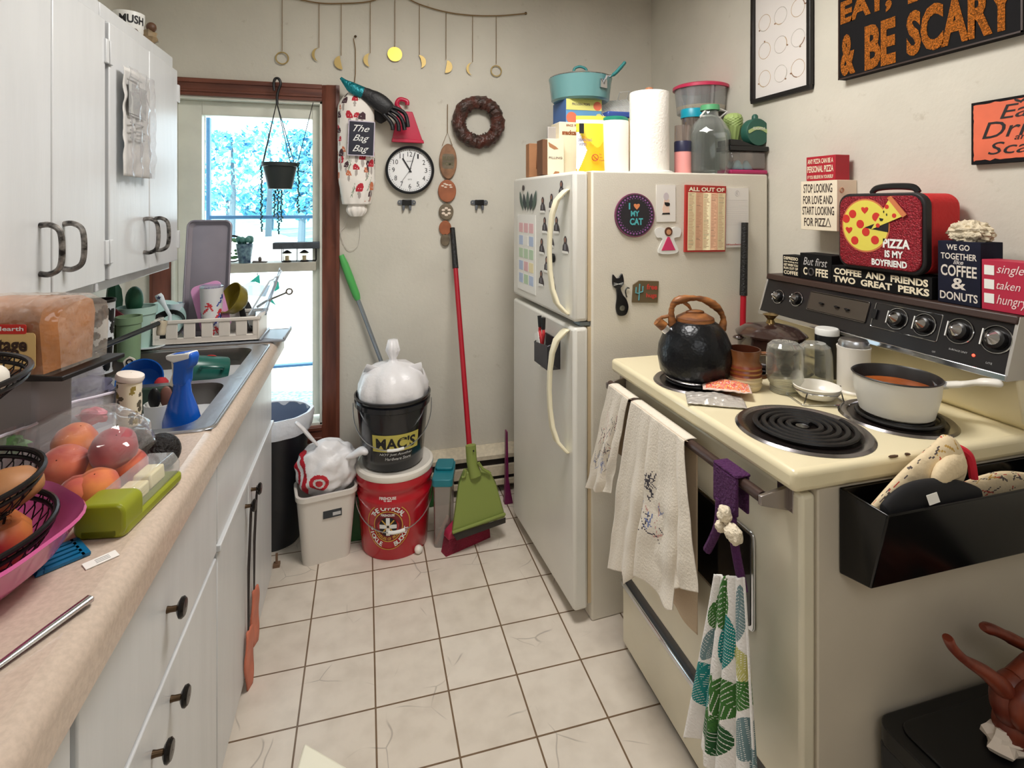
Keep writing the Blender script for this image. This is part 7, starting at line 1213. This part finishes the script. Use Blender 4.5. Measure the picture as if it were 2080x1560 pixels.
# ---------------------------------------------------------------- right wall and the signs on the stove
def onx(px, py, X): return P(px, py, X=X)
def FX(p): return frame(p, (0, -1, 0), (-1, 0, 0))
WXR = XR - .012
a, b, c = onx(1527, 214, WXR), onx(1648, 178, WXR), onx(1522, 23, WXR); w_ = a.y - b.y; h_ = c.z - a.z + .06
t = thing('framed_print', 'black framed print of nine coffee ring stains', 'framed print', FX(Vector((XR - .001, a.y, (a.z + b.z) / 2))))
mb = MB(); f = .016; [mb.box(*q_, 0, .018) for q_ in ((0, w_, 0, f), (0, w_, h_ - f, h_), (0, f, f, h_ - f), (w_ - f, w_, f, h_ - f))]; mb.build('frame', M('frame_black', (22, 18, 18), .4), t, bev=.002)
MB().box(f, w_ - f, f, h_ - f, .001, .006).build('print', M('print_paper', (232, 226, 222), .5), t)
rnd = random.Random(3); rm = [M('ring_tan', (190, 164, 132), .8), M('ring_grey', (190, 184, 176), .8), M('ring_brown', (140, 104, 78), .8)]; mb = MB()
for r_ in range(3):
    for c_ in range(3): x_, y_ = w_ * (.22 + .28 * c_), h_ * (.20 + .245 * r_); k = rnd.randint(0, 2); a_ = rnd.random() * 6; mb.torus(.031, .0011, 40, 4, rnd.randint(0, 1), T(x_, y_, .006)); mb.tube([(x_ + .031 * cos(a_ + j * .12), y_ + .031 * sin(a_ + j * .12), .0064) for j in range(10)], .0018, 5, k, flat=.4, up=(0, 0, 1)); mb.prism(ngon(8, .004, .003, x_ + .035 * cos(a_), y_ + .035 * sin(a_)), .006, .0068, 2)
mb.build('print_pattern', rm, t)
GLT = M('glitter_orange', (226, 132, 44), .35, .4, var=.7, scale=260, bump=1.0, bscale=300); SBK = M('sign_black', (20, 19, 21), .8, spec=.2)
def lookX(p0, p1, z0, z1, X): return p0.y - p1.y, z1 - z0
a, b = onx(1703, 165, WXR - .018), onx(2078, 62, WXR - .018); w_ = a.y - b.y; h_ = .30; t = thing('wall_sign', 'large black sign with orange glitter letters about being scary', 'sign', FX(Vector((XR - .001, a.y, (a.z + b.z) / 2))))
MB().box(0, w_, 0, h_, 0, .029).build('board', SBK, t, bev=.002); sx = lambda px: a.y - onx(px, 100, WXR - .018).y; sz = lambda px, py: onx(px, py, WXR - .018).z - (a.z + b.z) / 2
mb = MB(); [mb.box(*q_, .029, .0305) for q_ in ((0, w_, 0, .004), (0, .004, 0, h_), (w_ - .004, w_, 0, h_))]; mb.build('edge', BR2, t)
letters(t, T(0, 0, .0295), [('&', sx(1708), sz(1725, 152), sx(1738) - sx(1708), sz(1725, 68) - sz(1725, 152)), ('BE', sx(1757), sz(1790, 135), sx(1820) - sx(1757), sz(1790, 43) - sz(1790, 135)), ('SCARY', sx(1842), sz(1860, 112), sx(2068) - sx(1842), sz(1860, 112 - 92) - sz(1860, 112)), ('EAT,', sx(1708), sz(1725, 53), sx(1812) - sx(1708), .084), ('DRINK', sx(1845), sz(1725, 53), sx(2066) - sx(1845), .084)], GLT, bold=.045, lift=.001)
a = onx(1972, 210, WXR - .006); b = onx(1972, 335, WXR - .006); h_ = a.z - b.z; w_ = .215; t = thing('wall_sign', 'orange distressed sign with black script lettering and tiny bats', 'sign', FX(Vector((XR - .001, a.y, b.z))))
MB().box(0, w_, 0, h_, 0, .016).build('board', SBK, t, bev=.001); ew = [(.006 + .003 * noise.noise(Vector((k * .9, 1, 0))), k * h_ / 20) for k in range(1, 20)]; ed = [(w_ * k / 20, h_ - .007 + .003 * noise.noise(Vector((k * .9, 5, 0)))) for k in range(1, 20)]
MB().prism(ew + ed + [(w_ - .006, h_ - .008), (w_ - .006, .008)] + [(w_ * k / 20, .010 + .004 * noise.noise(Vector((k * .9, 8, 0)))) for k in range(19, 0, -1)], .016, .0166).build('face', M('sign_orange', (232, 112, 78), .6, var=.12, scale=12), t)
letters(t, T(0, 0, .0166), [('Eat', w_ * .30, h_ * .68, w_ * .40, h_ * .21), ('Drink', w_ * .12, h_ * .40, w_ * .76, h_ * .25), ('and be', w_ * .44, h_ * .34, w_ * .34, h_ * .09), ('Scary', w_ * .18, h_ * .08, w_ * .70, h_ * .25)], INK, bold=.0, shear=.3)
bat = [(0, 0), (.006, .004), (.014, .007), (.012, .001), (.007, -.002), (.003, -.003), (0, -.006), (-.003, -.003), (-.007, -.002), (-.012, .001), (-.014, .007), (-.006, .004)]; mb = MB(); [mb.prism([(x_ * s_ + cx, y_ * s_ + cy) for x_, y_ in bat], .0166, .0172) for cx, cy, s_ in ((w_ * .50, h_ * .92, 1), (w_ * .72, h_ * .86, .8), (w_ * .88, h_ * .62, .9))]; mb.build('bat_print', INK, t)
# blocks
XA = 1.41
def block(name, label, px0, px1, pt, pb, X, dep, mat, z0=None, sidemat=None, cat='sign'):
    a = onx(px0, pb, X); b = onx(px1, pb, X); z_ = a.z if z0 is None else z0; zt = onx(px0, pt, X).z; t = thing(name, label, cat, FX(Vector((X, a.y, z_)))); w_ = a.y - b.y; h_ = zt - z_
    MB().box(0, w_, 0, h_, -dep, 0).build('block', mat, t, bev=.001); return t, w_, h_
CRB = M('block_cream', (240, 228, 204), .6); BRD = M('block_red', (176, 24, 44), .5); BBK = M('block_black', (18, 17, 18), .8, spec=.2); INB = M('ink_umber', (52, 38, 34), .6); CRI = M('ink_cream2', (240, 228, 200), .6)
t, w_, h_ = block('box_sign', 'cream block sign about looking for pizza, mounted on the wall', 1627, 1700, 369, 466, XA, XR - XA - .001, CRB)
letters(t, T(), [('STOP LOOKING', w_ * .08, h_ * .76, w_ * .80, h_ * .18), ('FOR LOVE AND', w_ * .07, h_ * .53, w_ * .82, h_ * .17), ('START LOOKING', w_ * .05, h_ * .31, w_ * .88, h_ * .17), ('FOR PIZZ', w_ * .10, h_ * .08, w_ * .60, h_ * .17)], INB, bold=.01)
MB().tube([(w_ * .71, h_ * .09, .001), (w_ * .84, h_ * .09, .001), (w_ * .775, h_ * .25, .001)], .0012, 5, closed=True).build('pizza_slice_mark', INB, t); zb = t.location.z + h_
mb = MB(); [mb.torus(.007, .002, 14, 5, m=frame((w_ + .0008, h_ * y_, -d_), (0, 0, -1), (1, 0, 0))) for y_, d_ in ((.2, .02), (.35, .045), (.5, .02), (.66, .045), (.8, .018))]; mb.build('ring_print', M('print_tan', (190, 140, 110), .7), t)
t, w_, h_ = block('box_sign', 'small red block sign standing on top of the cream pizza sign', 1638, 1697, 320, 366, XA + .004, .055, BRD, zb + .0008)
letters(t, T(), [('ANY PIZZA CAN BE A', w_ * .05, h_ * .70, w_ * .88, h_ * .20), ('PERSONAL PIZZA', w_ * .04, h_ * .34, w_ * .90, h_ * .27), ('IF YOU BELIEVE IN YOURSELF', w_ * .05, h_ * .08, w_ * .88, h_ * .14)], CRI, bold=.02)
ZS = ZT0 + .0068; XS = 1.352
t, w_, h_ = block('box_sign', 'tiny black block sign about coffee at the far end of the stove', 1590, 1624, 517, 558, XS, .05, BBK, ZS); letters(t, T(), [('DEPRESSO', w_ * .08, h_ * .78, w_ * .84, h_ * .15), ('that feeling you', w_ * .08, h_ * .64, w_ * .84, h_ * .09), ('GET WHEN YOU', w_ * .08, h_ * .48, w_ * .84, h_ * .12), ('RUN OUT OF', w_ * .08, h_ * .32, w_ * .84, h_ * .12), ('COFFEE', w_ * .08, h_ * .08, w_ * .84, h_ * .18)], CRI, bold=.03)
t, w_, h_ = block('box_sign', 'black block sign with script and a cup silhouette, second along the stove', 1625, 1689, 513, 575, XS, .06, BBK, ZS); letters(t, T(), [('But first', w_ * .12, h_ * .55, w_ * .76, h_ * .30, 0, 0, .3)], M('ink_silver', (196, 192, 190), .6)); letters(t, T(), [('C', w_ * .12, h_ * .16, w_ * .13, h_ * .30), ('FFEE', w_ * .52, h_ * .16, w_ * .38, h_ * .30)], CRI, bold=.03); MB().tube([(w_ * .38 + .010 * cos(k * .5), h_ * .30 + .011 * sin(k * .5), .001) for k in range(13)], .0025, 6, closed=True).build('cup_mark', M('ink_charcoal', (70, 66, 66), .6), t)
t, w_, h_ = block('box_sign', 'long low black block sign reading about coffee and friends', 1690, 1893, 538, 601, XS, .07, BBK, ZS); lh = h_; CF = t.location.copy(); wl = w_
letters(t, T(), [('COFFEE  AND  FRIENDS', w_ * .03, h_ * .54, w_ * .94, h_ * .34), ('TWO  GREAT  PERKS', w_ * .02, h_ * .12, w_ * .96, h_ * .34)], CRI, bold=.04)
t, w_, h_ = block('box_sign', 'tall navy block sign about coffee and donuts', 1905, 1992, 488, 612, XS - .002, .07, M('block_navy', (28, 30, 48), .8, spec=.2, var=.3, scale=20), ZS); zdn = ZS + h_; ydn = t.location.y
letters(t, T(), [('WE GO', w_ * .22, h_ * .86, w_ * .54, h_ * .09), ('TOGETHER', w_ * .08, h_ * .71, w_ * .84, h_ * .10), ('COFFEE', w_ * .08, h_ * .44, w_ * .84, h_ * .18), ('&', w_ * .34, h_ * .24, w_ * .34, h_ * .18), ('DONUTS', w_ * .06, h_ * .06, w_ * .88, h_ * .13)], M('ink_bone', (222, 214, 204), .6), bold=.02); letters(t, T(), [('like', w_ * .38, h_ * .635, w_ * .24, h_ * .07)], M('print_pale', (196, 190, 190), .7), shear=.3)
t = solo(MB().ball((0, 0, .024), (.028, .046, .028), 40, 26, nz=.34, ns=16), 'coral_rock', M('coral', (226, 212, 184), .8, bump=1, bscale=70, var=.2, scale=40), 'pale knobbly coral rock on top of the navy sign', 'coral', T(XS + .035, ydn - w_ * .52, zdn - .004))
t, w_, h_ = block('box_sign', 'crimson block sign with three white tick boxes', 1994, 2095, 526, 640, XS - .004, .05, M('block_crimson', (184, 36, 66), .55), ZS)
mb = MB(); [mb.box(w_ * .06, w_ * .27, h_ * y_, h_ * (y_ + .19), 0, .001) for y_ in (.70, .42, .14)]; mb.build('tick_box', WINK, t); letters(t, T(), [('single', w_ * .32, h_ * .70, w_ * .55, h_ * .22), ('taken', w_ * .32, h_ * .44, w_ * .48, h_ * .16), ('hungry', w_ * .32, h_ * .09, w_ * .62, h_ * .24)], M('ink_pinkwhite', (244, 216, 216), .6), bold=0, shear=.35)
# lunch box
XLn = 1.335; a = onx(1701, 540, XLn); b = onx(1878, 560, XLn); z0 = CF.z + lh + .001; z1 = onx(1790, 392, XLn).z; w_ = a.y - b.y; h_ = z1 - z0; t = thing('lunch_box', 'red glitter lunch box with a pizza picture, on the long black sign', 'lunch box', FX(Vector((XLn, a.y, z0)))); dp = .125
RG = M('glitter_red', (150, 14, 36), .3, .3, var=.4, scale=200, bump=.6, bscale=240); RF = M('lunch_red_fabric', (206, 36, 40), .7, bump=.2, bscale=120); o_ = rrect(w_, h_, .035, 6, w_ / 2, h_ / 2); i_ = rrect(w_ - .016, h_ - .016, .030, 6, w_ / 2, h_ / 2)
MB().prism(rrect(w_ - .004, h_ - .004, .034, 6, w_ / 2, h_ / 2), -dp, -.024).build('body', RF, t, bev=.008); MB().prism(o_, -.026, -.004).build('zip_band', M('zip_black', (24, 20, 22), .6), t, bev=.004); MB().prism(i_, -.006, .001).build('front', RG, t, bev=.003)
MB().tube(spline([(w_ * .30, h_, -.04), (w_ * .36, h_ + .014, -.04), (w_ * .55, h_ + .018, -.04), (w_ * .76, h_ + .014, -.04), (w_ * .82, h_, -.04)], 5), .009, 8, flat=.6).build('carry_handle', BLKP, t)
lx = lambda px, py: (lambda v: (a.y - v.y, v.z - z0))(onx(px, py, XLn - .001)); pc_ = lx(1757, 458); pr_ = (lx(1803, 458)[0] - lx(1712, 458)[0]) / 2; pz = MB(); m_ = T(pc_[0], pc_[1], .001)
pz.prism(ngon(48, pr_ * 1.06), .0002, .0006, 2, m_); pz.prism(ngon(48, pr_ * 1.0), .0004, .0010, 0, m_)
for x_, y_, k in ((-.55, .45, 1), (.0, .62, 3), (-.2, .05, 1), (.5, .35, 1), (-.72, -.2, 3), (.05, -.25, 1), (-.45, -.62, 1), (.45, -.55, 1), (-.85, .25, 1)):
    if k == 3: pz.prism([(hx_ * 9e-1 + x_ * pr_, hy_ * .9 + y_ * pr_) for hx_, hy_ in hp_] if 0 else [(.011 * sin(a_) ** 3 + x_ * pr_, .009 * cos(a_) - .0035 * cos(2 * a_) - .0015 * cos(3 * a_) + y_ * pr_) for a_ in [2 * PI * j / 20 for j in range(20)]], .001, .0016, 1, m_)
    else: pz.prism(ngon(14, pr_ * .17, cx=x_ * pr_, cy=y_ * pr_), .001, .0016, 1, m_)
pz.prism([(0, -.08 * pr_), (pr_ * 1.0, -.22 * pr_), (pr_ * 1.03, .30 * pr_)], .0016, .002, 4, m_)
sl = [lx(1771, 466), lx(1808, 404), lx(1838, 438)]; pz.prism(sl, .003, .0040, 0); pz.prism([lx(1804, 402), lx(1812, 398), lx(1844, 436), lx(1836, 442)], .0032, .0056, 2)
for p_ in ((1803, 420), (1818, 438), (1785, 458)): pz.prism(ngon(12, .006, cx=lx(*p_)[0], cy=lx(*p_)[1]), .0040, .0044, 1)
for p_ in ((1797, 430), (1803, 436)): pz.prism(ngon(10, .0016, .0034, *lx(*p_)), .0042, .0050, 4)
pz.prism([(x_ + lx(1792, 445)[0], y_ + lx(1792, 445)[1]) for x_, y_ in ((-.006, .003), (.006, .001), (.003, -.005), (-.003, -.005))], .0042, .0050, 4)
pz.build('pizza_print', [M('pizza_cheese', (228, 214, 90), .4), M('pepperoni', (206, 52, 44), .4), M('pizza_crust', (206, 120, 74), .4), RG, INK], t)
letters(t, T(0, 0, .0012), [('PIZZA', w_ * .57, h_ * .31, w_ * .29, h_ * .115), ('IS MY', w_ * .59, h_ * .19, w_ * .20, h_ * .09), ('BOYFRIEND', w_ * .44, h_ * .075, w_ * .39, h_ * .085)], WINK, bold=.04)
# ---------------------------------------------------------------- towels on the oven bar
bxX = SX + BRX
CLT = M('towel_linen', (232, 222, 206), .9, bump=.25, bscale=180, sheen=.2); CLI = [CLT, M('sketch_ink', (70, 66, 74), .9), M('sketch_blue', (120, 132, 176), .9), M('sketch_pink', (206, 160, 150), .9), M('towel_tan', (206, 184, 156), .9, bump=.25, bscale=180)]
def towel(name, label, tl, tr, bl, br, nf, amp, seed, shapes, mats, back=.5, nu=90, nv=140, X1=.0, hemf=None, group='tea towels on the oven bar'):
    A, B = P(*tl, X=bxX - .016), P(*tr, X=bxX - .016); C_, D_ = P(*bl, X=bxX - .02 - X1), P(*br, X=bxX - .02 - X1); t = thing(name, label, 'towel', T(bxX, (A.y + B.y) / 2, BRZ), group); o = t.location; pf = pick(shapes)
    zt = BRZ + .0125
    def f(u, v):
        if v < 0: p_ = A.lerp(B, u); return Vector((bxX + .014 + .004 * sin(u * nf * 6), p_.y, zt - (-v) * back * (A.z - C_.z))) - o
        p_ = A.lerp(B, u).lerp(C_.lerp(D_, u), v); zz = zt + (p_.z - A.lerp(B, u).z) * 1.0
        w = amp * v ** .6 * (sin(u * nf * 2 * PI + seed) + .5 * sin(u * nf * 3.7 * PI + seed * 2 + v * 2)) + .012 * noise.noise(Vector((u * 4, v * 5, seed)))* v
        if hemf: zz += hemf(u) * max(0, (v - .6) / .4)
        return Vector((p_.x - abs(w) * .9 - .002, p_.y + w * .4, zz)) - o
    MB().grid(lambda u, v: f(u, v), nu, nv, fn=lambda u, v: pf(u, v)).build('front_panel', mats, t, solid=.0016, sharp=80)
    MB().grid(lambda u, v: (Vector((bxX - .016 + .030 * v, A.lerp(B, u).y, zt + .002 * sin(v * PI))) - o), nu // 3, 4).build('fold', mats[0], t, solid=.0016); MB().grid(lambda u, v: f(u, -v) , nu // 2, 30).build('back_panel', mats[4] if len(mats) > 4 else mats[0], t, solid=.0016, sharp=80); return t
def strokes(n, cx, cy, rx, ry, seed, mats_):
    rnd = random.Random(seed); sh = []
    for _ in range(n): sh.append(ell(cx + rx * rnd.uniform(-1, 1), cy + ry * rnd.uniform(-1, 1), rnd.uniform(.02, .07), rnd.uniform(.003, .006), rnd.uniform(-90, 90), rnd.choice(mats_)))
    return sh
towel('tea_towel', 'rolled linen tea towel with a dark drawn pattern at the far end of the bar', (1238, 794), (1278, 812), (1196, 1003), (1246, 1004), 1, .012, 2, strokes(60, .45, .42, .34, .17, 3, [1, 1, 1, 3]) + strokes(44, .4, .68, .34, .10, 5, [1, 2, 2]), CLI, .55)
towel('tea_towel', 'wide cream linen towel with a sketched bird hanging mid bar', (1284, 826), (1392, 902), (1240, 1165), (1424, 1212), 2.2, .014, 1, strokes(18, .50, .42, .05, .08, 7, [1, 1, 1]) + strokes(16, .52, .62, .14, .10, 9, [1, 3, 2]) + [(lambda x, y: abs(y - (.62 + .12 * (x - .40) / .22 + .02 * sin(x * 40))) < .004 and .38 < x < .62, 1)], CLI, .86, hemf=lambda u: -.05 * (.5 + .5 * sin(u * 9 + 1)) if .25 < u < .8 else 0, X1=.01)
# hanging crochet topped towel
PUR = M('crochet_purple', (80, 30, 84), .9, bump=1, bscale=180); ty = P(1478, 960, X=bxX - .012); t = thing('hanging_towel', 'white towel with green palm leaves hung by a purple crochet loop', 'towel', T(bxX - .005, ty.y, BRZ)); o = t.location; q = lambda px, py, X=bxX - .025: P(px, py, X=X) - o
a, b = q(1458, 950), q(1502, 972); w_ = abs(a.y - b.y) / 2 * 1.1; zlow = q(1475, 1040).z
mb = MB().grid(lambda u, v: Vector((.005 + .0155 * sin(-v * 2 * PI * .5 + PI * .5) * 1.0 if 0 else (-.0115 if v < .8 else .022), 0, 0)), 1, 1) if 0 else MB()
mb.box(-.016, -.008, -w_, w_, zlow, .012).box(.014, .020, -w_ * .9, w_ * .9, zlow, .012).box(-.016, .020, -w_, w_, .0115, .018); mb.build('crochet_loop', PUR, t, bev=.004)
mb = MB(); zt2 = q(1485, 1165).z; mb.tube(spline([(-.012, w_ * .5, zlow + .01), (-.014, w_ * .6, zlow - .05), (-.016, w_ * 1.5, zt2 - .005)], 5), .009, 8).tube(spline([(-.012, -w_ * .5, zlow + .01), (-.014, -w_ * .8, zlow - .05), (-.016, -w_ * 1.6, zt2 - .015)], 5), .009, 8); mb.build('crochet_strap', PUR, t)
BT = M('button_cream', (236, 222, 196), .7, bump=1, bscale=90); v = q(1472, 1045, bxX - .04); v2 = q(1490, 1085, bxX - .04); v3 = q(1465, 1068, bxX - .04); MB().ball(v, (.014, .014, .017), 18, 12, nz=.3).ball(v2, (.014, .020, .018), 18, 12, nz=.3).ball(v3, (.013, .011, .012), 16, 10, nz=.3).build('cream_bow', BT, t)
def leaf(cx, cy, L_, W_, ang, mt, n=5):
    ca, sa = cos(R(ang)), sin(R(ang))
    def g(x, y):
        dx = (x - cx); dy = (y - cy) * 2.2; u = dx * ca + dy * sa; v = -dx * sa + dy * ca
        if abs(u) > L_ or abs(v) > W_ * (1 - (u / L_) ** 2) ** .6: return False
        return abs(v) < .012 or ((u / L_ * n - abs(v) / W_ * 1.6) % 1.0) > .15
    return g, mt
LS = [leaf(.36, .10, .22, .20, 80, 1), leaf(.18, .17, .16, .10, 70, 1), leaf(.5, .27, .30, .16, 95, 2, 9), leaf(.15, .33, .22, .09, 100, 3, 10), leaf(.78, .13, .26, .12, 100, 3, 9), leaf(.80, .37, .26, .12, 60, 4, 10), leaf(.48, .56, .27, .26, 30, 1), leaf(.78, .52, .18, .18, 120, 1), leaf(.14, .60, .34, .14, 75, 2, 9), leaf(.42, .80, .26, .22, 110, 5), leaf(.82, .76, .28, .16, 85, 3, 11), leaf(.12, .48, .15, .08, 20, 2, 8), leaf(.95, .9, .22, .1, 100, 3, 9), leaf(.40, .70, .2, .1, 130, 1, 6)]
pf = pick(LS); tl, tr, bl, br = q(1460, 1165), q(1524, 1172), q(1408, 1498), q(1566, 1565)
def hf(u, v):
    p_ = tl.lerp(tr, u).lerp(bl.lerp(br, u), v ** .8); w = (.006 + .016 * v) * sin(u * 4.3 * PI + .6); return Vector((p_.x - .006 - abs(w), p_.y + w * .3, p_.z + .01 * sin(u * 9) * v - (.03 * (u > .30) * v if 1 else 0)))
MB().grid(hf, 150, 260, fn=lambda u, v: pf(u, v)).build('towel', [M('terry_white', (240, 236, 232), .95, bump=.4, bscale=200), M('leaf_green', (58, 112, 44), .9), M('leaf_teal', (20, 130, 128), .9), M('leaf_slate', (110, 136, 140), .9), M('leaf_yellow', (188, 184, 110), .9), M('leaf_forest', (30, 84, 40), .9)], t, solid=.003, sharp=80)
# ---------------------------------------------------------------- caddy on the side of the stove
CY = Y0 - .002; a, b = P(1704, 998, Y=CY), P(1710, 1165, Y=CY); f0, f1 = P(1783, 1047, Y=.725), P(1750, 1200, Y=.775); x1 = 1.40; zc = (a.z + f0.z) / 2 + .002; zb = (b.z + P(1750, 1200, Y=.775).z) / 2; t = thing('magnetic_caddy', 'glossy black caddy stuck to the side of the stove', 'caddy', T(a.x, CY, zb)); CB = M('caddy_black', (8, 7, 8), .18, spec=.35); h_ = zc - zb; dt, db = CY - .725, CY - .775; L_ = x1 - a.x; tk = .006
mb = MB(); mb.add([(0, 0, 0), (L_, 0, 0), (L_, -db, 0), (0.02, -db, 0), (0, 0, h_), (L_, 0, h_), (L_, -dt, h_), (0, -dt, h_)] + [(tk, -tk, tk), (L_ - tk, -tk, tk), (L_ - tk, -db + tk, tk), (tk + .02, -db + tk, tk), (tk, -tk, h_), (L_ - tk, -tk, h_), (L_ - tk, -dt + tk, h_), (tk, -dt + tk, h_)], [(0, 1, 2, 3), (0, 4, 5, 1), (1, 5, 6, 2), (2, 6, 7, 3), (3, 7, 4, 0), (8, 11, 10, 9), (8, 9, 13, 12), (9, 10, 14, 13), (10, 11, 15, 14), (11, 8, 12, 15), (4, 12, 13, 5), (5, 13, 14, 6), (6, 14, 15, 7), (7, 15, 12, 4)]); mb.build('box', CB, t, bev=.003)
MIT = [M('mitt_cream', (226, 206, 170), .85, bump=.3, bscale=60), M('mitt_script', (86, 76, 74), .85), M('mitt_red', (190, 70, 56), .85), M('mitt_ochre', (196, 156, 80), .85)]
def scr(seed, n=120):
    rnd = random.Random(seed); return pick([ell(rnd.random() * 2, rnd.random(), rnd.uniform(.03, .09), rnd.uniform(.008, .014), rnd.uniform(-60, 60), rnd.choice([1, 1, 1, 2, 3])) for _ in range(n)])
def mitt(label, pts, rad_, seed, mats, cat='oven mitt'):
    t = thing('oven_mitt', label, cat, T(*pts[0])); o = t.location; sp_ = spline([p_ - o for p_ in pts], 24); n_ = len(sp_); pf = scr(seed); mb = MB(); seg = 64; rr_ = [rad_(k / (n_ - 1)) for k in range(n_)]
    mb.tube(sp_, rr_, seg, flat=.42, up=(0, 1, 0)); nf_ = len(mb.f); mb.m = [pf((i % seg) / seg * 2, (i // seg) / (n_ - 1)) for i in range(nf_)]; mb.build('mitt', mats, t, sharp=80); return t
p0, p1, p2 = P(1775, 1040, Y=.775), P(1850, 985, Y=.775), P(1945, 925, Y=.78); t = mitt('cream oven mitt with handwriting print slanting out of the caddy', [p0 + Vector((-.01, 0, -.02)), p1, p1.lerp(p2, .6), p2], lambda k: .022 + .034 * k - .03 * max(0, k - .85) * 4 if k < .97 else .03, 4, MIT)
o = t.location; e0, e1, e2 = P(1935, 905, Y=.79) - o, P(1968, 925, Y=.775) - o, P(1978, 972, Y=.77) - o; MB().tube(spline([e0, e1, e2], 8), .0075, 8).build('red_binding', M('binding_red', (206, 32, 52), .8), t); MB().tube(spline([P(1945, 940, Y=.77) - o, P(1915, 962, Y=.755) - o, P(1905, 985, Y=.755) - o], 6), [.026, .026, .025, .024, .023, .022, .022, .021, .020, .019, .018, .016, .012], 14, flat=.6, up=(0, 1, 0)).build('thumb', MIT[0], t, sharp=80); MB().prism(rrect(.05, .012, .004, 3), -.002, .002, m=frame(P(1920, 908, Y=.785) - o, (.75, 0, -.6), (0, -1, 0))).build('hanging_tab', MIT[0], t)
mitt('second cream printed mitt lying at the right inside the caddy', [P(1960, 1000, Y=.78), P(2020, 985, Y=.785), P(2072, 985, Y=.79), P(2110, 990, Y=.79)], lambda k: .020 + .006 * sin(k * 3), 8, MIT)
t = mitt('black oven mitt with a white tag in front of the cream mitts', [P(1800, 1050, Y=.75), P(1850, 1018, Y=.75), P(1925, 1008, Y=.75), P(1985, 1015, Y=.75)], lambda k: .016 + .018 * sin(PI * (.15 + .75 * k)), 1, [M('mitt_black', (18, 18, 22), .8)] * 4); MB().box(-.012, .012, -.008, .008, 0, .001).build('white_tag', PAPER, t, frame(P(1895, 1013, Y=.725) - t.location, (1, 0, .12), (0, -1, .3)))
# ---------------------------------------------------------------- bottom right corner
BZ = .43; v = P(1775, 1450, Z=BZ); pts = [P(1776, 1452, Z=BZ), P(1830, 1410, Z=BZ), P(2010, 1372, Z=BZ)]
t = thing('storage_bin', 'black lidded bin standing beside the stove', 'bin', T(pts[0].x, Y0 - .012, 0)); x0b = 0; x1b = .52; d_ = .34
MB().box(.02, x1b - .02, -d_ + .02, -.005, 0, BZ - .04, top=(.008, x1b - .008, -d_ + .008, -.002)).build('bin', BIN, t, bev=.01); MB().prism(rrect(x1b, d_, .03, 5, x1b / 2, -d_ / 2), BZ - .04, BZ - .005).prism(rrect(x1b - .05, d_ - .05, .025, 5, x1b / 2, -d_ / 2), BZ - .005, BZ).build('lid', M('lid_black', (14, 14, 16), .35), t, bev=.006)
MB().box(.06, .10, -d_ - .012, -d_ + .012, BZ - .10, BZ + .002).build('clasp', M('clasp_white', (230, 216, 198), .5), t, bev=.006)
WD = wood('wood_redbrown', (142, 66, 42), (104, 40, 26), .4, (4, 4, 1), 8); o = P(2050, 1440, Y=.70); o.z = BZ; t = thing('carved_stand', 'reddish brown carved wooden stand with curved prongs on the black bin', 'wooden stand', T(o.x, o.y, BZ + .001)); q = lambda px, py, Y=.70: P(px, py, Y=Y) - t.location
bc_ = q(2062, 1420); MB().ball((bc_.x, 0, bc_.z), (.045, .032, .050), 28, 18).torus(.030, .016, 32, 12, m=T(bc_.x + .004, -.022, bc_.z + .004) @ RX(90)).ball((bc_.x + .01, .0, .035), (.045, .035, .036), 24, 14).build('body', WD, t)
MB().tube(spline([q(2035, 1395), q(2000, 1365), q(1960, 1340), q(1935, 1315), q(1925, 1295)], 6), [.020 - .0009 * k for k in range(13)] + [.0095] * 11 + [.008], 14, flat=.8).build('prong', WD, t); MB().tube(spline([q(2120, 1330, .76), q(2060, 1300, .76), q(2020, 1280, .76), q(1996, 1274, .76)], 6), [.014] * 8 + [.012] * 8 + [.010, .009, .007], 14, flat=.8).build('prong', WD, t); MB().tube([q(2062, 1380), q(2095, 1350), q(2120, 1330, .76)], .018, 12).build('neck', WD, t)
v = P(2040, 1520, Z=BZ); solo(MB().ball((0, 0, .018), (.035, .026, .020), 12, 8, nz=.7, ns=6), 'crumpled_paper', M('tissue', (240, 226, 212), .9), 'crumpled white paper on the bin lid under the wooden stand', 'paper', T(v.x, v.y, BZ - .003), sharp=10)
